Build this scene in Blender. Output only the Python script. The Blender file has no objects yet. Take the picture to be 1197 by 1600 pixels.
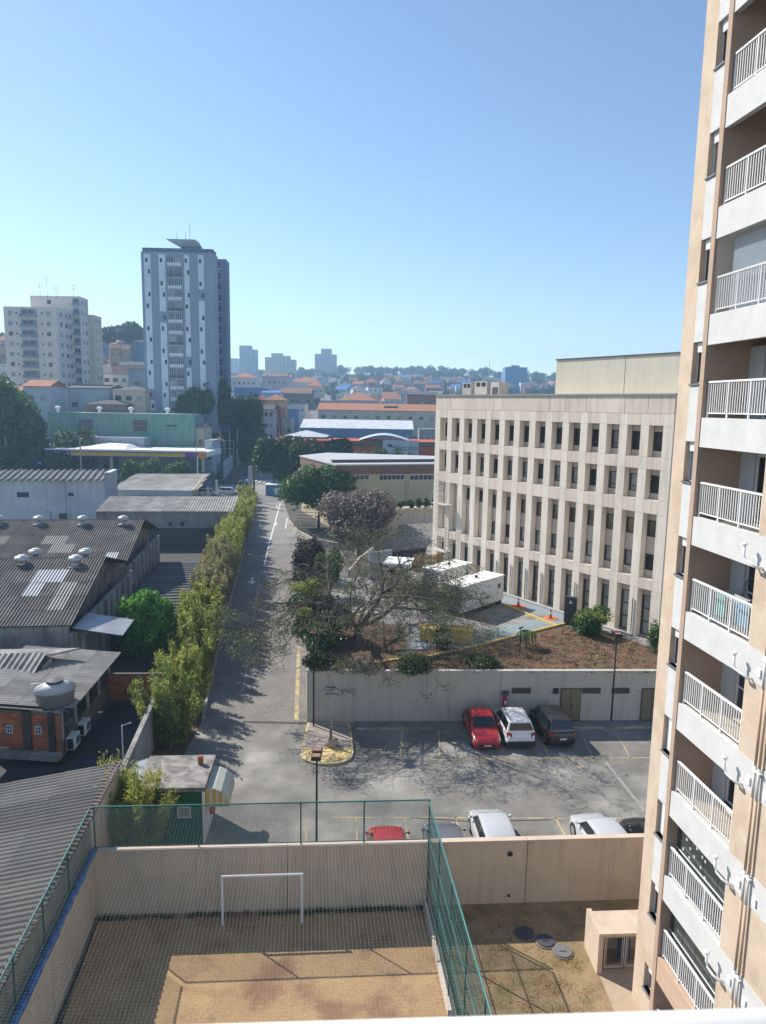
import bpy, math, random
import numpy as np
from math import sin, cos, tan, atan, atan2, radians, degrees, pi, hypot, sqrt
from mathutils import Matrix, Vector

# ------------------------------------------------------------------ camera, sky, sun, exposure
S = bpy.context.scene
COL = S.collection
EYE = 19.7                      # camera height above the parking lot
FPX = 1115.0                    # focal length in photograph pixels (1197 x 1600)
PITCH = atan(166 / 1115.0)
ROLL = 0.0165
_U0 = Vector((0, sin(PITCH), cos(PITCH))); _R0 = Vector((1, 0, 0))
FWD = Vector((0, cos(PITCH), -sin(PITCH)))
RGT = _R0 * cos(ROLL) + _U0 * sin(ROLL)
UPV = -_R0 * sin(ROLL) + _U0 * cos(ROLL)
cd = bpy.data.cameras.new('camera'); cam = bpy.data.objects.new('camera', cd); COL.objects.link(cam)
cam.matrix_world = Matrix(((RGT.x, UPV.x, -FWD.x, 0), (RGT.y, UPV.y, -FWD.y, 0), (RGT.z, UPV.z, -FWD.z, EYE), (0, 0, 0, 1)))
cd.sensor_fit = 'VERTICAL'; cd.sensor_height = 24; cd.sensor_width = 18
cd.lens = 24 * FPX / 1600; cd.clip_start = 0.05; cd.clip_end = 12000
cd.dof.use_dof = True; cd.dof.focus_distance = 60; cd.dof.aperture_fstop = 5.6
S.camera = cam
SUN_AZ, SUN_EL = radians(-53), radians(40)
W = bpy.data.worlds.new('World'); S.world = W; W.use_nodes = True
nt = W.node_tree; nt.nodes.clear()
sky = nt.nodes.new('ShaderNodeTexSky'); sky.sky_type = 'NISHITA'; sky.sun_disc = False
sky.sun_elevation = SUN_EL; sky.sun_rotation = SUN_AZ; sky.altitude = 800
sky.air_density = 1.0; sky.dust_density = 0.25; sky.ozone_density = 1.7
bg = nt.nodes.new('ShaderNodeBackground'); bg.inputs[1].default_value = 0.1
wo = nt.nodes.new('ShaderNodeOutputWorld')
nt.links.new(sky.outputs[0], bg.inputs[0]); nt.links.new(bg.outputs[0], wo.inputs[0])
sd = bpy.data.lights.new('sun', 'SUN'); sd.energy = 4.2; sd.angle = radians(0.5); sd.color = (1.0, 0.94, 0.84)
sun = bpy.data.objects.new('sun', sd); COL.objects.link(sun)
SV = Vector((sin(SUN_AZ) * cos(SUN_EL), cos(SUN_AZ) * cos(SUN_EL), sin(SUN_EL)))
sun.rotation_euler = SV.to_track_quat('Z', 'Y').to_euler()
S.view_settings.view_transform = 'Standard'; S.view_settings.look = 'None'
S.view_settings.exposure = 0.82; S.view_settings.gamma = 1; S.view_settings.use_curve_mapping = False
HAZE = 0.00055

# ------------------------------------------------------------------ survey helpers: sight lines of the camera met with real planes
def ray(x, y):
    return FWD + RGT * ((x - 598.5) / FPX) - UPV * ((y - 800) / FPX)
def G(x, y, z=0.0):
    r = ray(x, y); t = (z - EYE) / r.z; return Vector((r.x * t, r.y * t, z))
def D(x, y, d):
    r = ray(x, y); t = d / r.y; return Vector((r.x * t, d, EYE + r.z * t))
class Fr:
    """vertical facade plane: u runs along compass direction az (deg from +Y), t is the outward normal"""
    def __init__(s, O, az):
        s.O = Vector((O[0], O[1], 0)); a = radians(az)
        s.U = Vector((sin(a), cos(a), 0)); s.N = Vector((-cos(a), sin(a), 0)); s.az = az
    def p(s, u, t, z): return s.O + s.U * u + s.N * t + Vector((0, 0, z))
    def w(s, px, py, t=0.0):
        r = ray(px, py); O = s.O + s.N * t
        k = (O.x * s.N.x + O.y * s.N.y) / (r.x * s.N.x + r.y * s.N.y)
        P = Vector((r.x * k, r.y * k, 0)); return ((P - O).dot(s.U), EYE + r.z * k)
def fr2(A, B):  # frame from A to B, outward towards the left of the direction A->B ... caller orders the points
    return Fr(A, degrees(atan2(B[0] - A[0], B[1] - A[1])))

# ------------------------------------------------------------------ terrain profile
_TD = [-200, 100, 140, 170, 220, 300, 450, 650, 900, 1100, 1300, 1700, 2600]
_TZ = [0, 0, 1, 2.6, 4, 8, 16, 31, 51, 63, 62, 40, 20]
def sst(v, a, b):
    t = max(0., min(1., (v - a) / (b - a))); return t * t * (3 - 2 * t)
def zt(x, y):
    z = float(np.interp(y, _TD, _TZ))
    a = -x / max(y, 1.)
    z += 11 * sst(y, 172, 190) * sst(a, .215, .26)
    z += 24 * sst(y, 190, 420) * sst(a, .2, .34)
    z += 5 * sst(y, 400, 900) * sin(x * .009 + 1.2)
    return z

# ------------------------------------------------------------------ materials
_M = {}
def mat(name, col, rough=.85, var=.12, scale=1.5, bump=0., bscale=25., rand=0., metal=0., streak=0., col2=None, s2=.4, lo=.5, hi=.62, spec=.4, alpha=1., fine=0.):
    if name in _M: return _M[name]
    m = bpy.data.materials.new(name); m.use_nodes = True; n = m.node_tree.nodes; L = m.node_tree.links
    b = n['Principled BSDF']; b.inputs['Roughness'].default_value = rough; b.inputs['Metallic'].default_value = metal
    b.inputs['Specular IOR Level'].default_value = spec
    geo = n.new('ShaderNodeNewGeometry'); pos = geo.outputs['Position']
    def noise(sc, det=4, vec=None, rg=.6):
        t = n.new('ShaderNodeTexNoise'); t.inputs['Scale'].default_value = sc; t.inputs['Detail'].default_value = det; t.inputs['Roughness'].default_value = rg
        L.new(vec or pos, t.inputs['Vector']); return t.outputs['Fac']
    def ramp(f, a, bb, va, vb):
        r = n.new('ShaderNodeMapRange'); r.inputs[1].default_value = a; r.inputs[2].default_value = bb; r.inputs[3].default_value = va; r.inputs[4].default_value = vb
        L.new(f, r.inputs[0]); return r.outputs[0]
    def scalec(c, f):
        v = n.new('ShaderNodeVectorMath'); v.operation = 'SCALE'; L.new(c, v.inputs[0]); L.new(f, v.inputs['Scale']); return v.outputs[0]
    rgb = n.new('ShaderNodeRGB'); rgb.outputs[0].default_value = (*col, 1); c = rgb.outputs[0]
    if col2:
        mx = n.new('ShaderNodeMix'); mx.data_type = 'RGBA'; mx.inputs['B'].default_value = (*col2, 1)
        L.new(c, mx.inputs['A']); L.new(ramp(noise(s2, 6), lo, hi, 0, 1), mx.inputs['Factor']); c = mx.outputs['Result']
    if var: c = scalec(c, ramp(noise(scale, 5), .3, .7, 1 - var, 1 + var))
    if fine: c = scalec(c, ramp(noise(bscale, 3), .3, .7, 1 - fine, 1 + fine))
    if streak:
        mp = n.new('ShaderNodeMapping'); mp.inputs['Scale'].default_value = (2.2, 2.2, .18); L.new(pos, mp.inputs['Vector'])
        c = scalec(c, ramp(noise(1.3, 5, mp.outputs[0], .7), .48, .75, 1., 1 - streak))
    if rand:
        oi = n.new('ShaderNodeObjectInfo'); c = scalec(c, ramp(oi.outputs['Random'], 0, 1, 1 - rand, 1 + rand))
    L.new(c, b.inputs['Base Color'])
    if bump:
        bp = n.new('ShaderNodeBump'); bp.inputs['Strength'].default_value = bump; bp.inputs['Distance'].default_value = .03
        L.new(noise(bscale, 5), bp.inputs['Height']); L.new(bp.outputs[0], b.inputs['Normal'])
    _M[name] = m; return m
def leafmat(name, col, col2, tr=.35, var=.35, rough=.55):
    if name in _M: return _M[name]
    m = bpy.data.materials.new(name); m.use_nodes = True; n = m.node_tree.nodes; L = m.node_tree.links
    b = n['Principled BSDF']; b.inputs['Roughness'].default_value = rough; b.inputs['Specular IOR Level'].default_value = .35
    geo = n.new('ShaderNodeNewGeometry'); mx = n.new('ShaderNodeMix'); mx.data_type = 'RGBA'
    mx.inputs['A'].default_value = (*col, 1); mx.inputs['B'].default_value = (*col2, 1)
    t = n.new('ShaderNodeTexNoise'); t.inputs['Scale'].default_value = .9; t.inputs['Detail'].default_value = 3; L.new(geo.outputs['Position'], t.inputs['Vector'])
    r = n.new('ShaderNodeMapRange'); r.inputs[1].default_value = .38; r.inputs[2].default_value = .62; L.new(t.outputs['Fac'], r.inputs[0])
    L.new(r.outputs[0], mx.inputs['Factor'])
    r2 = n.new('ShaderNodeMapRange'); r2.inputs[3].default_value = 1 - var; r2.inputs[4].default_value = 1 + var; L.new(geo.outputs['Random Per Island'], r2.inputs[0])
    v = n.new('ShaderNodeVectorMath'); v.operation = 'SCALE'; L.new(mx.outputs['Result'], v.inputs[0]); L.new(r2.outputs[0], v.inputs['Scale'])
    L.new(v.outputs[0], b.inputs['Base Color'])
    tl = n.new('ShaderNodeBsdfTranslucent'); L.new(v.outputs[0], tl.inputs[0])
    ms = n.new('ShaderNodeMixShader'); ms.inputs[0].default_value = tr
    L.new(b.outputs[0], ms.inputs[1]); L.new(tl.outputs[0], ms.inputs[2]); L.new(ms.outputs[0], n['Material Output'].inputs['Surface'])
    _M[name] = m; return m

# ------------------------------------------------------------------ mesh builder: collects shapes in world coordinates, links ONE object
WM = {}
class MB:
    def __init__(s): s.v = []; s.f = []
    def poly(s, pts):
        k = len(s.v); s.v += [tuple(p) for p in pts]; s.f.append(tuple(range(k, k + len(pts)))); return s
    def hexa(s, c):   # 8 corners: 4 bottom ccw, 4 top ccw
        k = len(s.v); s.v += [tuple(p) for p in c]
        s.f += [(k+3,k+2,k+1,k), (k+4,k+5,k+6,k+7), (k,k+1,k+5,k+4), (k+1,k+2,k+6,k+5), (k+2,k+3,k+7,k+6), (k+3,k,k+4,k+7)]; return s
    def fb(s, F, u0, u1, t0, t1, z0, z1):
        if u0 > u1: u0, u1 = u1, u0
        if t0 > t1: t0, t1 = t1, t0
        q = [F.p(u, t, z) for z in (z0, z1) for u, t in ((u0, t0), (u0, t1), (u1, t1), (u1, t0))]
        q = [q[3], q[2], q[1], q[0], q[7], q[6], q[5], q[4]]
        return s.hexa(q)
    def prism(s, pts, z0, z1):
        n = len(pts); k = len(s.v)
        ar = sum(pts[i][0] * pts[(i+1) % n][1] - pts[(i+1) % n][0] * pts[i][1] for i in range(n))
        if ar < 0: pts = pts[::-1]
        s.v += [(p[0], p[1], z0) for p in pts] + [(p[0], p[1], z1) for p in pts]
        s.f.append(tuple(range(k + n - 1, k - 1, -1))); s.f.append(tuple(range(k + n, k + 2 * n)))
        for i in range(n):
            j = (i + 1) % n; s.f.append((k + i, k + j, k + n + j, k + n + i))
        return s
    def tube(s, pts, rad, n=6, cap=True):
        pts = [Vector(p) for p in pts]
        if not hasattr(rad, '__len__'): rad = [rad] * len(pts)
        k = len(s.v)
        for i, p in enumerate(pts):
            d = (pts[min(i+1, len(pts)-1)] - pts[max(i-1, 0)])
            if d.length < 1e-6: d = Vector((0, 0, 1))
            d.normalize(); a = Vector((0, 0, 1)) if abs(d.z) < .9 else Vector((1, 0, 0))
            x = d.cross(a).normalized(); y = d.cross(x)
            for j in range(n):
                an = 2 * pi * j / n; q = p + (x * cos(an) + y * sin(an)) * rad[i]; s.v.append(tuple(q))
        for i in range(len(pts) - 1):
            for j in range(n):
                a0 = k + i*n + j; a1 = k + i*n + (j+1) % n; s.f.append((a0, a0 + n, a1 + n, a1))
        if cap:
            s.f.append(tuple(range(k, k + n))); s.f.append(tuple(range(k + (len(pts)-1)*n + n - 1, k + (len(pts)-1)*n - 1, -1)))
        return s
    def lathe(s, c, prof, n=16):  # prof: (r, z)
        return s.tube([(c[0], c[1], c[2] + z + i * 1e-5) for i, (r, z) in enumerate(prof)], [r for r, z in prof], n)
    def build(s, name, m, parent=None, smooth=False, label=None, kind=None, bevel=0):
        me = bpy.data.meshes.new(name); v = s.v
        M = WM.get(parent.name) if parent else None
        if M is not None:
            Mi = M.inverted(); v = [tuple(Mi @ Vector(p)) for p in v]
        me.from_pydata(v, [], s.f); me.update()
        ms = m if isinstance(m, list) else [m]
        for q in ms: me.materials.append(q)
        if smooth: me.polygons.foreach_set('use_smooth', [True] * len(me.polygons))
        o = bpy.data.objects.new(name, me); COL.objects.link(o)
        if parent: o.parent = parent; WM[o.name] = WM[parent.name]
        else: WM[o.name] = Matrix()
        if label: o['label'] = label
        if kind: o['kind'] = kind
        if bevel:
            b = o.modifiers.new('bevel', 'BEVEL'); b.width = bevel; b.segments = 2
        return o
def lay(o):  # pose a mesh built by normals
    return o
def thing(name, label, cat, loc=(0, 0, 0), az=0, group=None):
    o = bpy.data.objects.new(name, None); COL.objects.link(o); o.empty_display_size = .3
    o.location = loc; o.rotation_euler = (0, 0, -radians(az)); o['label'] = label; o['category'] = cat
    if group: o['group'] = group
    WM[o.name] = Matrix.Translation(Vector(loc)) @ Matrix.Rotation(-radians(az), 4, 'Z'); return o
def top(o, label, cat, group=None):
    o['label'] = label; o['category'] = cat
    if group: o['group'] = group
    return o
def struct(o): o['kind'] = 'structure'; return o
def place(me, name, parent, Mw, m=None):
    """one more object that shares mesh data, set at a world matrix under a parent"""
    o = bpy.data.objects.new(name, me); COL.objects.link(o)
    if parent: o.parent = parent; o.matrix_local = WM[parent.name].inverted() @ Mw; WM[o.name] = WM[parent.name]
    else: o.matrix_world = Mw
    return o
def dup(r0, loc, az=0, label=None, group=None, sc=1.0):
    r = r0.copy(); COL.objects.link(r); r.location = loc; r.rotation_euler = (0, 0, -radians(az)); r.scale = (sc, sc, sc) if not hasattr(sc, '__len__') else sc
    if label: r['label'] = label
    if group: r['group'] = group
    def rec(src, dst, dep):
        for ch in src.children:
            c = ch.copy(); COL.objects.link(c); c.parent = dst
            if dep < 2: rec(ch, c, dep + 1)
    rec(r0, r, 0); return r
def textmesh(s, size, ext=.01):
    cu = bpy.data.curves.new('txt', 'FONT'); cu.body = s; cu.size = size; cu.extrude = ext; cu.align_x = 'CENTER'; cu.align_y = 'CENTER'; cu.resolution_u = 2
    o = bpy.data.objects.new('txt', cu); COL.objects.link(o)
    dg = bpy.context.evaluated_depsgraph_get(); me = bpy.data.meshes.new_from_object(o.evaluated_get(dg))
    bpy.data.objects.remove(o); return me
def ftext(F, s, u, t, z, size, m, parent, name='lettering', flip=-1, ext=.01):
    me = textmesh(s, size, ext); me.materials.clear(); me.materials.append(m)
    X = F.U * flip; Z = F.N; Y = Vector((0, 0, 1)); P = F.p(u, t, z)
    M = Matrix(((X.x, Y.x, Z.x, P.x), (X.y, Y.y, Z.y, P.y), (X.z, Y.z, Z.z, P.z), (0, 0, 0, 1)))
    return place(me, name, parent, M)

# shared materials
GLASS = mat('dark_glass', (.025, .035, .045), rough=.12, var=.3, scale=.8, spec=.6, rand=.5)
GLASS2 = mat('curtained_glass', (.22, .25, .25), rough=.25, var=.25, scale=1.2, spec=.6, rand=.3)
WHITE = mat('white_paint', (.78, .78, .77), rough=.5, var=.04)
STEEL = mat('galvanised_steel', (.45, .47, .48), rough=.45, var=.2, metal=.6)
BLACK = mat('black_paint', (.015, .015, .017), rough=.5, var=.2)
DGREY = mat('dark_grey_metal', (.07, .075, .08), rough=.5, var=.2)
CONC = mat('old_concrete', (.26, .25, .23), var=.25, scale=.8, bump=.3, streak=.35, col2=(.15, .145, .14), s2=.5)
YEL = mat('yellow_paint', (.62, .46, .13), var=.15, scale=4, col2=(.4, .33, .2), s2=2, lo=.55, hi=.65)
ALU = mat('window_aluminium', (.62, .64, .66), rough=.35, var=.05)
DFRAME = mat('dark_window_frame', (.05, .052, .055), rough=.4, var=.1)
BRICK = None
def window(parent, F, u0, u1, z0, z1, t=0., fm=None, gm=None, fw=.06, mull=1, trans=(), name='window', depth=.05, gdepth=.02):
    """a window with its frame mesh as part and its pane as sub-part, its back at facade offset t"""
    fm = fm or ALU; gm = gm or GLASS
    if u0 > u1: u0, u1 = u1, u0
    b = MB(); b.fb(F, u0, u1, t, t + depth, z1 - fw, z1); b.fb(F, u0, u1, t, t + depth, z0, z0 + fw)
    b.fb(F, u0, u0 + fw, t, t + depth, z0 + fw, z1 - fw); b.fb(F, u1 - fw, u1, t, t + depth, z0 + fw, z1 - fw)
    for i in range(mull):
        uc = u0 + (u1 - u0) * (i + 1) / (mull + 1); b.fb(F, uc - fw*.4, uc + fw*.4, t, t + depth*.9, z0 + fw, z1 - fw)
    for f in trans:
        zc = z0 + (z1 - z0) * f; b.fb(F, u0 + fw, u1 - fw, t, t + depth*.8, zc - fw*.4, zc + fw*.4)
    w = b.build(name, fm, parent)
    MB().fb(F, u0 + fw*.5, u1 - fw*.5, t + .002, t + gdepth, z0 + fw*.5, z1 - fw*.5).build('pane', gm, w)
    return w

# corrugated sheets: each sheet is an object, all share one mesh
_SH = {}
def sheetmesh(sw, sl, per, amp, m, seg=6):
    key = (round(sw, 3), round(sl, 3), per, amp, m.name)
    if key in _SH: return _SH[key]
    nw = max(1, round(sw / per)); xs = np.linspace(0, sw, nw * seg + 1); V = []; Fc = []
    for x in xs: 
        z = amp * cos(2 * pi * x / (sw / nw))
        V += [(x, 0, z + .008), (x, sl, z - .004)]
    for i in range(len(xs) - 1): Fc.append((2*i, 2*i+2, 2*i+3, 2*i+1))
    me = bpy.data.meshes.new('roof_sheet'); me.from_pydata(V, [], Fc); me.materials.append(m); me.update(); _SH[key] = me; return me
def corr(parent, A, B, C, m, sw=1.06, rows=None, rl=2.3, per=.177, amp=.03, rng=random, extra=None, jit=.01, name='roof_sheet'):
    """sheets on the parallelogram A (eave start), B (eave end), C (ridge above A); ridges of the sheets run A->C"""
    A, B, C = Vector(A), Vector(B), Vector(C)
    if (B - A).cross(C - A).z < 0: A, B, C = B, A, C + (B - A)
    U = B - A; V = C - A; lu, lv = U.length, V.length
    nu = max(1, round(lu / sw)); nv = rows or max(1, round(lv / rl)); su = lu / nu; sv = lv / nv
    X = U / lu; Y = V / lv; Z = X.cross(Y).normalized()
    if Z.z < 0: Z = -Z
    n0 = 0
    for i in range(nu):
        for j in range(nv):
            mm = m
            if extra:
                for (pi_, pj_, em) in extra:
                    if pi_ == i and pj_ == j: mm = em
            me = sheetmesh(su, sv * 1.04, per, amp, mm)
            P = A + X * (su * i) + Y * (sv * j - .03) + Z * (.012 * (nv - j) / nv + rng.uniform(0, jit) + .05)
            M = Matrix(((X.x, Y.x, Z.x, P.x), (X.y, Y.y, Z.y, P.y), (X.z, Y.z, Z.z, P.z), (0, 0, 0, 1)))
            place(me, name, parent, M)
# ================================================================== THE SETTING
rng = random.Random(7)
M_TERR = mat('city_ground', (.075, .07, .06), var=.3, scale=.05, col2=(.045, .055, .03), s2=.02, rough=.95)
M_ASPH = mat('worn_asphalt', (.185, .175, .16), var=.28, scale=.5, bump=.35, bscale=30, col2=(.33, .315, .28), s2=.22, lo=.48, hi=.7, rough=.9, fine=.2)
M_ROAD = mat('street_asphalt', (.17, .165, .16), var=.15, scale=.2, rough=.9)
M_SOIL = mat('court_soil', (.38, .25, .13), var=.14, scale=.6, bump=.6, bscale=14, col2=(.25, .145, .085), s2=.45, rough=1, fine=.22)
M_LAWN = mat('dry_lawn', (.29, .205, .115), var=.22, scale=1.3, bump=.7, bscale=30, col2=(.20, .17, .075), s2=.8, lo=.48, hi=.7, rough=1, fine=.3)
M_TERRACE = mat('terrace_concrete', (.25, .245, .235), var=.16, scale=.5, col2=(.16, .15, .14), s2=.7, rough=.9)
M_GARDEN = mat('garden_soil', (.13, .07, .042), var=.3, scale=1.2, bump=.8, bscale=9, col2=(.10, .09, .045), s2=1.1, rough=1, fine=.35)
M_BLUEW = mat('blue_walkway', (.22, .27, .30), var=.12, scale=.8, rough=.9)

def grid_ground():
    ys = list(np.arange(-60, 100, 40.)) + list(np.arange(100, 260, 8.)) + list(np.arange(260, 700, 25.)) + list(np.arange(700, 1400, 40.)) + list(np.arange(1400, 2700, 200.)) + [4000, 9000]
    xs = sorted(set([-6000, -3000] + list(np.arange(-1500, -200, 100.)) + list(np.arange(-200, 200, 10.)) + list(np.arange(200, 1501, 100.)) + [3000, 6000]))
    b = MB(); b.v = [(x, y, zt(x, y) - (.05 if y < 130 else 0) - (120 if y > 3000 else 0)) for y in ys for x in xs]; n = len(xs)
    b.f = [(j*n+i, j*n+i+1, (j+1)*n+i+1, (j+1)*n+i) for j in range(len(ys)-1) for i in range(n-1)]
    return b.build('terrain', M_TERR, smooth=True)
struct(grid_ground())
def sheet(name, pts, z, m):
    pts = [(p[0], p[1]) for p in pts]
    ar = sum(pts[i][0] * pts[(i+1) % len(pts)][1] - pts[(i+1) % len(pts)][0] * pts[i][1] for i in range(len(pts)))
    if ar < 0: pts = pts[::-1]
    return MB().poly([(p[0], p[1], z) for p in pts]).build(name, m)
def stripe(parent, pts, w, z, m, name='painted_line', zf=None):
    b = MB()
    for a, c in zip(pts[:-1], pts[1:]):
        a = Vector((a[0], a[1], 0)); c = Vector((c[0], c[1], 0)); d = (c - a).normalized(); n = Vector((-d.y, d.x, 0)) * (w / 2)
        q = [a + n*-1, c + n*-1, c + n, a + n]
        b.poly([(p.x, p.y, (zf(p) if zf else 0) + z) for p in q])
    return b.build(name, m, parent)
# parking lot, court, lawn
lot = struct(sheet('parking_lot', [(-16, 26.2), (30, 29), (30, 43.9), (-4.5, 42.2), (-10.95, 41.95), (-14.2, 42), (-14.5, 27)], .0, M_ASPH))
# lane of interlocking pavers
M_PAV = mat('lane_pavers', (.17, .155, .145), var=.15, scale=.5, rough=.9, col2=(.14, .13, .125), s2=.4)
def paver_nodes(m):
    n = m.node_tree.nodes; L = m.node_tree.links; b = n['Principled BSDF']
    src = b.inputs['Base Color'].links[0].from_socket
    g = n.new('ShaderNodeNewGeometry'); mp = n.new('ShaderNodeMapping'); mp.inputs['Rotation'].default_value = (0, 0, radians(6)); L.new(g.outputs['Position'], mp.inputs[0])
    br = n.new('ShaderNodeTexBrick'); br.inputs['Scale'].default_value = 1.; br.inputs['Brick Width'].default_value = .24; br.inputs['Row Height'].default_value = .22; br.inputs['Mortar Size'].default_value = .018
    br.inputs['Color1'].default_value = (.8, .8, .8, 1); br.inputs['Color2'].default_value = (1.05, 1.05, 1.05, 1); br.inputs['Mortar'].default_value = (1.75, 1.75, 1.7, 1); br.inputs['Mortar Smooth'].default_value = .3
    L.new(mp.outputs[0], br.inputs[0]); mx = n.new('ShaderNodeVectorMath'); mx.operation = 'MULTIPLY'
    L.new(src, mx.inputs[0]); L.new(br.outputs['Color'], mx.inputs[1]); L.new(mx.outputs[0], b.inputs['Base Color'])
paver_nodes(M_PAV)
LL = [(-10.95, 41.95), (-13.46, 57.72), (-16.6, 80.3), (-19.29, 99.35)]; LR = [(-4.5, 42.2), (-6.34, 58.1), (-9.2, 80.3), (-11.9, 100)]
LL2 = [LL[-1], (-25.2, 138)]; LR2 = [LR[-1], (-19.6, 138.6)]
struct(sheet('lane', LL + LR[::-1], .0, M_PAV))
b = MB()
for i in range(8):
    f0, f1 = i / 8, (i + 1) / 8
    q = [(LL2[0][0]*(1-f)+LL2[1][0]*f, LL2[0][1]*(1-f)+LL2[1][1]*f) for f in (f0, f1)]; r_ = [(LR2[0][0]*(1-f)+LR2[1][0]*f, LR2[0][1]*(1-f)+LR2[1][1]*f) for f in (f0, f1)]
    b.poly([(*q[0], zt(*q[0]) + .02), (*r_[0], zt(*r_[0]) + .02), (*r_[1], zt(*r_[1]) + .02), (*q[1], zt(*q[1]) + .02)])
upper = struct(b.build('lane_upper', mat('upper_lane', (.24, .23, .215), var=.12, scale=.4, rough=.9)))
M_WL = mat('white_line_paint', (.6, .6, .58), var=.15, scale=3)
zf = lambda p: zt(p[0], p[1])
stripe(upper, [G(438, 787, .9), G(421, 845, .3), G(413, 884)], .22, .03, M_WL, 'lane_line', zf)
stripe(upper, [G(449, 808, .7), G(446, 824, .5)], .22, .03, M_WL, 'lane_line', zf)
def arrow(parent, P, az, L, m, z=.035, name='arrow'):
    a = radians(az); U = Vector((sin(a), cos(a), 0)); N = Vector((-cos(a), sin(a), 0)); P = Vector((P[0], P[1], 0))
    b = MB()
    f = lambda pts: b.poly([(q.x, q.y, zt(q.x, q.y) + z) for q in [P + U*u + N*v for u, v in pts]])
    f([(-L/2, -.12), (-L/2, .12), (L*.1, .12), (L*.1, -.12)][::-1]); f([(L*.1, -.5), (L*.1, .5), (L/2, 0)][::-1]); return b.build(name, m, parent)
for (px, py, az) in ((411, 799, 172), (433, 793, -8), (407, 822, 172), (431, 820, -8), (394, 908, 172)):
    arrow(upper, G(px, py, zt(-20, G(px, py).y * .97) * .8), az, 3.2, M_WL)
stripe(upper, [G(405, 905), G(392, 1000), G(380, 1080)], .16, .012, mat('faded_line', (.27, .26, .24), var=.2, scale=2), 'faded_line')
M_YL = mat('lane_yellow_line', (.46, .36, .18), var=.2, scale=2, col2=(.26, .23, .18), s2=1.2, lo=.45, hi=.6)
stripe(upper, [G(467, 1010), G(463, 1126)], .28, .012, M_YL, 'yellow_edge_line')
# terrace
TER = [(-4.55, 42.35), (18, 43.4), (44, 44.6), (44, 110), (8, 110), (4.2, 72), (1, 68), (-7.0, 66), (-6.5, 58.5)]
struct(MB().prism(TER, -.5, 3.3).build('terrace', M_TERRACE))
gard = [(-4.4, 42.45), (17.9, 43.5), (30, 44), (30, 48), G(1018, 1012, 3.3), G(955, 990, 3.3), G(890, 972, 3.3), G(740, 1010, 3.3), G(636, 1018, 3.3), (1.8, 51.5), (-1.5, 54), (-6.2, 62), (-6.6, 58.4)]
struct(sheet('garden_bed', gard, 3.304, M_GARDEN))
struct(sheet('blue_path', [G(640, 1014, 3.3), G(740, 1006, 3.3), G(886, 971, 3.3), G(862, 962, 3.3), G(735, 990, 3.3), G(650, 985, 3.3)], 3.306, M_BLUEW))
struct(sheet('facade_path', [G(886, 971, 3.3), G(905, 966, 3.3), G(790, 931, 3.3), G(778, 938, 3.3)], 3.308, M_BLUEW))
k = MB()
for a, c in ((G(640, 1034, 3.3), G(742, 1011, 3.3)), (G(742, 1011, 3.3), G(889, 974, 3.3)), (G(889, 974, 3.3), G(960, 1000, 3.3)), (G(785, 945, 3.3), G(868, 978, 3.3)), (G(560, 1040, 3.3), G(636, 1030, 3.3))):
    F = fr2(a, c); k.fb(F, 0, (c - a).length, -.08, .08, 3.25, 3.44)
top(k.build('yellow_kerb', YEL), 'low yellow kerb edging the generator yard on the raised terrace', 'kerb')
# court and lawn ground
C1, C2, C3 = Vector((-10.82, 24.95, 0)), Vector((1.95, 25.84, 0)), Vector((10.7, 26.45, 0))
struct(sheet('court_surface', [(-10.7, 25.1), (1.95, 25.95), (2.95, 14), (-9, 13)], .004, M_SOIL))
struct(sheet('lawn', [(2.0, 25.95), (10.9, 26.5), (9.2, 21.6), G(985, 1600), (9, 12), (2.9, 12)], .006, M_LAWN))
struct(sheet('service_path', [G(930, 1508), G(992, 1500), (9.6, 22.), (9.9, 14), (8.1, 14)], .01, mat('paved_path', (.42, .32, .23), var=.12, scale=2, rough=.9)))
# upper street and crossing
def road(name, pts, w, m, z=.06):
    b = MB(); L = []
    for i, p in enumerate(pts):
        p = Vector((p[0], p[1], 0)); a = Vector((*pts[max(0, i-1)][:2], 0)); c = Vector((*pts[min(len(pts)-1, i+1)][:2], 0)); d = (c - a).normalized(); n = Vector((-d.y, d.x, 0))
        ww = w[i] if hasattr(w, '__len__') else w; L.append((p + n * ww / 2, p - n * ww / 2))
    for (a, b_), (c, d_) in zip(L[:-1], L[1:]):
        b.poly([(q.x, q.y, zt(q.x, q.y) + z) for q in (a, b_, d_, c)])
    return struct(b.build(name, m))
def dens(P, n): 
    out = []
    for a, c in zip(P[:-1], P[1:]): out += [(a[0] + (c[0]-a[0])*i/n, a[1] + (c[1]-a[1])*i/n) for i in range(n)]
    return out + [P[-1]]
st = road('street', dens([(-25, 136), (-28, 172), (-30, 205), (-33, 260), (-40, 420), (-48, 640), (-60, 900)], 14), 9, M_ROAD)
cr = road('cross_street', dens([(-120, 149), (-60, 147), (-30, 150), (0, 156), (60, 168), (140, 182)], 10), 13, mat('cross_asphalt', (.26, .25, .24), var=.12, scale=.2, rough=.9), .09)
b = MB()
for i in range(9):
    x0 = -33 + i * 1.15; b.poly([(x0, 159.5, zt(x0, 159.5) + .16), (x0 + .55, 159.5, zt(x0, 159.5) + .16), (x0 + .9, 163, zt(x0, 163) + .16), (x0 + .35, 163, zt(x0, 163) + .16)])
for i in range(6):
    x0 = -21.5 + i * 1.5; b.poly([(x0, 157.5, zt(x0, 157.5) + .16), (x0 + .6, 157.5, zt(x0, 157.5) + .16), (x0 + 1.1, 161, zt(x0, 161) + .16), (x0 + .5, 161, zt(x0, 161) + .16)])
struct(b.build('crosswalk', M_WL))

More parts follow.
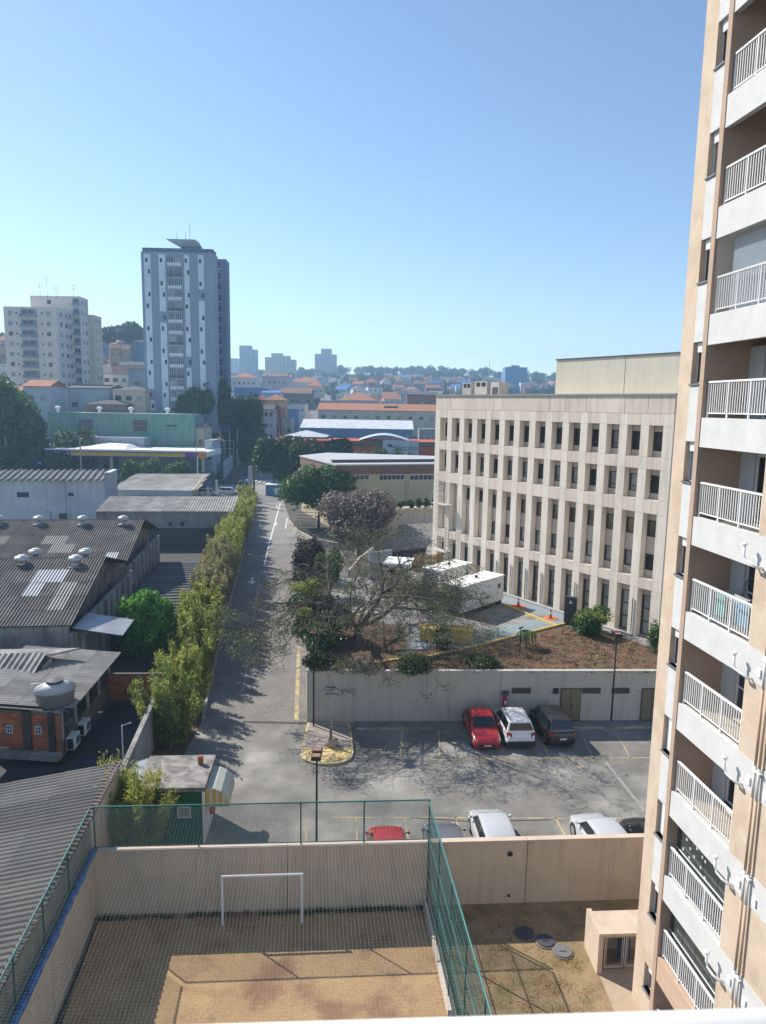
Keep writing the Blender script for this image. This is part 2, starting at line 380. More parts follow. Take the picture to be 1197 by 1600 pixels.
# ================================================================== COURT
M_CW = mat('court_wall_render', (.56, .45, .335), var=.09, scale=.7, streak=.26, rough=.9, bump=.1, bscale=60, fine=.04)
M_CWT = mat('court_wall_top', (.55, .45, .36), var=.1, scale=2)
FW = fr2(C3 + Vector((.6, .04, 0)), C1 + Vector((-.25, 0, 0)))   # faces the camera; u from right to left
uC3 = 0; uEnd = (C3 - C1).length + .85
def uw(F, px, py): return F.w(px, py)[0]
w = thing('boundary_wall', 'tall beige rendered wall running between the court, the lawn and the parking lot', 'wall', FW.p(uEnd/2, 0, 0))
uc = uw(FW, 668, 1400)
jt = [0, uw(FW, 822, 1370), uw(FW, 668, 1370), uw(FW, 449, 1370), uEnd]
for a, c in zip(jt[:-1], jt[1:]):
    MB().fb(FW, a + .015, c - .015, -.2, 0, -.3, 2.7).build('wall_panel', M_CW, w)
    MB().fb(FW, a + .01, c - .01, -.23, .03, 2.7, 2.76).build('coping', M_CWT, w)
MB().fb(FW, .02, uEnd-.02, -.17, -.03, -.3, 2.69).build('wall_core', CONC, w)
for (px, py, r) in ((797, 1334, .11), (795, 1399, .06)):
    u, z = FW.w(px, py); c = FW.p(u, 0, z); MB().tube([c - FW.N*.01, c + FW.N*.03], r, 10).build('drain_hole', BLACK, w)
FL = Fr((-10.92, 25.2), 180 - 6.6)   # left wall, u runs towards the camera; outward (az+83) = +x
FL.N = -FL.N if FL.N.x < 0 else FL.N
def fbx(b, F, u0, u1, t0, t1, z0, z1):
    q = [F.p(u, t, z) for z in (z0, z1) for u, t in ((u0, t0), (u1, t0), (u1, t1), (u0, t1))]
    n = (q[1]-q[0]).cross(q[3]-q[0])
    if n.z < 0: q = q[:4][::-1] + q[4:][::-1]
    return b.hexa(q)
w2 = thing('court_side_wall', 'plain beige wall along the left side of the court under the blue strip', 'wall', FL.p(5, 0, 0))
fbx(MB(), FL, .1, 14, -.12, .06, -.3, 2.7).build('wall_panel', M_CW, w2)
fbx(MB(), FL, .1, 14, -.2, .02, 2.705, 2.78).build('coping', M_CWT, w2)
M_BT = mat('blue_tarp', (.04, .14, .33), var=.3, scale=2, rough=.6)
b = MB()
for i in range(28):
    a = .2 + i * .49; r0 = .09 + .05 * rng.random()
    b.tube([FL.p(a, .12 - .03*rng.random(), 2.74 + r0*.4), FL.p(a + .5, .12 - .03*rng.random(), 2.74 + r0*.4)], r0, 7)
top(b.build('rolled_blue_net', M_BT, smooth=True), 'blue net rolled along the top of the left court wall', 'net')
# fences: frame, posts, mesh
M_GP = mat('green_fence_paint', (.02, .085, .075), rough=.5, var=.1)
M_GR = mat('green_rail_paint', (.035, .16, .155), rough=.5, var=.1)
M_GN = mat('green_wire', (.012, .09, .085), rough=.6, var=.15)
def netmesh(F, u0, u1, z0, z1, t, sp, w, diag=True, sag=0):
    b = MB(); du, dz = u1 - u0, z1 - z0
    def seg(ua, za, ub, zb):
        a, c = F.p(ua, t, za), F.p(ub, t, zb); d = (c - a).normalized(); n = d.cross(F.N).normalized() * (w/2); m_ = F.N * (w/2)
        k = len(b.v); b.v += [tuple(q) for q in (a - n, a + m_, a + n, c - n, c + m_, c + n)]; b.f += [(k, k+3, k+4, k+1), (k+1, k+4, k+5, k+2), (k+2, k+5, k+3, k)]
    if diag:
        s_ = sp * 1.41; n = int((du + dz) / s_) + 1
        for i in range(n):
            c = i * s_
            a0 = max(0, c - dz); a1 = min(du, c)
            if a1 > a0: seg(u0 + a0, z0 + c - a0, u0 + a1, z0 + c - a1); seg(u1 - a0, z0 + c - a0, u1 - a1, z0 + c - a1)
    else:
        for i in range(int(du / sp) + 1): seg(u0 + i*sp, z0, u0 + i*sp, z1)
        for i in range(int(dz / sp) + 1): seg(u0, z0 + i*sp, u1, z0 + i*sp)
    return b
def fence(name, label, F, u0, u1, z0, z1, posts, sp=.07, wv=.011, t=.02, extra_mid=False):
    f = thing(name, label, 'fence', F.p((u0+u1)/2, t, z0))
    for u in posts: MB().tube([F.p(u, t, z0 - .1), F.p(u, t, z1)], .03, 8).build('post', M_GP, f)
    MB().tube([F.p(u0, t, z1), F.p(u1, t, z1)], .03, 8).build('top_rail', M_GR, f)
    MB().tube([F.p(u0, t, z0 + .08), F.p(u1, t, z0 + .08)], .018, 6).build('bottom_rail', M_GP, f)
    o = netmesh(F, u0, u1, z0 + .05, z1, t, sp, wv).build('wire_mesh', M_GN, f); o['kind'] = 'stuff'
    return f
fence('wall_fence', 'green wire fence standing on the wall between court and parking lot', FW, uc, uEnd - .3, 2.76, 4.5,
      [uc, uw(FW, 569, 1290), uw(FW, 470, 1290), (uw(FW, 470, 1290) + uw(FW, 145, 1290))/2 , uEnd - .3], t=-.08)
fence('wall_fence', 'green wire fence above the left wall of the court', FL, .3, 13.5, 2.78, 4.5, [2.9, 5.3, 7.6, 9.9, 12.2], t=.02)
FR_ = Fr((2.0, 25.75), 180 - 5.6)
FR_.N = -FR_.N if FR_.N.x < 0 else FR_.N
kerb = fbx(MB(), FR_, 0, 13, -.12, .12, -.1, .28).build('court_kerb', mat('pale_kerb', (.55, .47, .40), var=.15, scale=2))
top(kerb, 'pale low kerb wall under the right fence of the court', 'kerb')
fr = fence('court_fence', 'tall green wire fence dividing the sandy court from the lawn', FR_, 0, 13, .28, 4.5, [0, 2.3, 4.6, 6.9, 9.2, 11.5], t=0)
for z in (1.7, 3.1): MB().tube([FR_.p(0, 0, z), FR_.p(13, 0, z)], .02, 6).build('middle_rail', M_GR, fr)
# floodlights clamped on fences
def flood(label, P, d):
    f = thing('floodlight', label, 'floodlight', P)
    P = Vector(P); MB().tube([P, P + Vector((0, 0, .35)), P + Vector((d*.25, 0, .55))], .03, 6).build('bracket', DGREY, f)
    F = Fr(P + Vector((d*.3, 0, 0)), 174); MB().fb(F, -.25, .25, -.07, .07, .45, .8).build('housing', DGREY, f)
    MB().fb(F, -.21, .21, .072, .085, .49, .76).build('lens', mat('lamp_lens', (.5, .52, .52), rough=.2, var=.1), f)
flood('dark floodlight clamped to the right court fence', FR_.p(6.0, .12, 3.6), -1)
flood('dark floodlight above the left court wall', FL.p(8.6, -.1, 4.3), 1)
# white ceiling net over the court
M_WN = mat('white_cord', (.30, .32, .30), var=.1)
b = MB()
ax = Vector((-10.7, 24.95, 4.46)); bx = Vector((1.95, 25.8, 4.46)); cx_ = Vector((-9.4, 14.0, 4.46)); dx_ = Vector((3.1, 14.0, 4.46))
def bil(u, v):
    p = ax*(1-u)*(1-v) + bx*u*(1-v) + cx_*(1-u)*v + dx_*u*v; p.z -= .35 * sin(pi*u) * sin(pi*min(v*1.1, 1)); return p
def cordp(P, w=.0017):
    k = len(b.v)
    for i, p in enumerate(P):
        d = (P[min(i+1, len(P)-1)] - P[max(i-1, 0)]).normalized(); n = d.cross(Vector((0, 0, 1))).normalized() * w
        b.v += [tuple(p - n), tuple(p + Vector((0, 0, w))), tuple(p + n)]
    for i in range(len(P) - 1):
        a = k + i*3; b.f += [(a, a+3, a+4, a+1), (a+1, a+4, a+5, a+2), (a+2, a+5, a+3, a)]
NU, NV = 106, 92
for i in range(NU + 1): cordp([bil(i/NU, j/6) for j in range(7)])
for j in range(NV + 1): cordp([bil(i/8, j/NV) for i in range(9)])
o = top(b.build('ceiling_net', M_WN), 'fine white safety net stretched over the whole court', 'net')
# goal
g = thing('goal', 'white tubular football goal standing against the far court wall', 'goal', (-4.37, 24.7, 0), 4)
Fg = fr2(Vector((-2.86, 24.8, 0)), Vector((-5.85, 24.58, 0)))
MB().tube([Fg.p(0, 0, 0), Fg.p(0, 0, 2.0)], .045, 8).build('goal_post', WHITE, g)
MB().tube([Fg.p(3, 0, 0), Fg.p(3, 0, 2.0)], .045, 8).build('goal_post', WHITE, g)
MB().tube([Fg.p(-.045, 0, 2.04), Fg.p(3.045, 0, 2.04)], .045, 8).build('crossbar', WHITE, g)
# manhole covers and gas cabinet on the lawn
M_COV = mat('cover_metal', (.06, .06, .075), var=.15, scale=4, rough=.6)
for (px, py, r, lab, mm) in ((820, 1460, .35, 'dark round manhole cover with a pale ring, leftmost on the lawn', M_COV), (852, 1472, .32, 'round cover half in the shadow line, middle one on the lawn', M_COV), (879, 1488, .33, 'grey sunlit round cover, nearest the gas cabinet', mat('cover_grey', (.15, .15, .155), var=.1, scale=5))):
    c = G(px, py); t_ = thing('manhole_cover', lab, 'manhole cover', c, group='round covers on the lawn')
    MB().lathe(c, [(.01, .02), (r + .06, .02), (r + .06, .045), (.01, .046)], 24).build('ring', mat('ring_concrete', (.20, .165, .13), var=.2, scale=5), t_)
    MB().lathe(c, [(.01, .05), (r, .05), (r, .085), (.01, .088)], 24).build('lid', mm, t_)
    b = MB(); b.tube([c + Vector((-.12, -.05, .1)), c + Vector((.12, -.05, .1))], .012, 5); b.build('handle', DGREY, t_)
M_TW = mat('tower_beige', (.56, .45, .345), var=.08, scale=1.6, rough=.95, bump=.3, bscale=35, col2=(.50, .395, .29), s2=1.2, fine=.11)
cA, cB = G(935, 1512), G(995, 1509)
Fc = fr2(cB + Vector((.3, 0, 0)), cA)
cab = thing('gas_cabinet', 'beige masonry cabinet with double barred doors beside the tower', 'cabinet', Fc.p(.7, -.3, 0))
ul = (cB - cA).length + .3; zc = 1.45
b = MB(); b.fb(Fc, ul - .0, ul + .17, -1.0, .3, 0, zc + .12); b.fb(Fc, -.2, ul - .003, -1.0, -.85, 0, zc); b.fb(Fc, -.2, ul - .003, -.85, .3, zc, zc + .115); b.build('masonry', M_TW, cab)
for i in range(2):
    u0 = .12 + i * (ul - .2) / 2; u1 = u0 + (ul - .2) / 2 - .05; lf = MB()
    for a, c, z0, z1 in ((u0, u0 + .03, .1, zc - .1), (u1 - .03, u1, .1, zc - .1), (u0, u1, .1, .13), (u0, u1, zc - .13, zc - .1)): lf.fb(Fc, a, c, .1, .13, z0, z1)
    for a, c, z0, z1 in ((u0 + .07, u0 + .085, .17, zc - .17), (u1 - .085, u1 - .07, .17, zc - .17), (u0 + .07, u1 - .07, .17, .185), (u0 + .07, u1 - .07, zc - .185, zc - .17)): lf.fb(Fc, a, c, .1, .12, z0, z1)
    lo_ = lf.build('door', mat('door_frame_cream', (.6, .52, .42), var=.05), cab)
    n_ = netmesh(Fc, u0 + .08, u1 - .08, .18, zc - .18, .105, .04, .006).build('door_mesh', DGREY, lo_)
MB().tube([Fc.p(.65, -.4, .05), Fc.p(.65, -.4, .75)], .22, 12).build('gas_bottle', mat('blue_bottle', (.05, .1, .35), var=.1), cab, smooth=True)

# ================================================================== PARKING LOT PAINT AND KERBS
def yl(a, c, w=.1, z=.006): stripe(lot, [a, c], w, z, M_YL)
yl(G(640, 1187), G(1016, 1184)); yl(G(520, 1277), G(1004, 1279))
for px in (628, 686, 845, 910, 965, 1018):
    c = G(px, 1150); yl((c.x + .05, 41.5), (c.x - .15, 38.2), .09)
for px, py in ((480, 1278), (556, 1278), (632, 1278), (712, 1277), (790, 1277), (868, 1278), (946, 1278)):
    c = G(px, py); yl(c, (c.x + .3, c.y - 4.2), .09)
c = G(905, 1200); yl(G(900, 1198), G(912, 1200), .25)
stripe(lot, [G(946, 1190), G(1008, 1268)], .16, .010, mat('pale_joint', (.3, .29, .26), var=.2, scale=2), 'concrete_joint')
stripe(lot, [G(640, 1277.5), G(740, 1284), G(860, 1281)], .05, .012, mat('crack_tar', (.06, .06, .06)), 'crack')
stripe(lot, [G(380, 1128), G(480, 1130)], .25, .014, mat('gutter_dark', (.06, .06, .06), var=.2), 'gutter')
RW0, RW1 = Vector((18.3, 43.25, 0)), Vector((-4.52, 42.2, 0))
FRW = fr2(RW0, RW1); LRW = (RW1 - RW0).length
kp = MB(); kp.fb(FRW, 0, LRW - 3.0, .9, 1.02, -.05, .13); top(kp.build('kerb', mat('kerb_faded_yellow', (.42, .36, .22), var=.25, scale=1.5, col2=(.2, .19, .17), s2=1, lo=.45, hi=.6)), 'faded yellow kerb along the foot of the retaining wall', 'kerb')
struct(MB().fb(FRW, 0, LRW - 3.0, .0, .9, -.05, .10).build('pavement', mat('pavement_concrete', (.2, .195, .185), var=.2)))
# traffic island
isl = thing('traffic_island', 'rounded traffic island with a broad yellow tip at the corner of the lane', 'traffic island', (-3, 39.5, 0))
IP = [(-4.5, 42.0), (-4.45, 38.2)] + [(-2.95 + 1.52 * cos(radians(a)), 38.1 + 1.25 * sin(radians(a))) for a in range(190, 355, 15)] + [(-1.45, 38.3), (-1.75, 41.55), (-1.9, 42.0)]
MB().prism(IP, -.05, .13).build('kerb_ring', mat('kerb_cream', (.55, .44, .24), var=.2, scale=2, col2=(.3, .28, .22), s2=1.5, lo=.5, hi=.62), isl)
inn = [( -3 + (p[0] + 3) * .9, 39.7 + (p[1] - 39.7) * .93) for p in IP]
MB().poly([(p[0], p[1], .136) for p in inn]).build('paved_top', mat('island_pavers', (.30, .25, .225), var=.2, scale=2), isl)
tipp = [p for p in inn if p[1] < 38.9]; tipp = [(-4.3, 38.75)] + tipp + [(-1.62, 38.75)]
MB().poly([(p[0], p[1], .142) for p in tipp]).build('yellow_tip', mat('tip_yellow', (.58, .44, .19), var=.12, scale=1.5, col2=(.5, .4, .22)), isl)
# planter with a spiky plant
c = G(518, 1166, .1); pl = thing('stone_planter', 'squat stone planter with a tall spike on the traffic island', 'planter', c)
MB().lathe(c, [(.05, 0), (.30, .01), (.36, .25), (.37, .42), (.30, .43), (.28, .36), (.02, .36)], 14).build('pot', mat('planter_stone', (.38, .33, .26), var=.2, scale=5), pl, smooth=True)
b = MB(); b.tube([c + Vector((-.05, 0, .3)), c + Vector((-.05, 0, 1.2))], .07, 8); b.build('stump', mat('stump_wood', (.16, .12, .09), var=.3, scale=8), pl)
b = MB(); b.tube([c + Vector((.0, 0, .3)), c + Vector((.02, 0, 1.5)), c + Vector((-.02, 0, 2.0))], [.05, .04, .005], 6); b.build('spike', mat('dry_stem', (.35, .33, .26), var=.2), pl)

# ================================================================== RETAINING WALL WITH DOORS
M_RW = mat('retaining_render', (.47, .435, .365), var=.06, scale=.5, streak=.22, rough=.9, bump=.1, bscale=50)
rw = thing('retaining_wall', 'long pale concrete retaining wall behind the parked cars, with doors and vents', 'wall', FRW.p(LRW/2, 0, 0))
seg = [(0, uw(FRW, 782, 1090)), (uw(FRW, 782, 1090), LRW)]
for i, (a, c) in enumerate(seg): MB().fb(FRW, a + .01, c - .01, -.22, 0 - .02*i, -.2, 3.34).build('wall_panel', M_RW, rw)
for i, (a, c) in enumerate(seg): MB().fb(FRW, a + .01, c - .01, -.26, .05, 3.34, 3.42).build('coping', mat('coping_stone', (.45, .43, .39), var=.15, scale=3, streak=.2), rw)
# left return of the wall along the lane
FRL = fr2(Vector((-4.52, 42.2, 0)), Vector((-6.6, 60, 0)))
rl_ = top(MB().fb(FRL, .0, 17.8, -.2, .02, -.2, 3.4).build('lane_side_wall', M_RW), 'pale retaining wall turning up along the right side of the lane', 'wall')
M_DOOR = mat('olive_metal_door', (.20, .165, .105), var=.08, scale=2, rough=.6)
for px0, px1 in ((875, 907), (1001, 1032)):
    u0 = uw(FRW, px0, 1100); u1 = uw(FRW, px1, 1100); hz = FRW.w(px0, 1075)[1]
    d = MB(); d.fb(FRW, u0, u1, .0, .05, .12, hz)
    d = d.build('door', mat('door_casing', (.10, .085, .06), var=.1), rw); um = (u0 + u1) / 2; lo_, hi_ = min(u0, u1), max(u0, u1)
    for a, c in ((lo_ + .06, um - .02), (um + .02, hi_ - .06)):
        l = MB().fb(FRW, a, c, .05, .075, .16, hz - .06)
        for zz in np.arange(.35, hz - .15, .17): l.fb(FRW, a + .04, c - .04, .075, .09, zz, zz + .1)
        l.build('door_leaf', M_DOOR, d)
    MB().fb(FRW, um - .09, um - .05, .09, .14, 1.05, 1.2).build('handle', BLACK, d)
for px0, px1 in ((800, 829), (910, 938), (956, 983)):
    u0, z1 = FRW.w(px0, 1074.5); u1, z0 = FRW.w(px1, 1083.5); u0, u1 = max(u0, u1), min(u0, u1)
    v = MB().fb(FRW, u1, u0, .0, .012, z0, z1).build('vent', BLACK, rw)
    b = MB(); b.fb(FRW, u1, u1 + .04, .012, .05, z0, z1); b.fb(FRW, u0 - .04, u0, .012, .05, z0, z1)
    for q in range(5): zz = z0 + (z1 - z0) * (q + .1) / 5; b.fb(FRW, u1 + .04, u0 - .04, .012, .04, zz, zz + .04)
    b.build('louvre', mat('louvre_olive', (.12, .11, .08), var=.1), v)
for (px, py, w_, h_) in ((862, 1080, .28, .28), (866.5, 1080, 0, 0), (996, 1080, .3, .3)):
    if w_:
        u, z = FRW.w(px, py); o = MB().fb(FRW, u - w_/2, u + w_/2, 0, .02, z - h_/2, z + h_/2).build('number_plate', mat('plate_cream', (.5, .49, .44)), rw)
        MB().fb(FRW, u + .03, u + .06, .021, .027, z - .08, z + .08).fb(FRW, u - .07, u - .03, .021, .027, z - .08, z + .08).build('numeral', BLACK, o)
u, z = FRW.w(868.5, 1079); MB().fb(FRW, u - .17, u + .17, 0, .1, z - .17, z + .17).build('meter_box', BLACK, rw)
# fire extinguisher
u, z = FRW.w(789, 1083); P = FRW.p(u, .12, z); fe = thing('fire_extinguisher', 'red fire extinguisher under a dark hood on the retaining wall', 'fire extinguisher', P)
M_RED = mat('red_enamel', (.42, .03, .03), rough=.4, var=.08)
MB().lathe(P + Vector((0, 0, -.95)), [(.02, 0), (.13, .02), (.14, .1), (.14, .7), (.09, .8), (.03, .85), (.03, .9)], 12).build('cylinder', M_RED, fe, smooth=True)
MB().fb(FRW, u - .2, u + .2, .01, .3, z - .05, z + .18).build('hood', mat('hood_grey', (.09, .08, .08)), fe)
MB().fb(FRW, u - .07, u + .07, .27, .285, z - .65, z - .4).build('sticker', WHITE, fe)
# plaque with lines of small print
u0, z1 = FRW.w(505, 1071); u1, z0 = FRW.w(531, 1085)
pq = thing('notice_board', 'pale notice board with lines of small print on the retaining wall', 'notice', FRW.p((u0+u1)/2, .02, z0))
MB().fb(FRW, u1, u0, -.015, .02, z0, z1).build('board', mat('board_pale', (.46, .45, .41), var=.05), pq)
b = MB(); um = (u0 + u1) / 2
b.fb(FRW, um - .3, um + .34, .021, .025, z1 - .16, z1 - .06)
for i, (l, r) in enumerate(((.28, .36), (.22, .34), (.1, .34))): b.fb(FRW, um - l, um + r, .021, .025, z1 - .26 - i*.09, z1 - .225 - i*.09)
b.fb(FRW, um - .45, um + .42, .021, .025, z1 - .58, z1 - .51); b.build('print', mat('print_grey', (.12, .12, .11)), pq)
# ================================================================== BALCONY TOWER (right)
FT = Fr((8.9, 20.0), -6.24)
tw = thing('apartment_tower', 'tall beige and white apartment tower with railed balconies filling the right edge', 'apartment tower', FT.p(-3, -4, 0), -6.24)
M_TWW = mat('tower_white', (.57, .565, .555), var=.07, scale=1.8, rough=.95, bump=.3, bscale=28, fine=.09)
M_TWB = mat('tower_brown', (.43, .31, .235), var=.05, scale=1.5, rough=.95, bump=.4, bscale=35, fine=.06)
M_TWG = mat('tower_inner_grey', (.50, .51, .52), var=.04)
M_TILE = mat('balcony_tile', (.60, .50, .36), var=.1, scale=6)
SE = -8.5  # near end of the facade that can come into view
def rz(n): return 28.9 - 2.8 * n
MB().fb(FT, .924, 1.6, -9, 0, 0, 42).build('end_wall', M_TW, tw)
MB().fb(FT, .18, .39, -2.2, .035, 0, 42).build('pilaster', M_TWB, tw)
NS = list(range(-5, 11))
# white window strip, with openings
prev = 0
for n in sorted(NS, reverse=True):
    z0, z1 = rz(n) - .03, rz(n) + 1.13
    if n == 10: z0, z1 = rz(10) + .1, rz(10) + 1.0
    mt_ = M_TW if n >= 9 else M_TWW
    MB().fb(FT, .39, .921, -.4, -.0, prev, z0).build('wall_panel', M_TW if n == 10 else M_TWW if n < 9 else M_TW, tw); prev = z1
    fm = window(tw, FT, .42, .92, z0, z1, t=-.2, fm=ALU, gm=[GLASS, GLASS2, GLASS][n % 3], fw=.035, mull=1)
    if n not in (7, 8): MB().fb(FT, .45, .89, -.15, -.1, z1 - .28, z1 - .02).build('shutter_box', WHITE, fm)
    else: MB().fb(FT, .45, .89, -.15, -.12, z0 + .05, z1 - .02).build('shutter', WHITE, fm)
    MB().fb(FT, .41, .95, -.2, .045, z0 - .05, z0).build('window_sill', mat('granite_sill', (.16, .165, .17), rough=.4), tw)
MB().fb(FT, .39, .921, -.4, 0, prev, 42).build('wall_panel', M_TWW, tw)
# one railing baluster mesh shared by all
def vbar(F, u, t, z0, z1, r=.011):
    return MB().fb(F, u - r, u + r, t - r, t + r, z0, z1)
_bm = None
BD = 1.28   # balcony depth
for n in NS:
    zr = rz(n); zf_ = zr - 1.0; last = (n >= 9)
    mb_ = mat('band_peach', (.52, .37, .27), var=.05, scale=2, bump=.4, bscale=35, fine=.06) if last else M_TWW
    MB().fb(FT, SE, .178, -.16, .012, zr - 1.80, zf_ + .02).build('slab_band', mb_, tw)
    MB().fb(FT, -2.8, .178, -BD, -.163, zf_ - .22, zf_ - .02).build('balcony_floor', M_TILE if n in (6, 7) else CONC, tw)
    MB().fb(FT, SE, -2.8, -.3, 0, zf_ + .022, zr + .998).build('wall_panel', M_TW, tw)
    # recess: back wall with door opening, near side wall
    bw = MB(); bw.fb(FT, -.45, .178, -BD - .2, -BD, zf_ - .02, zr + .99); bw.fb(FT, -2.8, -2.45, -BD - .2, -BD, zf_ - .02, zr + .99); bw.fb(FT, -2.447, -.453, -BD - .2, -BD, zr + .85, zr + .99)
    bw.build('recess_wall', M_TWG, tw)
    MB().fb(FT, -3.0, -2.803, -BD, -.303, zf_ - .02, zr + .99).build('recess_side', M_TWB, tw)
    dw = window(tw, FT, -2.44, -.46, zf_, zr + .85, t=-BD - .12, fm=ALU, gm=GLASS if n != 2 else mat('blue_blind', (.16, .22, .27), rough=.6), fw=.07, mull=1, trans=(.42,) if n > 4 else (), name='balcony_door')
    # railing
    r = MB(); r.fb(FT, -2.78, .12, -.13, -.07, zr - .03, zr + .02); r.fb(FT, -2.78, .10, -.12, -.09, zr - .87, zr - .84)
    rl = r.build('railing', WHITE, tw)
    for i in range(4): vbar(FT, .09 - i * .95, -.10, zf_ + .02, zr - .03, .02).build('railing_post', WHITE, rl)
    if _bm is None:
        o = vbar(Fr((0, 0), -6.24), 0, 0, -.81, 0).build('baluster', WHITE); _bm = o.data; bpy.data.objects.remove(o)
    for i in range(3):
        for j in range(8):
            u = .09 - i * .95 - (j + 1) * .95 / 9
            place(_bm, 'baluster', rl, Matrix.Translation(FT.p(u, -.105, zr - .03)))
    # flue elbows on the bands below eye level
    if n >= 4 and n < 10:
        for uu in ((-2.78, -5.9) if n < 9 else (-2.78,)):
            zb = zr - 1.45; b = MB()
            b.tube([FT.p(uu + .1, .26, zb + .2), FT.p(uu + .1, .26, zb - .05), FT.p(uu + .02, .26, zb - .16), FT.p(uu - .2, .24, zb - .2), FT.p(uu - .3, .15, zb - .28), FT.p(uu - .32, .0, zb - .3)], .034, 8)
            fl = b.build('flue_pipe', WHITE, tw, smooth=True)
            MB().lathe(FT.p(uu + .1, .26, zb + .2), [(.02, 0), (.075, .0), (.075, .04), (.03, .07)], 10).build('flue_cap', WHITE, fl)
# downpipes
for n in range(5, 11):
    zr = rz(n)
    for k_, (ua, zs) in enumerate(((-3.62, 0), (-3.78, 0))):
        b = MB(); b.tube([FT.p(ua, .07, zr - .97), FT.p(ua, .07, zr + .99)], .035, 8); b.build('downpipe', mat('pipe_beige', (.52, .40, .30), var=.04), tw, smooth=True)
        b = MB(); b.tube([FT.p(ua, .07, zr - 1.8), FT.p(ua, .07, zr - .97)], .035, 8); b.build('downpipe', mat('pipe_white', (.66, .64, .6), var=.04), tw, smooth=True)
    MB().fb(FT, -3.86, -3.54, .01, .12, zr - 1.1, zr - 1.06).build('pipe_clamp', WHITE, tw)
    MB().fb(FT, -3.42, -3.28, .012, .05, zr - 1.6, zr - 1.4).build('outlet_box', WHITE, tw); MB().fb(FT, -4.08, -3.94, .012, .05, zr - 1.65, zr - 1.45).build('outlet_box', WHITE, tw)
MB().fb(FT, SE, .92, -9, -1.7, 41.5, 42).build('roof_slab', CONC, tw)
MB().fb(FT, SE, .92, -9, -1.75, 0, 41.4).build('core_wall', M_TWB, tw)
# balcony net (n=2), laundry (n=5), glass screens with round stickers (n=8,9)
def under(n): return rz(n)
MB().fb(FT, -2.75, -.22, -.34, -.3, rz(2) - .95, rz(2) + .93).build('grey_blind', mat('grey_blue_blind', (.20, .25, .30), var=.06, rough=.5), tw)
nm = netmesh(FT, -2.78, .14, rz(2) - .95, rz(2) + .96, -.03, .05, .005).build('balcony_net', mat('net_cord', (.6, .6, .58), var=.05), tw); nm['kind'] = 'stuff'
lr = thing('laundry_rack', 'laundry rack with teal and blue cloths on a balcony of the tower', 'laundry rack', FT.p(-1.2, -.7, rz(5) - 1.0))
b = MB()
for t in (-.5, -.7, -.9): b.tube([FT.p(-.3, t, rz(5) - .25), FT.p(-2.3, t, rz(5) - .25)], .012, 5)
for u in (-.4, -2.2): b.tube([FT.p(u, -.5, rz(5) - .25), FT.p(u, -.9, rz(5) - 1)], .012, 5); b.tube([FT.p(u, -.9, rz(5) - .25), FT.p(u, -.5, rz(5) - 1)], .012, 5)
b.build('rack_frame', ALU, lr)
for i, (u0, u1, t, c) in enumerate(((-.45, -.9, -.5, (.05, .3, .27)), (-1.0, -1.5, -.7, (.05, .2, .35)), (-1.55, -1.95, -.5, (.06, .25, .4)), (-.5, -1.3, -.9, (.4, .42, .45)), (-1.9, -2.2, -.7, (.45, .36, .2)))):
    MB().fb(FT, u1, u0, t - .01, t + .01, rz(5) - .85, rz(5) - .24).build('cloth', mat('cloth_%s' % ('teal', 'blue', 'sky', 'grey', 'sand')[i], c, var=.2, scale=6), lr)
b = MB(); P = FT.p(-1.5, -.85, rz(5) + .1)
b.tube([P + FT.U*(.3*cos(a)) + Vector((0, 0, .3*sin(a))) for a in np.linspace(0, 2*pi, 20)], .02, 5)
b.tube([P + Vector((0, 0, -1.1)), P + Vector((0, 0, -.3))], .02, 5); top(b.build('fan', DGREY), 'round standing fan behind the laundry on the tower balcony', 'fan')
M_SCR = mat('screen_glass', (.05, .055, .055), rough=.15, var=.2, scale=1, spec=.5); M_STK = mat('sticker_white', (.5, .52, .5))
for n in (8, 9):
    sc = MB()
    for i in range(4): sc.fb(FT, .1 - i*.72 - .70, .1 - i*.72, -.30, -.285, rz(n) - .94, rz(n) + .97)
    scr = sc.build('glass_screen', M_SCR, tw)
    MB().tube([FT.p(.1, -.26, rz(n) + .02), FT.p(-2.75, -.26, rz(n) + .02)], .02, 6).build('screen_rail', ALU, scr)
    if n == 8:
        for (u, dz) in ((-.5, .75), (-.4, .55), (-.62, .4), (-.95, .62), (-.85, .3), (-1.25, .55), (-1.4, .52), (-1.2, .2), (-1.45, .05), (-.25, .15), (-.6, .1)):
            cP = FT.p(u, -.283, rz(n) + dz); MB().tube([cP, cP + FT.N*.006], .045, 8).build('round_sticker', M_STK, scr)

# ================================================================== OFFICE BLOCK
FO = Fr(G(1010, 1000, 3.3), -33.63)
M_PAN = mat('facade_panel_cream', (.76, .68, .575), var=.06, scale=.5, rough=.9, rand=.06, streak=.24, fine=.03)
M_PAN2 = mat('facade_panel_pink', (.69, .59, .495), var=.06, scale=.5, rough=.9, rand=.06, streak=.3)
M_REV = mat('facade_reveal_shade', (.68, .53, .37), var=.06, scale=.6, rough=.9, rand=.05)  # tan of the shaded jambs is put into this colour
M_SPAN = mat('spandrel_panel', (.50, .45, .39), var=.06, scale=1, rough=.9, rand=.06)
of = thing('office_building', 'long cream office block with a grid of deep set windows above the terrace', 'office building', FO.p(12, -8, 3.3), -33.63)
UL, UR = 25.5, -.9; ZB = 3.25; RD = .58
def op(k): return 1.03 + 1.825 * k, 1.03 + 1.825 * k - 1.14     # left, right edge of opening k
rows = [(16.42, 18.65), (13.42, 15.58), (7.72, 12.45), (ZB, 6.97)]
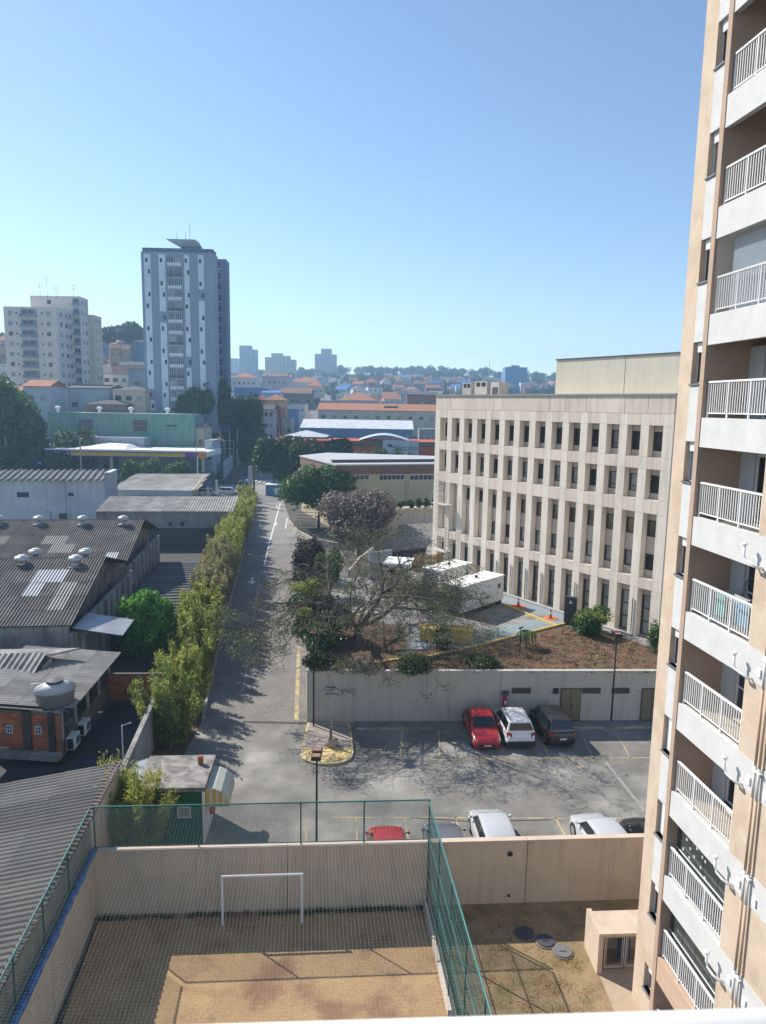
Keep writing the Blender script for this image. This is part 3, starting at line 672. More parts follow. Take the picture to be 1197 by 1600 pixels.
# piers, each a panel per storey
pe = [UR] + [e for k_ in range(14) for e in (op(k_)[1], op(k_)[0])] + [UL]
piers = [(pe[i], pe[i+1]) for i in range(0, len(pe), 2)]
bands = [(18.65, 19.45), (15.58, 16.42), (12.45, 13.42), (6.97, 7.72)]
jg = .012
for (a, c) in piers:
    for (z0, z1) in rows:
        if z1 - z0 > 4: MB().fb(FO, a + .001, c - .001, -RD, 0, z0 + jg, z1 - jg).build('facade_panel', [M_PAN, M_REV], of)
        else: MB().fb(FO, a + .001, c - .001, -RD, 0, z0 + jg, z1 - jg).build('facade_panel', [M_PAN, M_REV], of)
    for (z0, z1) in bands: MB().fb(FO, a + jg, c - jg, -RD, .002, z0, z1).build('facade_panel', M_PAN, of)
for k_ in range(14):
    l, r = op(k_)
    for (z0, z1) in bands: MB().fb(FO, r + jg*.2, l - jg*.2, -RD, -.004 if z0 < 18 else .0, z0, z1).build('spandrel', M_PAN2, of)
us = [UR, op(0)[0] + .2, op(1)[0] + .35, op(3)[0] + .2, op(5)[1] - .2, op(5)[0] + .3, op(9)[1] - .3, op(9)[0] + .3, op(12)[0] + .3, UL]
for a, c in zip(us[:-1], us[1:]): MB().fb(FO, a + .02, c - .02, -RD, .004, 19.47, 20.72).build('parapet_panel', M_PAN2, of)
MB().fb(FO, UR - .05, UL + .05, -.7, .1, 20.73, 20.86).build('parapet_cap', mat('cap_grey', (.33, .32, .30), var=.15, streak=.2), of)
# core behind, side, roof
MB().fb(FO, UR, UL, -17, -RD - .25, ZB - 3, 20.6).build('core_wall', M_REV, of)
M_OG = [GLASS, GLASS, mat('blind_glass', (.30, .31, .30), rough=.3, var=.15, scale=1, rand=.3), mat('warm_glass', (.25, .22, .15), rough=.25, var=.5, scale=.9, rand=.5)]
r3 = random.Random(3)
for k_ in range(14):
    l, r = op(k_)
    for ri, (z0, z1) in enumerate(rows):
        tt = -RD - .2
        def infill(a, c, m=M_SPAN, nm='infill_panel'): MB().fb(FO, r, l, tt - .04, tt + .16, a, c).build(nm, m, of)
        if ri < 2:
            infill(z0, z0 + .42); infill(z1 - .45, z1); 
            window(of, FO, r + .02, l - .02, z0 + .42, z1 - .45, t=tt, fm=DFRAME, gm=M_OG[0] if (ri == 0 and k_ not in (2, 9)) or (k_ % 3 == 0) else M_OG[2], fw=.06, mull=0, trans=(.28,), depth=.14)
        elif ri == 2:
            if k_ in (10, 11, 13): infill(z0, 11.0 if k_ < 12 else z1); 
            if k_ in (10, 11):
                infill(12.1, z1); window(of, FO, r + .02, l - .02, 11.0, 12.1, t=tt, fm=DFRAME, gm=GLASS, fw=.05, mull=0, depth=.14)
            elif k_ == 12: infill(z0, z1)
            elif k_ < 10:
                infill(11.9, z1); infill(9.45, 10.7); infill(z0, 8.25)
                window(of, FO, r + .02, l - .02, 10.7, 11.9, t=tt, fm=DFRAME, gm=M_OG[3] if k_ < 8 else GLASS2, fw=.06, mull=0, depth=.14)
                window(of, FO, r + .02, l - .02, 8.25, 9.45, t=tt, fm=DFRAME, gm=M_OG[0] if k_ in (0, 8) else M_OG[2], fw=.06, mull=0, trans=(.5,) if k_ == 0 else (), depth=.14)
        else:
            infill(6.4, z1)
            if k_ < 10: infill(z0, z0 + .15); window(of, FO, r + .02, l - .02, z0 + .15, 6.4, t=tt, fm=DFRAME, gm=M_OG[2], fw=.07, mull=0, trans=(.33, .66), depth=.14)
            else: infill(z0, 5.0); window(of, FO, r + .02, l - .02, 5.0, 6.4, t=tt, fm=DFRAME, gm=mat('grey_blue_glass', (.13, .16, .22), rough=.3), fw=.05, mull=0, depth=.14)
# low skirting along the base
MB().fb(FO, 1.2, 18, .02, .4, 3.3, 3.45).build('plinth', mat('plinth_grey', (.35, .36, .36), var=.1), of)
# drainpipes standing against piers
for k_ in (0, 3, 5, 6, 7, 8):
    l, r = op(k_); u = l + .3
    MB().tube([FO.p(u, .06, 3.4), FO.p(u, .06, 6.1)], .035, 6).build('standpipe', DGREY, of)
# roof plant and penthouse
tP = -3.5
uP, zP = FO.w(870, 563, tP); 
MB().fb(FO, -3, uP, -15, tP, 20.6, zP).build('penthouse', mat('penthouse_beige', (.56, .54, .45), var=.06, scale=.4, streak=.12), of)
u2, _ = FO.w(978, 560, tP); MB().fb(FO, -3.02, uP + .06, -15.02, tP + .08, zP + .003, zP + .1).build('penthouse_cap', DGREY, of)
MB().fb(FO, u2 - .02, u2 + .02, tP, tP + .006, 20.7, zP).build('wall_joint', DGREY, of)
for i, (px0, px1, pyt, dk) in enumerate(((723, 741, 598, 1), (742, 766, 596, 1), (767, 785, 597, 2))):
    t_ = -4.5; u0, z_ = FO.w(px0, pyt, t_); u1, _ = FO.w(px1 - 5, pyt, t_)
    rp = thing('roof_plant_unit', ['leftmost grey duct box with two dark inlets on the office roof', 'middle grey duct box with two dark inlets on the office roof', 'right duct box with one square opening on the office roof'][i], 'duct box', FO.p((u0+u1)/2, t_, 20.6), group='duct boxes on the office roof')
    MB().fb(FO, u1, u0, t_ - 1.2, t_, 20.6, z_).build('casing', mat('plant_grey', (.42, .42, .41), var=.12, scale=1), rp)
    if dk == 1:
        for f in (.12, .55): MB().fb(FO, u1 + (u0-u1)*f, u1 + (u0-u1)*(f+.3), t_ + .002, t_ + .02, z_ - .5, z_ - .12).build('inlet', BLACK, rp)
    else: MB().fb(FO, u1 + .15, u0 - .25, t_ + .002, t_ + .02, 20.8, z_ - .5).build('inlet', DGREY, rp)
# caged ladders and platforms at the far end
ld = thing('fire_ladder', 'caged metal ladder with platforms on the far end of the office facade', 'ladder', FO.p(23.4, .5, 3.3))
M_LAD = mat('ladder_paint', (.50, .47, .42), var=.1)
for z in (10.3, 5.7):
    MB().fb(FO, 22.4, 24.7, .05, .9, z, z + .06).build('platform', M_LAD, ld)
    b = MB()
    for u in (22.4, 23.5, 24.7): b.tube([FO.p(u, .88, z), FO.p(u, .88, z + 1.1)], .02, 5)
    b.tube([FO.p(22.4, .88, z + 1.1), FO.p(24.7, .88, z + 1.1)], .02, 5); b.build('guard_rail', M_LAD, ld)
for uu, z0, z1 in ((23.9, 5.7, 13.0), (22.3, 3.3, 8.5), (20.9, 8.0, 9.6)):
    b = MB()
    for du in (-.25, .25): b.tube([FO.p(uu + du, .25, z0), FO.p(uu + du, .25, z1)], .02, 5)
    zz = z0
    while zz < z1: b.tube([FO.p(uu - .25, .25, zz), FO.p(uu + .25, .25, zz)], .014, 4); zz += .3
    b.build('ladder', M_LAD, ld)
    b = MB(); zz = z0 + 2.0 if z1 - z0 > 2 else z0
    b.tube([FO.p(uu, .9, zz), FO.p(uu, .9, z1 + .4)], .014, 4)
    while zz < z1 + .4:
        b.tube([FO.p(uu - .35, .25, zz), FO.p(uu - .3, .75, zz), FO.p(uu, .9, zz), FO.p(uu + .3, .75, zz), FO.p(uu + .35, .25, zz)], .014, 4); zz += .55
    b.build('safety_cage', M_LAD, ld)
# ------------------------------------------------------------------ terrace equipment
M_GEN = mat('generator_white', (.70, .69, .66), rough=.5, var=.06, scale=1, streak=.15)
def generator(label, P, az, L, H, Wd):
    g = thing('generator', label, 'generator', P, az, 'white generators on the terrace'); F = Fr(P, az); z = P[2]
    MB().fb(F, 0, L, -Wd, 0, z + .4, z + H).build('casing', M_GEN, g)
    MB().fb(F, -.04, L + .04, -Wd - .04, .04, z + H + .003, z + H + .08).build('roof', mat('gen_roof', (.78, .77, .74), var=.08, scale=2), g)
    MB().fb(F, .1, L - .1, -Wd + .1, -.1, z + .0, z + .398).build('skid', BLACK, g)
    for i in range(5):
        MB().fb(F, .3 + i*.95, .3 + i*.95 + .85, .002, .02, z + .65, z + H - .25).build('panel', mat('gen_panel', (.72, .71, .68), var=.05), g)
    for u in (.9, 2.2, 3.4): MB().fb(F, u, u + .1, .021, .05, z + 1.1, z + 1.2).build('latch', BLACK, g)
    MB().fb(F, .55, .9, .021, .04, z + 1.5, z + 1.9).build('control_window', DGREY, g)
    MB().lathe(F.p(L*.45, -Wd*.5, z + H + .08), [(.12, 0), (.12, .2), (.1, .22)], 8).build('exhaust', BLACK, g)
    for i in range(9): MB().fb(F, L + .003, L + .05, -Wd + .12, -.12, z + .6 + i*.2, z + .68 + i*.2).build('louvre', DGREY, g)
    return g
a, c = G(786, 938, 3.6), G(722, 962, 3.5); azg = degrees(atan2(c.x - a.x, c.y - a.y))
generator('nearest white box generator with side louvres standing in front of the office', Vector((a.x, a.y, 3.3)), azg, (c - a).length, 2.45, 2.0)
generator('white box generator standing behind the nearer one, half hidden by branches', Vector((a.x - 2.2, a.y + 4.2, 3.3)), azg, 4.6, 2.5, 2.0)
gh = thing('guardhouse', 'small white guardhouse with a flat overhanging roof behind the bare tree', 'guardhouse', (1, 61.5, 3.3))
Fg2 = fr2(G(635, 935, 3.3), G(612, 938, 3.3)); Fg2 = Fr((2.3, 61.2), -80)
MB().fb(Fg2, 0, 1.9, -2.3, 0, 3.3, 5.9).build('wall', mat('guard_white', (.62, .60, .54), var=.08, streak=.2), gh)
MB().fb(Fg2, -.2, 2.2, -2.6, .3, 5.903, 6.05).build('roof', WHITE, gh)
MB().fb(Fg2, .5, 1.5, .003, .03, 4.9, 5.4).build('window', DGREY, gh)
Fg3 = Fr(Fg2.p(1.9, 0, 0), Fg2.az + 90); MB().fb(Fg3, -1.5, -.9, .003, .03, 4.6, 5.3).build('window', DGREY, gh)
yw = thing('yellow_tank_wall', 'low bright yellow masonry box on the terrace under the tree', 'low wall', G(700, 1003, 3.3))
Fy = fr2(G(738, 1006, 3.3), G(656, 1001, 3.3)); MB().fb(Fy, 0, (G(738, 1006, 3.3) - G(656, 1001, 3.3)).length, -1.3, 0, 3.3, 4.15).build('masonry', mat('bright_yellow_wall', (.60, .45, .07), var=.15, scale=1.5, streak=.3), yw)
MB().fb(Fy, .1, 3.8, -1.2, -.1, 4.153, 4.2).build('lid', mat('yellow_lid', (.55, .42, .1), var=.2, scale=2), yw)
bg_ = thing('black_gate', 'small black metal railing beside the yellow box in the garden', 'railing', G(700, 1030, 3.3))
Fb = fr2(G(718, 1035, 3.3), G(662, 1022, 3.3)); Lb = (G(718, 1035, 3.3) - G(662, 1022, 3.3)).length
MB().tube([Fb.p(0, 0, 4.2), Fb.p(Lb, 0, 4.2)], .03, 6).build('top_rail', BLACK, bg_)
for i in range(12): MB().tube([Fb.p(i*Lb/11, 0, 3.3), Fb.p(i*Lb/11, 0, 4.2)], .015, 5).build('bar', BLACK, bg_)
# totem sign
tt_ = thing('totem_sign', 'dark slab totem sign with a small white emblem by the office corner', 'sign', G(890, 977, 3.3))
Ft_ = fr2(G(899, 978, 3.3), G(884, 976, 3.3)); MB().fb(Ft_, 0, .9, -.35, 0, 3.3, 5.5).build('slab', mat('totem_dark', (.05, .052, .06), rough=.4), tt_, bevel=.01)
MB().poly([Ft_.p(.58, .004, 5.0), Ft_.p(.32, .004, 5.0), Ft_.p(.45, .004, 5.27)]).build('emblem', WHITE, tt_)
# cones
def cone(label, P):
    t_ = thing('traffic_cone', label, 'traffic cone', P, group='orange cones along the office'); P = Vector(P)
    MB().fb(Fr(P, 20), -.55, .55, -.55, .55, P.z + .002, P.z + .012).build('painted_square', mat('orange_square', (.50, .17, .08), var=.15, scale=4), t_)
    MB().lathe(P, [(.2, .0), (.2, .04), (.12, .05), (.09, .35)], 10).build('cone_body', mat('cone_orange', (.45, .09, .04)), t_)
    MB().lathe(P, [(.089, .351), (.07, .5)], 10).build('white_band', WHITE, t_); MB().lathe(P, [(.069, .501), (.03, .75)], 10).build('cone_tip', mat('cone_orange', (.45, .09, .04)), t_)
cone('orange cone on a red square near the generators', G(810, 947, 3.31)); cone('orange cone on a red square near the dark totem', G(860, 966, 3.31))
# street lamps of the lot
def lot_lamp(label, P, zt_, az=0, double=True):
    l = thing('street_lamp', label, 'street lamp', P, group='black lamp posts of the parking lot'); P = Vector(P)
    MB().tube([P, P + Vector((0, 0, zt_ - P.z))], [.055, .04], 8).build('pole', BLACK, l)
    MB().lathe(P, [(.02, 0), (.13, 0), (.13, .03), (.05, .08)], 10).build('base_plate', BLACK, l)
    F = Fr(P, 0)
    for i, (dt, s_) in enumerate(((0, 1), (-.75, -1)) if double else ((0, 1),)):
        # two shallow lamp boxes, one before and one behind the pole head
        h = MB().fb(F, -.42 + dt*-1*0 + (0 if i == 0 else .55), .0 + (0 if i == 0 else .55), -.21, .21, zt_ + .0, zt_ + .16).build('lamp_head', BLACK, l)
        MB().fb(F, -.36 + (0 if i == 0 else .55), -.06 + (0 if i == 0 else .55), -.17, .17, zt_ + .161, zt_ + .18).build('lamp_lid', mat('lid_brown', (.28, .15, .11), var=.1), h)
    MB().tube([P + Vector((0, -.1, zt_ - P.z)), P + Vector((0, .2, zt_ - P.z))], .03, 6).build('arm', BLACK, l)
lot_lamp('black lamp post with two boxy brown topped heads between court fence and island', (-2.72, 29.3, 0), D(499, 1182, 29.3).z)
lot_lamp('thin black lamp post beside the traffic island, its head lost in the tree', G(490, 1137, 0), 6.0)
lot_lamp('thin black lamp post in front of the wall doors', G(955, 1128, 0), D(958, 992, G(955, 1128).y).z)
MB_ = MB(); P = G(812, 1025, 3.3); top(MB_.tube([P, P + Vector((0, 0, 1.9))], .035, 6).tube([P + Vector((-.15, 0, 1.9)), P + Vector((.15, 0, 2.0))], .05, 6).build('garden_post', BLACK), 'short dark garden post on the reddish slope', 'post')
P = G(483, 1128, 0); top(MB().tube([P, P + Vector((0, 0, 1.0))], .02, 5).build('thin_stake', DGREY), 'thin stake at the corner of the retaining wall', 'stake')
# ================================================================== OLD WORKSHOPS ON THE LEFT
M_FIB = mat('fibre_cement_sheet', (.135, .122, .11), var=.22, scale=.7, rand=.16, rough=.95, col2=(.09, .088, .085), s2=.9, lo=.45, hi=.65)
M_FIB2 = mat('pale_fibre_sheet', (.30, .29, .265), var=.2, scale=.8, rand=.15, rough=.95, col2=(.20, .19, .175), s2=.7, lo=.45, hi=.65)
M_FIB3 = mat('weathered_fibre_sheet', (.235, .215, .19), var=.28, scale=.9, rand=.2, rough=.95, col2=(.15, .145, .135), s2=.9, lo=.42, hi=.62)  # weathered grey-brown sheets of the large roof
M_FIBD = mat('shade_black_sheet', (.035, .036, .04), var=.3, scale=.6, rand=.15, rough=.7)
M_SKY = mat('translucent_sheet', (.38, .40, .41), var=.1, scale=3, rough=.4)
M_SKY2 = mat('dull_translucent_sheet', (.21, .195, .175), var=.15, scale=3, rough=.6)
M_GRW = mat('stained_grey_wall', (.30, .29, .275), var=.2, scale=.6, streak=.4, rough=.95, col2=(.16, .155, .15), s2=.5, lo=.5, hi=.68)
M_DKW = mat('dark_wall', (.08, .078, .075), var=.25, scale=.8, streak=.3)  # very dark tone for walls and roof decks
AZL = -7.5
def shed(name, label, E, ze, zr, depth, right_w, extra=None, vents=(), front_wall=True, zb=0):
    """gabled shed: E = near right eave corner, roof runs left (FU) and back"""
    F = Fr(E, AZL)   # u: away, N: to the left
    s = thing(name, label, 'workshop', F.p(depth, right_w/2, 0), AZL)
    hd = depth
    rf = MB()
    rf.poly([F.p(-.1, 0, ze), F.p(-.1, right_w, ze), F.p(hd, right_w, zr), F.p(hd, 0, zr)][::-1]); rf.poly([F.p(hd, 0, zr), F.p(hd, right_w, zr), F.p(2*hd, right_w, ze), F.p(2*hd, 0, ze)][::-1])
    rf = rf.build('roof', M_DKW, s)
    corr(rf, F.p(-.25, right_w, ze - .05), F.p(-.25, -.15, ze - .05), F.p(hd, right_w, zr + .03), M_FIB, per=.2, amp=.035, extra=extra, rl=1.85)
    corr(rf, F.p(2*hd + .2, -.15, ze - .05), F.p(2*hd + .2, right_w, ze - .05), F.p(hd, -.15, zr + .02), M_FIB, per=.2, amp=.035, rl=3)
    # gable wall set back under the verge and lower parapet wall
    g = MB(); pts = [(0, zb), (2*hd, zb), (2*hd, ze - .1), (hd, zr - .15), (0, ze - .1)]
    k = len(g.v); g.v += [tuple(F.p(u, 1.1, z)) for u, z in pts] + [tuple(F.p(u, 1.35, z)) for u, z in pts]
    g.f += [(0, 1, 2, 3, 4), (9, 8, 7, 6, 5)] + [(i, 5 + i, 5 + (i+1) % 5, (i+1) % 5) for i in range(5)]
    g.build('gable_wall', mat('dark_gable', (.16, .13, .12), var=.3, scale=.8, col2=(.25, .23, .21), s2=.6), s)
    MB().fb(F, 0.05, 2*hd - .05, -.1, .12, zb, ze - .62).build('side_wall', M_GRW, s)
    for i in range(int(2*hd / 1.9)):
        MB().fb(F, .4 + i*1.9, .75 + i*1.9, -.28, -.102, zb, ze - .7).build('pilaster', M_GRW, s)
    if front_wall: MB().fb(F, -.02, .2, .14, right_w, zb, ze - .15).build('front_wall', M_GRW, s)
    for (u, tt, z) in vents:
        p = F.p(u, tt, ze + (zr - ze) * u / hd)
        v = MB(); v.hexa([p + F.U*a + F.N*b_ + Vector((0, 0, a*(zr-ze)/hd + c)) for c in (.06, .12) for a, b_ in ((-.5, -.4), (-.5, .4), (.5, .4), (.5, -.4))]) 
        v = v.build('vent_base', STEEL, rf)
    return s, F, rf
VW = []
def turbine(label, P):
    t = thing('roof_ventilator', label, 'roof ventilator', P, group='turbine ventilators on the workshop roofs'); P = Vector(P)
    MB().lathe(P, [(.26, -.15), (.26, .25)], 12).build('neck', STEEL, t, smooth=True)
    b = MB(); b.lathe(P, [(.28, .25), (.46, .34), (.52, .5), (.46, .66), (.3, .72)], 16); b.build('turbine_head', mat('turbine_metal', (.45, .46, .45), rough=.4, metal=.5, var=.25, scale=14), t, smooth=True)
    MB().lathe(P, [(.02, .721), (.30, .722), (.26, .78), (.02, .80)], 14).build('cap', mat('turbine_cap', (.62, .63, .62), rough=.4, metal=.3), t)
    MB().fb(Fr(P, AZL), -.5, .5, -.45, .45, P.z - .12, P.z - .04).build('flashing', mat('flashing_grey', (.33, .33, .32)), t)
E2 = G(110, 975, 5.5)
s2, F2, rf2 = shed('workshop', 'nearer old workshop with a dark corrugated gable roof and two ventilators', E2, 5.5, 7.9, 8.95, 16, extra=[(11, 3, M_SKY), (12, 3, M_SKY), (11, 2, M_SKY), (13, 1, M_SKY2), (13, 2, M_SKY2)])
E1 = G(197, 876, 5.5)
s1, F1, rf1 = shed('workshop', 'farther old workshop with a dark corrugated gable roof and a row of ventilators', E1, 5.5, 7.9, 8.1, 22, extra=[(14, 1, M_SKY2), (15, 1, M_SKY2), (13, 2, M_SKY2), (14, 2, M_SKY2), (19, 0, M_SKY), (9, 2, M_SKY2)])
for i, (px, py, hgt, lab) in enumerate(((40, 872, 7.9, 'front left turbine ventilator on the nearer workshop roof'), (123, 872, 7.9, 'front right turbine ventilator on the nearer workshop roof'), (52, 866, 7.9, 'turbine ventilator just behind the front left one'), (131, 866, 7.9, 'turbine ventilator just behind the front right one'))):
    back = i >= 2; P = G(px, 874 if not back else 869, 7.9); P = P + F2.U * (.5 if back else -.8); P.z = 7.62; turbine(lab, P)
for px, lab in ((2, 'leftmost turbine ventilator along the far workshop ridge'), (64, 'second turbine ventilator along the far workshop ridge'), (132, 'third turbine ventilator along the far workshop ridge'), (195, 'last turbine ventilator near the far workshop gable')):
    P = G(px, 814, 7.9) - F1.U * .6; P.z = 7.75; turbine(lab, P)
# satellite dish
P = G(133, 842, 7.2); P = F2.p(8, -.3, 5.6)
# metal awning on the side of the near workshop + flue
aw = thing('metal_awning', 'pale corrugated metal awning projecting from the near workshop', 'awning', F2.p(3, -1, 4.6))
awm = MB(); awm.poly([F2.p(.3, -.1, 5.0), F2.p(3.6, -.1, 5.0), F2.p(3.6, -3.0, 4.5), F2.p(.3, -3.0, 4.5)]); awm = awm.build('awning_frame', STEEL, aw)
corr(awm, F2.p(.2, -3.1, 4.5), F2.p(3.7, -3.1, 4.5), F2.p(.2, -.1, 5.05), mat('galvanised_sheet', (.42, .44, .47), var=.15, scale=.8, rough=.45, metal=.3), per=.2, amp=.02, rl=3)
P = G(128, 1012, 3.2); fl = thing('flue_stack', 'pale metal flue with a conical cap below the near workshop', 'flue', P)
MB().tube([P - Vector((0, 0, 1.5)), P + Vector((0, 0, .95))], .28, 12).build('pipe', mat('flue_metal', (.5, .52, .53), metal=.3, rough=.4, streak=.2), fl, smooth=True)
MB().lathe(P + Vector((0, 0, .98)), [(.5, 0), (.46, .05), (.05, .28)], 14).build('cap', mat('turbine_cap', (.62, .63, .62)), fl)
# dark low roof between workshops and hedge
dk = thing('dark_shed', 'low shed with a black ribbed roof between the workshops and the bamboo hedge', 'shed', F1.p(4, -4, 0), AZL)
MB().fb(F1, -10, 13, -8.5, -.6, 0, 2.4).build('wall', M_DKW, dk)
rb = MB().fb(F1, -10, 13, -8.6, -.5, 2.403, 2.5).build('roof', M_FIBD, dk)  # black sheet and pale ribs put shade and reflected light into colour
for i in range(22):
    F_ = F1; uu = -9.3 + i
    MB().hexa([F_.p(u, t, z) for z in (2.503, 2.6) for u, t in ((uu, -.5), (uu + .1, -.5), (uu + .1, -8.5), (uu, -8.5))][::1] if False else [F_.p(uu + .1, -8.5, 2.503), F_.p(uu + .1, -.7, 2.503), F_.p(uu, -.7, 2.503), F_.p(uu, -8.5, 2.503), F_.p(uu + .1, -8.5, 2.6), F_.p(uu + .1, -.7, 2.6), F_.p(uu, -.7, 2.6), F_.p(uu, -8.5, 2.6)]).build('roof_rib', mat('rib_sheen_grey', (.22, .23, .25), rough=.5, rand=.3), rb)
# concrete low block with ribbed roof, behind
FB = Fr(G(362, 798, 5), -82 + 180 - 180)
A_, B_ = G(362, 798, 5), G(150, 798, 5)
FB = fr2(A_, B_)  # faces the camera, u to the left
cb = thing('concrete_shed', 'long stained concrete shed with a half shaded ribbed roof', 'shed', FB.p(9, -3, 0))
LB = (B_ - A_).length
MB().fb(FB, 0, LB, -.3, 0, 2.6, 4.9).build('wall', M_GRW, cb)
MB().fb(FB, .8, LB, -.35, -.05, 0, 2.58).build('lower_wall', M_DKW, cb)
MB().fb(FB, 0.02, .3, -7, -.31, 0, 4.85).build('end_wall', M_GRW, cb)
MB().fb(FB, LB - .3, LB, -7, -.31, 0, 4.85).build('end_wall', M_GRW, cb)
rfb = MB().poly([FB.p(0, .1, 4.92), FB.p(LB, .1, 4.92), FB.p(LB, -7, 6.0), FB.p(0, -7, 6.0)][::-1]).build('roof', M_DKW, cb)
corr(rfb, FB.p(LB, .35, 4.9), FB.p(-.2, .35, 4.9), FB.p(LB, -7, 6.0), M_FIB2, per=.35, amp=.05, rl=4, sw=1.05)
for u in (LB * .37, LB * .46): MB().tube([FB.p(u, .01, 3.15), FB.p(u, .06, 3.15)], .3, 12).build('round_vent', BLACK, cb)
# white building on the left, its dark ribbed roof and parapet
Aw, Bw = G(163, 748, 8), G(-40, 748, 8); FWB = fr2(Aw, Bw); LW = (Bw - Aw).length
wb = thing('white_warehouse', 'white walled warehouse with a coarse dark ribbed roof at the left edge', 'warehouse', FWB.p(8, -5, 0))
M_WWL = mat('white_wall_weathered', (.62, .63, .64), var=.05, scale=.4, streak=.2, col2=(.50, .51, .52), s2=.15)
MB().fb(FWB, 0.02, LW, -.3, 0, -.5, 7.75).build('wall', M_WWL, wb)
MB().fb(FWB, -.9, .0, -5, .1, -.5, 8.9).build('parapet_wall', mat('grey_parapet', (.40, .42, .45), var=.1, streak=.5), wb)
MB().hexa([FWB.p(u, t, z) for (u, t, z) in ((-.3, .1, 8.903), (-.9, .1, 8.903), (-.9, -5, 8.903), (-.3, -5, 8.903), (-.3, .1, 9), (-.9, .1, 9), (-.9, -5, 9), (-.3, -5, 9))][::1]).build('parapet_cap', WHITE, wb)
rw_ = MB().poly([FWB.p(0, .3, 7.8), FWB.p(LW, .3, 7.8), FWB.p(LW, -4.5, 8.8), FWB.p(0, -4.5, 8.8)][::-1]).build('roof', M_DKW, wb)
corr(rw_, FWB.p(LW, .6, 7.8), FWB.p(.05, .6, 7.8), FWB.p(LW, -4.5, 8.8), mat('canal_roof_sheet', (.16, .17, .18), var=.2, rand=.1, rough=.8), per=.98, amp=.16, sw=.98, rl=6)
for px0, px1, py0, py1 in ((27, 45, 769, 777), (107, 115, 770, 775)):
    u0, z0 = FWB.w(px0, py1); u1, z1 = FWB.w(px1, py0); window(wb, FWB, u1, u0, z0, z1, t=.0, fm=DGREY, gm=GLASS, mull=2, trans=(.33, .66), fw=.05)
u0, z0 = FWB.w(99, 806); ac = MB().fb(FWB, u0 - .5, u0 + .5, 0, .4, z0 - .4, z0 + .4); top(ac.build('wall_air_conditioner', DGREY), 'grey air conditioner box low on the white warehouse wall', 'air conditioner')
u0, z0 = FWB.w(81, 811); u1, z1 = FWB.w(75, 799); top(MB().tube([FWB.p(u0, .4, z0 - 2), FWB.p(u0, .4, z1), FWB.p(u0 + .7, .4, z1 + .05)], .05, 6).build('bent_vent_pipe', DGREY), 'thin bent pipe rising before the white warehouse wall', 'pipe')
u0, z0 = FWB.w(104, 800); MB().tube([FWB.p(u0, .05, z0 - 2), FWB.p(u0, .05, 7.5)], .05, 6).build('downpipe', mat('pipe_grey', (.4, .42, .45)), wb)
# service canopy (white ribbed flat roof with thick tan edge)
Ac, Bc = G(303, 767, 5.2), G(170, 765, 5.2); FC = fr2(Ac, Bc); LC = (Bc - Ac).length
sc_ = thing('service_canopy', 'wide pale ribbed canopy with a thick tan right edge beside the crossing', 'canopy', FC.p(7, -10, 0))
Dc = G(322, 739, 5.6); 
mb2 = MB(); mb2.fb(FC, -.0, LC, -.2, .0, 4.3, 5.25); mb2.build('front_fascia', mat('fascia_blue_grey', (.50, .53, .57), var=.1, streak=.2), sc_)
Dp = Vector((Dc.x, Dc.y, 0)); Ap = Vector((Ac.x, Ac.y, 0)); FE = fr2(Dp, Ap); LE = (Dp - Ap).length
MB().fb(FE, 0, LE, -.3, .0 + .0, 4.3, 5.35).build('side_fascia', mat('fascia_tan', (.48, .36, .22), var=.12, scale=1, streak=.3), sc_)
back = Dp + (Vector((Bc.x, Bc.y, 0)) - Ap)
rs_ = MB().poly([(Ap.x, Ap.y, 5.1), (Dp.x, Dp.y, 5.3), (back.x, back.y, 5.3), (Bc.x, Bc.y, 5.1)]).build('roof', CONC, sc_)
corr(rs_, (Bc.x, Bc.y, 5.12), (Ap.x + .2, Ap.y, 5.12), (back.x, back.y, 5.35), mat('canopy_sheet', (.40, .38, .34), var=.2, rand=.1, scale=.4, col2=(.30, .27, .23), s2=.3), per=.5, amp=.06, rl=9, sw=1.5)
for (u, t) in ((1, -1), (7, -1), (12, -1), (1, -14), (7, -14), (2, -26)): MB().fb(FC, u - .2, u + .2, t - .2, t + .2, 0, 4.29).build('column', WHITE, sc_)
# ------------------------------------------------------------------ lower left workshop group
M_BRK = mat('orange_block', (.38, .115, .045), var=.2, scale=1.6, rough=.95, rand=.12, col2=(.2, .07, .04), s2=1.2, lo=.52, hi=.68)
M_MOR = mat('grey_mortar', (.17, .12, .10), var=.2, scale=2)
def blockwall(parent, F, u0, u1, z0, z1, th=.18, m=M_BRK, bw=.39, bh=.19, holes=()):
    """courses of hollow orange blocks, each its own object on a mortar core"""
    c = MB().fb(F, u0, u1, -th, -.012, z0, z1).build('brick_wall', M_MOR, parent)
    me = None; key = (round(F.az, 1),)
    nr = int((z1 - z0) / bh); nc = int((u1 - u0) / bw) + 1
    for r in range(nr):
        for k in range(nc + 1):
            a = u0 + (k - .5 * (r % 2)) * bw; b_ = a + bw - .015; a = max(a, u0 + .004); b_ = min(b_, u1 - .004)
            if b_ - a < .06: continue
            za = z0 + r * bh + .006; zb_ = za + bh - .016
            if any(h[0] < (a+b_)/2 < h[1] and h[2] < (za+zb_)/2 < h[3] for h in holes): continue
            yield c, F, a, b_, za, zb_, m
def mkblocks(gen, cnt=[0]):
    cache = {}
    for c, F, a, b_, za, zb_, m in gen:
        L = round(b_ - a, 3); key = (L, round(F.az, 2))
        if key not in cache:
            o = MB().fb(Fr((0, 0), F.az), 0, L, -.10, .0, 0, zb_ - za).build('brick', m); cache[key] = o.data; bpy.data.objects.remove(o)
        place(cache[key], 'brick', c, Matrix.Translation(F.p(a, rng.uniform(0, .012), za)))
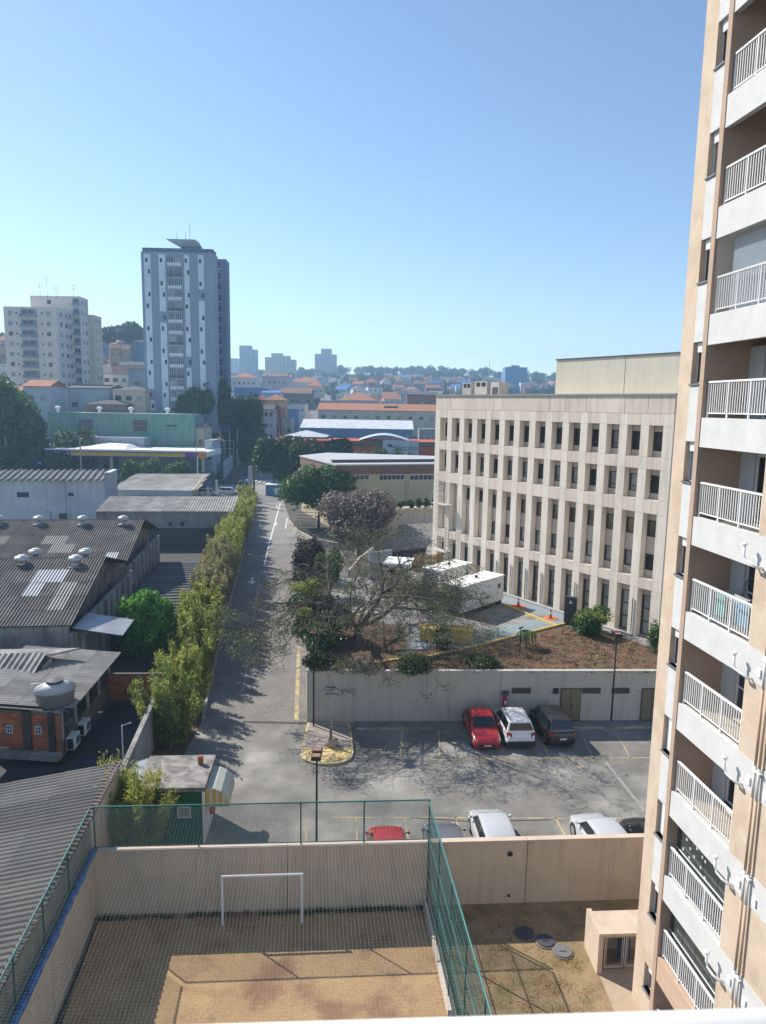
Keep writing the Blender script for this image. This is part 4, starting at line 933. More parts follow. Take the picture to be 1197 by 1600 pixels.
# brick tower carrying the water tank: front faces camera
TA, TB = G(93, 1113, 4.0), G(-6, 1118, 4.0)
FBt = Fr((TA.x, TA.y, 0), -84.5)
bt = thing('brick_workshop', 'orange block workshop with dark pilasters below the grey water tank', 'workshop', FBt.p(1, -2, 0))
mkblocks(blockwall(bt, FBt, .02, 4.2, 1.9, 3.95, holes=((1.0, 1.32, 2.75, 3.15), (2.55, 2.95, 2.7, 3.2))))
for i, (a, c_) in enumerate(((.28, .62), (1.55, 2.0), (-.0, .02))):
    if i < 2: MB().fb(FBt, a, c_, .003, .10, 1.7, 3.98).build('pilaster', mat('dark_pilaster', (.055, .04, .035), var=.5, scale=1.5), bt)  # pilasters very dark and strongly mottled
MB().fb(FBt, -.05, 5, .02, .5, 1.55, 1.88).build('ledge', CONC, bt)
MB().fb(FBt, -.1, 1.6, -1.9, .02, 3.953, 4.05).build('tank_slab', CONC, bt)
for a, z in ((1.02, 2.76), (2.57, 2.72)): window(bt, FBt, a, a + .34, z, z + .42, t=-.01, fm=ALU, gm=GLASS, mull=1, trans=(.5,), fw=.035)
# east face with glazing and the lean-to roof R4
P0 = Vector((TA.x, TA.y, 0)); R4b = G(172, 1019, 4.2); FEa = fr2(Vector((R4b.x, R4b.y, 0)), P0)     # runs from far to near; outward must face +x
if FEa.N.x < 0: FEa.N = -FEa.N
LEa = (Vector((R4b.x, R4b.y, 0)) - P0).length
lt = thing('leanto_workshop', 'narrow workshop with a weathered corrugated roof and a row of tall windows', 'workshop', FEa.p(LEa/2, -1.5, 0))
q = lambda nm, u0, u1, t0, t1, z0, z1, m, par: fbx(MB(), FEa, u0, u1, t0, t1, z0, z1).build(nm, m, par)
q('wall', 0, LEa - .05, -.2, 0, 1.5, 2.4, mat('ochre_wall', (.16, .12, .08), var=.3, scale=1, streak=.3), lt)
for i in range(5):
    u = .2 + i * (LEa - .6) / 4; q('window_post', u, u + .22, -.2, .02, 2.402, 4.0, mat('post_cream', (.32, .29, .24), var=.2), lt)
for i in range(4):
    u = .43 + i * (LEa - .6) / 4; w_ = (LEa - .6) / 4 - .24
    p_ = q('window', u, u + w_, -.12, -.06, 2.402, 3.95, DGREY, lt); q('pane', u + .06, u + w_*.5 - .03, -.059, -.05, 2.5, 3.85, GLASS, p_); q('pane', u + w_*.5 + .03, u + w_ - .06, -.059, -.05, 2.5, 3.85, GLASS, p_)
corr_par = MB().poly([FEa.p(-.2, .5, 3.98), FEa.p(LEa + .0, .5, 3.98), FEa.p(LEa + .0, -5.2, 4.5), FEa.p(-.2, -5.2, 4.5)]).build('roof', M_DKW, lt)
corr(corr_par, FEa.p(LEa - .25, .55, 3.99), FEa.p(-.3, .55, 3.99), FEa.p(LEa - .25, -5.2, 4.5), mat('patched_sheet', (.24, .23, .215), var=.2, rand=.22, rough=.95), per=.24, amp=.027, rl=1.5)
# air conditioners hung on that wall
for i, (px, py, lab) in enumerate(((128, 1141, 'nearer white air conditioner outside unit below the tall windows'), (141, 1112, 'farther white air conditioner outside unit under the lean-to windows'))):
    u = LEa - 1.3 - i * 1.6; a_ = thing('air_conditioner', lab, 'air conditioner', FEa.p(u, .1, 2.3), group='outside units on the workshop wall')
    fbx(MB(), FEa, u, u + .9, .1, .5, 1.75, 2.4).build('casing', mat('ac_white', (.55, .55, .52), var=.1), a_)
    c0 = FEa.p(u + .35, .505, 2.08); MB().tube([c0, c0 + FEa.N * .02], .24, 14).build('fan_grille', DGREY, a_)
    fbx(MB(), FEa, u + .905, u + .92, .15, .45, 1.8, 2.35).build('side_grille', BLACK, a_)
    fbx(MB(), FEa, u + .1, u + .15, .0, .5, 1.66, 1.74).build('bracket', DGREY, a_)
# water tank
P = FBt.p(.75, -.95, 4.06); wt = thing('water_tank', 'round grey water tank with a dark lid on top of the orange block tower', 'water tank', P)
MB().lathe(P, [(.05, 0), (.88, .02), (.98, .75), (1.02, .76), (1.02, .82)], 26).build('tank_body', mat('tank_grey', (.22, .235, .235), var=.08, scale=2, rough=.6), wt, smooth=True)
MB().lathe(P, [(1.02, .823), (.45, 1.12), (.40, 1.14)], 26).build('tank_cover', mat('tank_top', (.42, .44, .45), var=.06, rough=.5), wt, smooth=True)
MB().lathe(P, [(.42, 1.1), (.42, 1.27), (.05, 1.32)], 18).build('lid', mat('lid_dark', (.07, .065, .06), rough=.6), wt)
b = MB(); b.tube([P + Vector((-1.1, -.2, .2)), P + Vector((-1.1, -.2, 1.1)), P + Vector((-.6, -.2, 1.15))], .03, 6); b.build('inlet_pipe', WHITE, wt)
# middle low roof R3 on the far left
A3 = Vector((-19.9, 36.0, 3.2)); B3 = Vector((-19.4, 40.3, 4.9)); L3 = Vector((-9, -1.0, 0))
r3_ = thing('left_shed', 'shed with a steep fibre roof at the left edge above the brick wall', 'shed', (-22, 38, 0))
rr = MB().poly([A3, B3, B3 + L3, A3 + L3]).build('roof', M_DKW, r3_)
corr(rr, A3 + L3 + Vector((0, 0, .02)), A3 + Vector((0, 0, .02)), B3 + L3 + Vector((0, 0, .02)), M_FIB2, per=.3, amp=.04, rl=2.4)
F3 = fr2(Vector((B3.x, B3.y, 0)), Vector((A3.x, A3.y, 0)))
b = MB(); b.poly([(A3.x, A3.y, 0), (A3.x, A3.y, 3.1), (B3.x, B3.y, 4.8), (B3.x, B3.y, 0)]); b.build('side_wall', M_GRW, r3_)
MB().hexa([B3 + Vector((0, .05, -.1)), B3 + Vector((1.2, 1.2, -.1)), B3 + Vector((-9, 1.0, -.4)), B3 + Vector((-9, -.9, -.1)), B3 + Vector((0, .05, 0)), B3 + Vector((1.2, 1.2, .0)), B3 + Vector((-9, 1.0, -.3)), B3 + Vector((-9, -.9, 0))]).build('ridge_slab', CONC, r3_)
# yard with black flat roof, small brick wall behind
blk = thing('black_flat_roof', 'flat black roof over a low store beside the hedge wall', 'store', (-14, 36, 0))
MB().prism([(-27, 30.2), (-12.3, 30.2), (-12.6, 32.6), (-13.8, 41.6), (-17, 41.6), (-16.3, 34), (-27, 34.4)], 0, 1.2).build('wall', M_DKW, blk)
MB().prism([(-27, 30.1), (-12.2, 30.1), (-12.5, 32.5), (-13.7, 41.7), (-16.4, 41.7), (-16.2, 34), (-27, 34.4)], 1.203, 1.35).build('roof_membrane', mat('bitumen', (.022, .023, .027), var=.3, scale=.8, rough=.75), blk)
sb = thing('small_brick_wall', 'short orange brick wall in front of the dark yard and bright tree', 'wall', (-15, 42, 0)); Fs = fr2(Vector((-13.6, 42.4, 0)), Vector((-16.9, 42.2, 0)))
mkblocks(blockwall(sb, Fs, 0, 3.3, 1.3, 3.0))
hw = top(MB().prism([(-12.1, 30.6), (-11.85, 30.6), (-13.4, 42), (-13.65, 42)], -.1, 2.6).prism([(-13.65, 42), (-13.4, 42), (-16.4, 57.8), (-16.65, 57.8)], -.1, 2.0).prism([(-16.65, 57.8), (-16.4, 57.8), (-22.3, 99.4), (-22.6, 99.4)], -.1, 1.6).build('hedge_wall', M_GRW), 'low grey wall running behind the bamboo hedge of the lane', 'wall')
hk = top(MB().prism([(-11.1, 42), (-10.95, 42), (-13.45, 57.7), (-13.6, 57.7)], -.1, .3).prism([(-13.6, 57.7), (-13.45, 57.7), (-19.28, 99.3), (-19.43, 99.3)], -.1, .3).build('lane_kerb', mat('lane_kerb_grey', (.30, .29, .27), var=.2, scale=2)), 'pale kerb between the bamboo hedge and the lane', 'kerb')
struct(sheet('hedge_bed', [(-11.1, 42), (-13.6, 57.7), (-19.4, 99.3), (-22.3, 99.3), (-16.4, 57.7), (-13.4, 42), (-12, 31), (-10.9, 31)], .03, M_GARDEN))
P = G(193, 1200, 2.0); top(MB().tube([(P.x, P.y, 1.2), (P.x, P.y, 4.2), (P.x + .45, P.y, 4.35)], .035, 6).build('bent_pole', mat('pole_grey', (.45, .46, .48))), 'thin pale bent pole standing at the corner of the black roof', 'pole')
# big corrugated roof next to the court
bgr = thing('large_workshop', 'large workshop with a sunlit corrugated roof running along the court', 'workshop', (-15, 22, 0))
RA = Vector((-11.6, 29.6, 3.75)); RB = Vector((-9.72, 11.5, 3.75)); dn = Vector((-6.6, -.75, -1.1))
MB().poly([RA, RB, RB + dn, RA + dn]).build('roof_deck', M_DKW, bgr)
rr = MB().fb(fr2(Vector((RA.x, RA.y, 0)), Vector((RB.x, RB.y, 0))), 0, 17.2, -.02, .1, -.2, 3.65).build('court_side_wall', M_CW, bgr)
corr(rr, RB + dn + Vector((0, 0, .05)), RA + dn + Vector((0, 0, .05)), RB + Vector((.12, 0, .05)), M_FIB3, per=.30, amp=.05, rl=2.3, sw=1.08)
b = MB()
dn2 = Vector((-7, -.75, 1.0)); RA2, RB2 = RA + dn, RB + dn
rr2 = MB().poly([RA2, RB2, RB2 + dn2, RA2 + dn2]).build('roof_deck', M_DKW, bgr)
corr(rr2, RB2 + Vector((0, 0, .05)), RA2 + Vector((0, 0, .05)), RB2 + dn2 + Vector((0, 0, .05)), M_FIB3, per=.30, amp=.05, rl=2.3, sw=1.08)
M_TL = mat('verge_tile', (.22, .15, .12), var=.3, scale=5, rand=.35)
d_ = (RB - RA); me = None
for i in range(70):
    p = RA + d_ * (i / 70); 
    o = MB().tube([p + Vector((-.12, 0, .13)), p + Vector((.22, .03, .07))], .09, 6)
    if me is None: o_ = MB().tube([Vector((-.08, 0, .11)), Vector((.16, .03, .06))], [.075, .08], 6).build('verge_tile', M_TL); me = o_.data; bpy.data.objects.remove(o_)
    place(me, 'verge_tile', bgr, Matrix.Translation(p) @ Matrix.Rotation(rng.uniform(-.1, .1), 4, 'Z'))
MB().fb(Fr((-15.5, 29.9), -84), -4.5, 6, -.2, .1, 0, 2.4).build('end_wall', M_DKW, bgr)
# kiosk with green wall and striped awning
kx = [G(215, 1232, 2.75), G(320, 1230, 2.75), G(337, 1178, 2.75), G(240, 1186, 2.75)]
ki = thing('green_kiosk', 'small green kiosk with a mottled flat roof beside the bamboo', 'kiosk', (-9, 31, 0))
cxk = Vector((-9.3, 31.1, 0)); 
FK = fr2(Vector((kx[1].x, kx[1].y, 0)), Vector((kx[0].x, kx[0].y, 0)))
M_KG = mat('kiosk_green', (.012, .105, .045), var=.12, scale=1.5, rough=.6)
MB().fb(FK, .15, 2.7, -2.6, -.1, 0, 2.6).build('wall', M_KG, ki)
MB().fb(FK, -.02, 3.1, -2.9, .12, 2.603, 2.8).build('roof', mat('mottled_roof', (.27, .25, .23), var=.25, scale=2.5, col2=(.13, .12, .11), s2=1.5, lo=.45, hi=.6, bump=.3), ki)
MB().fb(FK, .06, .148, -2.5, -.08, 0, 2.6).build('corner_post', WHITE, ki)
window(ki, FK, .65, 1.25, 1.25, 1.8, t=-.098, fm=ALU, gm=GLASS2, mull=0, fw=.05)
P = FK.p(.55, -2.0, 2.8); top(MB().tube([P, P + Vector((0, 0, .42))], .13, 10, cap=True).build('chimney_pot', mat('rust_clay', (.28, .11, .06), var=.3, scale=8), smooth=False), 'rusty clay chimney pot standing on the kiosk roof', 'chimney')
aw = thing('striped_awning', 'curved awning striped yellow and white on the kiosk side', 'awning', FK.p(-.5, -1.3, 2.2))
b = MB(); ys = [(0, 2.55), (-.35, 2.5), (-.65, 2.36), (-.88, 2.12), (-.98, 1.8)]
for (u0, z0), (u1, z1) in zip(ys[:-1], ys[1:]): b.hexa([FK.p(u0, -2.3, z0 - .03), FK.p(u0, -.3, z0 - .03), FK.p(u1, -.3, z1 - .03), FK.p(u1, -2.3, z1 - .03), FK.p(u0, -2.3, z0), FK.p(u0, -.3, z0), FK.p(u1, -.3, z1), FK.p(u1, -2.3, z1)][::-1])
b.build('curved_cover', mat('awning_canvas', (.42, .44, .38), var=.12, scale=3, rough=.6), aw)
my, mw_ = mat('stripe_yellow', (.55, .38, .06)), mat('stripe_white', (.55, .52, .45))
for i in range(7):
    a0, a1 = -i * .14, -(i + 1) * .14; zt_ = lambda a: np.interp(-a, [0, .35, .65, .88, .98], [2.55, 2.5, 2.36, 2.12, 1.8])
    MB().poly([FK.p(a0, -.295, zt_(a0)), FK.p(a1, -.295, zt_(a1)), FK.p(a1, -.295, 1.62), FK.p(a0, -.295, 1.62)]).build('stripe', my if i % 2 == 0 else mw_, aw)
    MB().poly([FK.p(-.985, -.3 - i*.285, 1.8), FK.p(-.985, -.3 - (i+1)*.285, 1.8), FK.p(-.985, -.3 - (i+1)*.285, 1.58), FK.p(-.985, -.3 - i*.285, 1.58)]).build('stripe', my if i % 2 == 0 else mw_, aw)
bb = MB().fb(FK, -.3, -.08, -.9, -.55, 1.1, 1.75); top(bb.build('red_dispenser', M_RED), 'small red box on the wall under the striped awning', 'box')
lsh = MB(); A_ = FK.p(3.1, -2.6, 2.5)
ls = thing('loose_sheets', 'pale corrugated sheets leaning over the gap beside the kiosk roof', 'roof sheets', A_)
rr = MB().poly([FK.p(3.15, -2.7, 2.6), FK.p(3.15, -.4, 2.4), FK.p(3.7, -.4, 2.2), FK.p(3.7, -2.7, 2.4)]).build('batten', STEEL, ls)
corr(rr, FK.p(3.75, -.4, 2.2), FK.p(3.12, -.4, 2.4), FK.p(3.75, -2.9, 2.4), M_SKY, per=.17, amp=.03, sw=.6, rl=2.5)
# ================================================================== CARS
M_TYRE = mat('tyre_rubber', (.02, .02, .02), rough=.9, var=.1); M_RIM = mat('alloy_rim', (.4, .41, .42), metal=.7, rough=.35, var=.05)
M_CG = mat('car_glass', (.012, .016, .02), rough=.06, var=.1, spec=.7)
M_HL = mat('headlight_lens', (.6, .6, .58), rough=.15, var=.1); M_TL = mat('taillight_red', (.35, .012, .012), rough=.2, var=.1)
M_PL = mat('number_plate_grey', (.55, .55, .55)); M_PLS = mat('black_plastic', (.025, .025, .027), rough=.6)
def paint(nm, c): 
    m = mat(nm, c, rough=.28, var=.03, scale=3, spec=.6); m.node_tree.nodes['Principled BSDF'].inputs['Coat Weight'].default_value = .6; m.node_tree.nodes['Principled BSDF'].inputs['Coat Roughness'].default_value = .08; return m
def loft(F, z0, secs, closed_ends=True):
    b = MB(); n = len(secs[0][1])
    for u, ring in secs: b.v += [tuple(F.p(u, t, z0 + z)) for t, z in ring]
    for i in range(len(secs) - 1):
        for j in range(n):
            a = i*n + j; c = i*n + (j+1) % n; b.f.append((a, c, c + n, a + n))
    if closed_ends: b.f.append(tuple(range(n - 1, -1, -1))); b.f.append(tuple(range((len(secs)-1)*n, len(secs)*n)))
    return b
def car(label, P, az, kind, pm, L=4.2, Wd=1.72, H=1.48, group=None, low=False, roofrails=False):
    c = thing('parked_car', label, 'car', P, az, group); F = Fr(P, az); z = P[2]; w = Wd/2; h = L/2
    belt = H * .63; hood = {'sedan': .28, 'hatch': .25, 'suv': .27, 'wagon': .2}[kind] * L
    gz = .2 if kind != 'suv' else .26
    def ring(wf, zb, zt): 
        ww = w * wf; return [(ww*.9, zb), (ww, zb + .14), (ww*1.0, zb + (zt - zb)*.55), (ww*.965, zt - .09), (ww*.86, zt - .01), (0, zt + .025), (-ww*.86, zt - .01), (-ww*.965, zt - .09), (-ww, zb + (zt-zb)*.55), (-ww, zb + .14), (-ww*.9, zb)]
    hz = belt - .13
    S_ = [(h, ring(.78, gz + .12, hz*.72)), (h - .06, ring(.86, gz + .02, hz*.80)), (h - .3, ring(.95, gz, hz*.92)), (h - .6, ring(1, gz, hz)), (h - hood, ring(1, gz, belt - .02)), (0, ring(1, gz, belt)), (-h + .75, ring(1, gz, belt + .02)),
          (-h + .3, ring(.97, gz, belt + (.02 if kind != 'sedan' else .0))), (-h + .07, ring(.91, gz + .02, belt - .06)), (-h, ring(.86, gz + .1, belt - .2))]
    body = loft(F, z, S_[::-1]).build('body', pm, c, smooth=True, bevel=.02)
    wb = h - hood + .12; wt = wb - .72; rb_ = {'sedan': -h + .62, 'hatch': -h + .12, 'suv': -h + .12, 'wagon': -h + .1}[kind]; rt = {'sedan': rb_ + .62, 'hatch': rb_ + .5, 'suv': rb_ + .38, 'wagon': rb_ + .3}[kind]
    wl, wt_ = w * .93, w * .74
    def cr(zt_, k): 
        a = wl + (wt_ - wl) * k; return [(wl, belt - .05), (wl + (a - wl)*.5, belt + (zt_ - belt)*.5), (a, zt_ - .03*k), (a*.8, zt_), (0, zt_ + .025*k), (-a*.8, zt_), (-a, zt_ - .03*k), (-(wl + (a - wl)*.5), belt + (zt_ - belt)*.5), (-wl, belt - .05)]
    cab_ = loft(F, z, [(rb_, cr(belt - .02, .05)), (rt - .06, cr(H - .1, .93)), (rt + .12, cr(H - .03, 1)), ((rt + wt)/2, cr(H, 1)), (wt - .1, cr(H - .03, 1)), (wt + .03, cr(H - .07, .96)), (wb, cr(belt - .02, .05))]).build('cabin', pm, c, smooth=True, bevel=.015)
    def gq(nm, pts): return MB().poly([F.p(u, t, z + zz) for u, t, zz in pts]).build(nm, M_CG, c)
    e = .02
    gq('windscreen', [(wb - .05 + e, -wl*.88, belt + .05), (wb - .05 + e, wl*.88, belt + .05), (wt + .10 + e, wt_*.92, H - .09), (wt + .10 + e, -wt_*.92, H - .09)][::-1])
    gq('rear_window', [(rb_ + .06 - e, -wl*.86, belt + .12), (rb_ + .06 - e, wl*.86, belt + .12), (rt - .10 - e, wt_*.9, H - .14), (rt - .10 - e, -wt_*.9, H - .14)])
    def sidep(k): return wl + (wt_ - wl) * k * 1.0
    for s_ in (1, -1):
        yb, yt = s_ * (sidep(.12) + .035), s_ * (sidep(.9) + .035); zb_, ztp = belt + .04, H - .13
        m0 = (wt + rt) / 2 + .1
        def qd(a0, a1, b0, b1): 
            p = [(a0, yb, zb_), (b0, yb, zb_), (b1, yt, ztp), (a1, yt, ztp)]; gq('side_window', p if s_ > 0 else p[::-1])
        qd(m0 + .04, m0 + .04, wb - .28, wt - .03)
        qd(rb_ + .45 if kind == 'sedan' else rb_ + .35, rt + .02, m0 - .04, m0 - .04)
        MB().tube([F.p(wb - .3, s_*(w - .02), z + belt + .06), F.p(wb - .34, s_*(w + .13), z + belt + .1)], [.04, .085], 7).build('mirror', M_PLS if low else pm, c)
        for uw_ in (h - .78, -h + .75):
            ax = lambda t0, t1, r, nm, m: MB().tube([F.p(uw_, s_*t0, z + .31), F.p(uw_, s_*t1, z + .31)], r, 16).build(nm, m, c)
            ax(w - .3, w + .004, .36, 'wheel_arch', BLACK)
            tq = ax(w - .24, w + .012, .305, 'wheel', M_TYRE); MB().tube([F.p(uw_, s_*(w + .013), z + .31), F.p(uw_, s_*(w + .022), z + .31)], .2, 12).build('rim', M_RIM, tq)
        # lights
        hq = [F.p(h - .30, s_*w*.935, z + hz*.62), F.p(h - .045, s_*w*.70, z + hz*.60), F.p(h - .07, s_*w*.62, z + hz*.80), F.p(h - .34, s_*w*.90, z + hz*.86)]
        hq2 = [p + F.U*.03 + F.N*s_*.03 for p in hq]; b = MB(); b.hexa([hq[0], hq[1], hq2[1], hq2[0], hq[3], hq[2], hq2[2], hq2[3]]); b.build('headlight', M_HL, c)
        r_top = belt - .04 if kind != 'suv' else belt + .02
        tq = [F.p(-h + .03, s_*w*.62, z + r_top - .32), F.p(-h + .2, s_*w*.945, z + r_top - .32), F.p(-h + .24, s_*w*.95, z + r_top), F.p(-h + .03, s_*w*.66, z + r_top - .02)]
        tq2 = [p - F.U*.05 + F.N*s_*.025 for p in tq]; b = MB(); b.hexa([tq[0], tq[1], tq2[1], tq2[0], tq[3], tq[2], tq2[2], tq2[3]]); b.build('taillight', M_TL, c)
    MB().fb(F, h - .04, h + .01, -.5, .5, z + gz + .1, z + gz + .24).build('front_grille', M_PLS, c)
    MB().fb(F, h - .02, h + .022, -.2, .2, z + gz + .12, z + gz + .22).build('number_plate', M_PL, c)
    MB().fb(F, -h - .012, -h + .05, -.2, .2, z + belt - .48, z + belt - .36).build('number_plate', M_PL, c)
    if kind == 'suv': MB().fb(F, -h - .03, -h + .3, -w*.93, w*.93, z + gz, z + gz + .3).build('rear_bumper', M_PLS, c); 
    if roofrails:
        for s_ in (1, -1): MB().tube([F.p(rt, s_*wt_*.88, z + H + .04), F.p(wt - .1, s_*wt_*.88, z + H + .04)], .02, 5).build('roof_rail', M_PLS, c)
    return c
RED = paint('red_car_paint', (.40, .012, .015)); SIL = paint('silver_car_paint', (.46, .48, .50)); WHT = paint('white_car_paint', (.72, .73, .74)); BLK = paint('black_car_paint', (.014, .015, .017)); GRY = paint('grey_car_paint', (.11, .12, .135)); BLU = paint('dark_blue_paint', (.015, .02, .04))
def pc(label, px, py, z, az, L, kind, m, back=False, group=None, **k):
    """px,py: photo point at height z on the car end nearest the camera; back: tail towards the camera"""
    P = G(px, py, z); a = radians(az); U = Vector((sin(a), cos(a), 0)); P = P + U * (L/2)
    return car(label, (P.x, P.y, 0), az if back else az + 180, kind, m, L=L, group=group, **k)
pc('red sedan nosed out of the far row, left of the white compact', 762, 1166, .35, -3, 4.3, 'sedan', RED, H=1.5)
pc('white compact car with black bumper, tail to the camera, in the far row', 815, 1160, .5, -4, 4.2, 'suv', WHT, True, H=1.64, Wd=1.76, roofrails=True)
pc('black high roofed car, tail to the camera, rightmost in the far row', 880, 1158, .5, -8, 3.95, 'wagon', BLK, True, H=1.64, Wd=1.7)
def pf(label, px, py, z, az, L, kind, m, **k):
    """cars of the near row: px,py at the nose, far end"""
    P = G(px, py, z); a = radians(az); U = Vector((sin(a), cos(a), 0)); P = P - U * (L/2)
    return car(label, (P.x, P.y, 0), az, kind, m, L=L, **k)
pf('red hatchback parked behind the court fence', 603, 1286, .75, -3, 3.9, 'hatch', RED, H=1.5)
pf('dark grey hatchback parked behind the corner of the court fence', 688, 1281, .75, -3, 4.0, 'hatch', GRY, H=1.5)
pf('silver hatchback in the near row beside the dark grey one', 757, 1264, .65, -4, 4.1, 'hatch', SIL, H=1.5)
pf('silver sedan in the near row, second from the tower', 912, 1270, .65, -9, 4.3, 'hatch', SIL, H=1.46)
pf('black car at the end of the near row against the tower', 990, 1276, .65, -9, 4.2, 'hatch', BLK, H=1.46)
# traffic at the crossing
def rc(label, px, py, z, az, L, kind, m, **k):
    P = G(px, py, z); return car(label, (P.x, P.y, z), az, kind, m, L=L, **k)
rc('white van-like car parked by the pale canopy', 325, 776, 1.1, 95, 4.5, 'wagon', WHT, H=1.7)
rc('white pickup style car just right of the van by the canopy', 358, 773, 1.15, 98, 4.9, 'hatch', WHT, H=1.6)
rc('dark car waiting at the crossing behind the roadside pole', 383, 764, 1.6, 170, 4.2, 'hatch', BLK, H=1.5)
rc('pale van parked far up the shaded street', 404, 667, 5.9, 172, 5, 'wagon', WHT, H=2.1)
rc('dark car driving up the shaded street', 412, 690, 4.4, -8, 4.3, 'hatch', BLU)
rc('grey car at the far left beside the filling station', 4, 738, 2.2, 80, 4.4, 'hatch', SIL)

# ================================================================== VEGETATION
def leaves(name, blobs, n, size, m, seed, parent=None, shell=.55, aspect=.5, droop=0., flat=0., mesh_only=False, up=0.):
    """a crown as many small leaf faces: blobs = (x, y, z, rx, ry, rz)"""
    R = np.random.RandomState(seed); B = np.array(blobs, float); vol = (B[:, 3] * B[:, 4] * B[:, 5]) ** .67; pr = vol / vol.sum()
    i = R.choice(len(B), n, p=pr); d = R.normal(size=(n, 3)); d /= np.linalg.norm(d, axis=1)[:, None]
    r = shell + (1 - shell) * R.rand(n, 1) ** .6; r *= 1 + .18 * R.randn(n, 1) * .6
    c = B[i, :3] + d * r * B[i, 3:6]
    nrm = d + R.normal(size=(n, 3)) * .8 + np.array([0, 0, flat]); nrm /= np.linalg.norm(nrm, axis=1)[:, None]
    t = np.cross(nrm, R.normal(size=(n, 3))); t[:, 2] += up - droop; t /= np.linalg.norm(t, axis=1)[:, None]
    s = np.cross(nrm, t); s /= np.linalg.norm(s, axis=1)[:, None] + 1e-9
    L = size * (.6 + .8 * R.rand(n, 1)); Wd = L * aspect
    V = np.stack([c - t*L*.5, c + s*Wd*.5 + nrm*L*.08, c + t*L*.5, c - s*Wd*.5 + nrm*L*.08], 1).reshape(-1, 3)
    if parent is not None and parent.name in WM: V = V - np.array(WM[parent.name].translation)
    me = bpy.data.meshes.new(name); me.vertices.add(4*n); me.vertices.foreach_set('co', V.ravel().astype('f'))
    me.loops.add(4*n); me.loops.foreach_set('vertex_index', np.arange(4*n, dtype='i')); me.polygons.add(n); me.polygons.foreach_set('loop_start', np.arange(0, 4*n, 4, dtype='i'))
    me.update(calc_edges=True); me.materials.append(m)
    if mesh_only: return me
    o = bpy.data.objects.new(name, me); COL.objects.link(o)
    if parent: o.parent = parent; WM[o.name] = WM[parent.name]
    return o
M_BARK = mat('bark_grey_brown', (.12, .095, .075), var=.3, scale=5, rough=.95)
M_BARKL = mat('pale_bark', (.20, .175, .145), var=.3, scale=4, rough=.95)
LF_DARK = leafmat('leaf_dark_green', (.04, .075, .022), (.065, .11, .03), tr=.3)
LF_MID = leafmat('leaf_mid_green', (.055, .12, .03), (.09, .17, .035), tr=.35)
LF_BRT = leafmat('leaf_bright_green', (.09, .25, .03), (.14, .32, .05), tr=.4)
LF_BAM = leafmat('leaf_bamboo', (.26, .31, .06), (.38, .41, .10), tr=.45)
LF_BAMD = leafmat('leaf_bamboo_olive', (.27, .25, .12), (.34, .31, .15), tr=.4)
LF_BAMY = leafmat('leaf_bamboo_yellow', (.30, .34, .06), (.42, .42, .10), tr=.45)
LF_PUR = leafmat('leaf_dark_purple', (.045, .025, .035), (.06, .04, .045), tr=.15)
LF_PINK = leafmat('leaf_dry_pinkish', (.26, .21, .19), (.17, .16, .11), tr=.3)
LF_FAR = leafmat('leaf_far', (.025, .055, .02), (.045, .08, .025), tr=.2)
def limbs(P, h0, blobs, r0, rr, lean=0):
    b = MB(); P = Vector(P); T = P + Vector((lean, 0, h0)); b.tube([P - Vector((0, 0, .3)), P + Vector((lean*.4, 0, h0*.5)), T], [r0, r0*.8, r0*.65], 8)
    for q in blobs:
        C = Vector(q[:3]); m = (T + C)/2 + Vector((rr.uniform(-.3, .3), rr.uniform(-.3, .3), .2)); b.tube([T, m, C], [r0*.45, r0*.3, r0*.1], 5)
    return b
def tree(name, label, cat, P, h, R, m, n, size, seed, hz=None, nb=9, trunk_h=None, r0=.18, group=None, droop=0., shape='round', bark=None, aspect=.5, lobes=.42):
    """P base, h total height, R crown radius"""
    rr = random.Random(seed); t = thing(name, label, cat, P, 0, group); P = Vector(P); trunk_h = trunk_h or h * .35; ch = h - trunk_h
    bl = []
    for i in range(nb):
        a = rr.uniform(0, 2*pi) if i else 0; f = rr.random() ** .5 * .68 if i else 0; zz = rr.uniform(.15, .8)
        if shape == 'umbrella': zz = .55 + .3 * (1 - f) + rr.uniform(-.1, .1)
        k = rr.uniform(.75, 1.15) * lobes; lim = 1 - .5 * max(0, zz - .5)
        bl.append((P.x + R*f*cos(a)*lim, P.y + R*f*sin(a)*lim, P.z + trunk_h + ch*zz, R*k, R*k, ch*k*(.9 if shape != 'umbrella' else .6)))
    limbs(P, trunk_h, bl[:7], r0, rr).build('trunk', bark or M_BARK, t, smooth=True)
    leaves('crown', bl, n, size, m, seed, t, droop=droop, aspect=aspect)
    return t
# dense bamboo: stems fanning from a base with slim leaves up their length
def bamboo(label, P, h, R, m, n, seed, size=.34, nst=26, group='bamboo clumps along the lane', name='bamboo_clump', lean=(0, 0)):
    rr = random.Random(seed); t = thing(name, label, 'bamboo', P, 0, group); P = Vector(P); st = MB(); bl = []
    for i in range(nst):
        a = rr.uniform(0, 2*pi); f = rr.random() ** .6; hh = h * rr.uniform(.62, 1.0) * (1 - .25*f); tip = P + Vector((cos(a)*R*f + lean[0], sin(a)*R*f*.9 + lean[1], hh)); b0 = P + Vector((cos(a)*R*f*.35, sin(a)*R*f*.35, 0))
        mid = (b0 + tip)/2 + Vector((0, 0, hh*.12)); st.tube([b0, mid, tip], [.025, .02, .006], 4)
        for k in range(7):
            g = .12 + k*.145; p = b0*(1-g)**2 + mid*2*g*(1-g) + tip*g*g; bl.append((p.x, p.y, p.z, .42*(1.15-g*.55), .42*(1.15-g*.55), .5))
    st.build('stems', mat('bamboo_stem', (.22, .2, .08), var=.2), t)
    leaves('foliage', bl, n, size, m, seed, t, shell=.15, aspect=.2, up=.6)
    return t
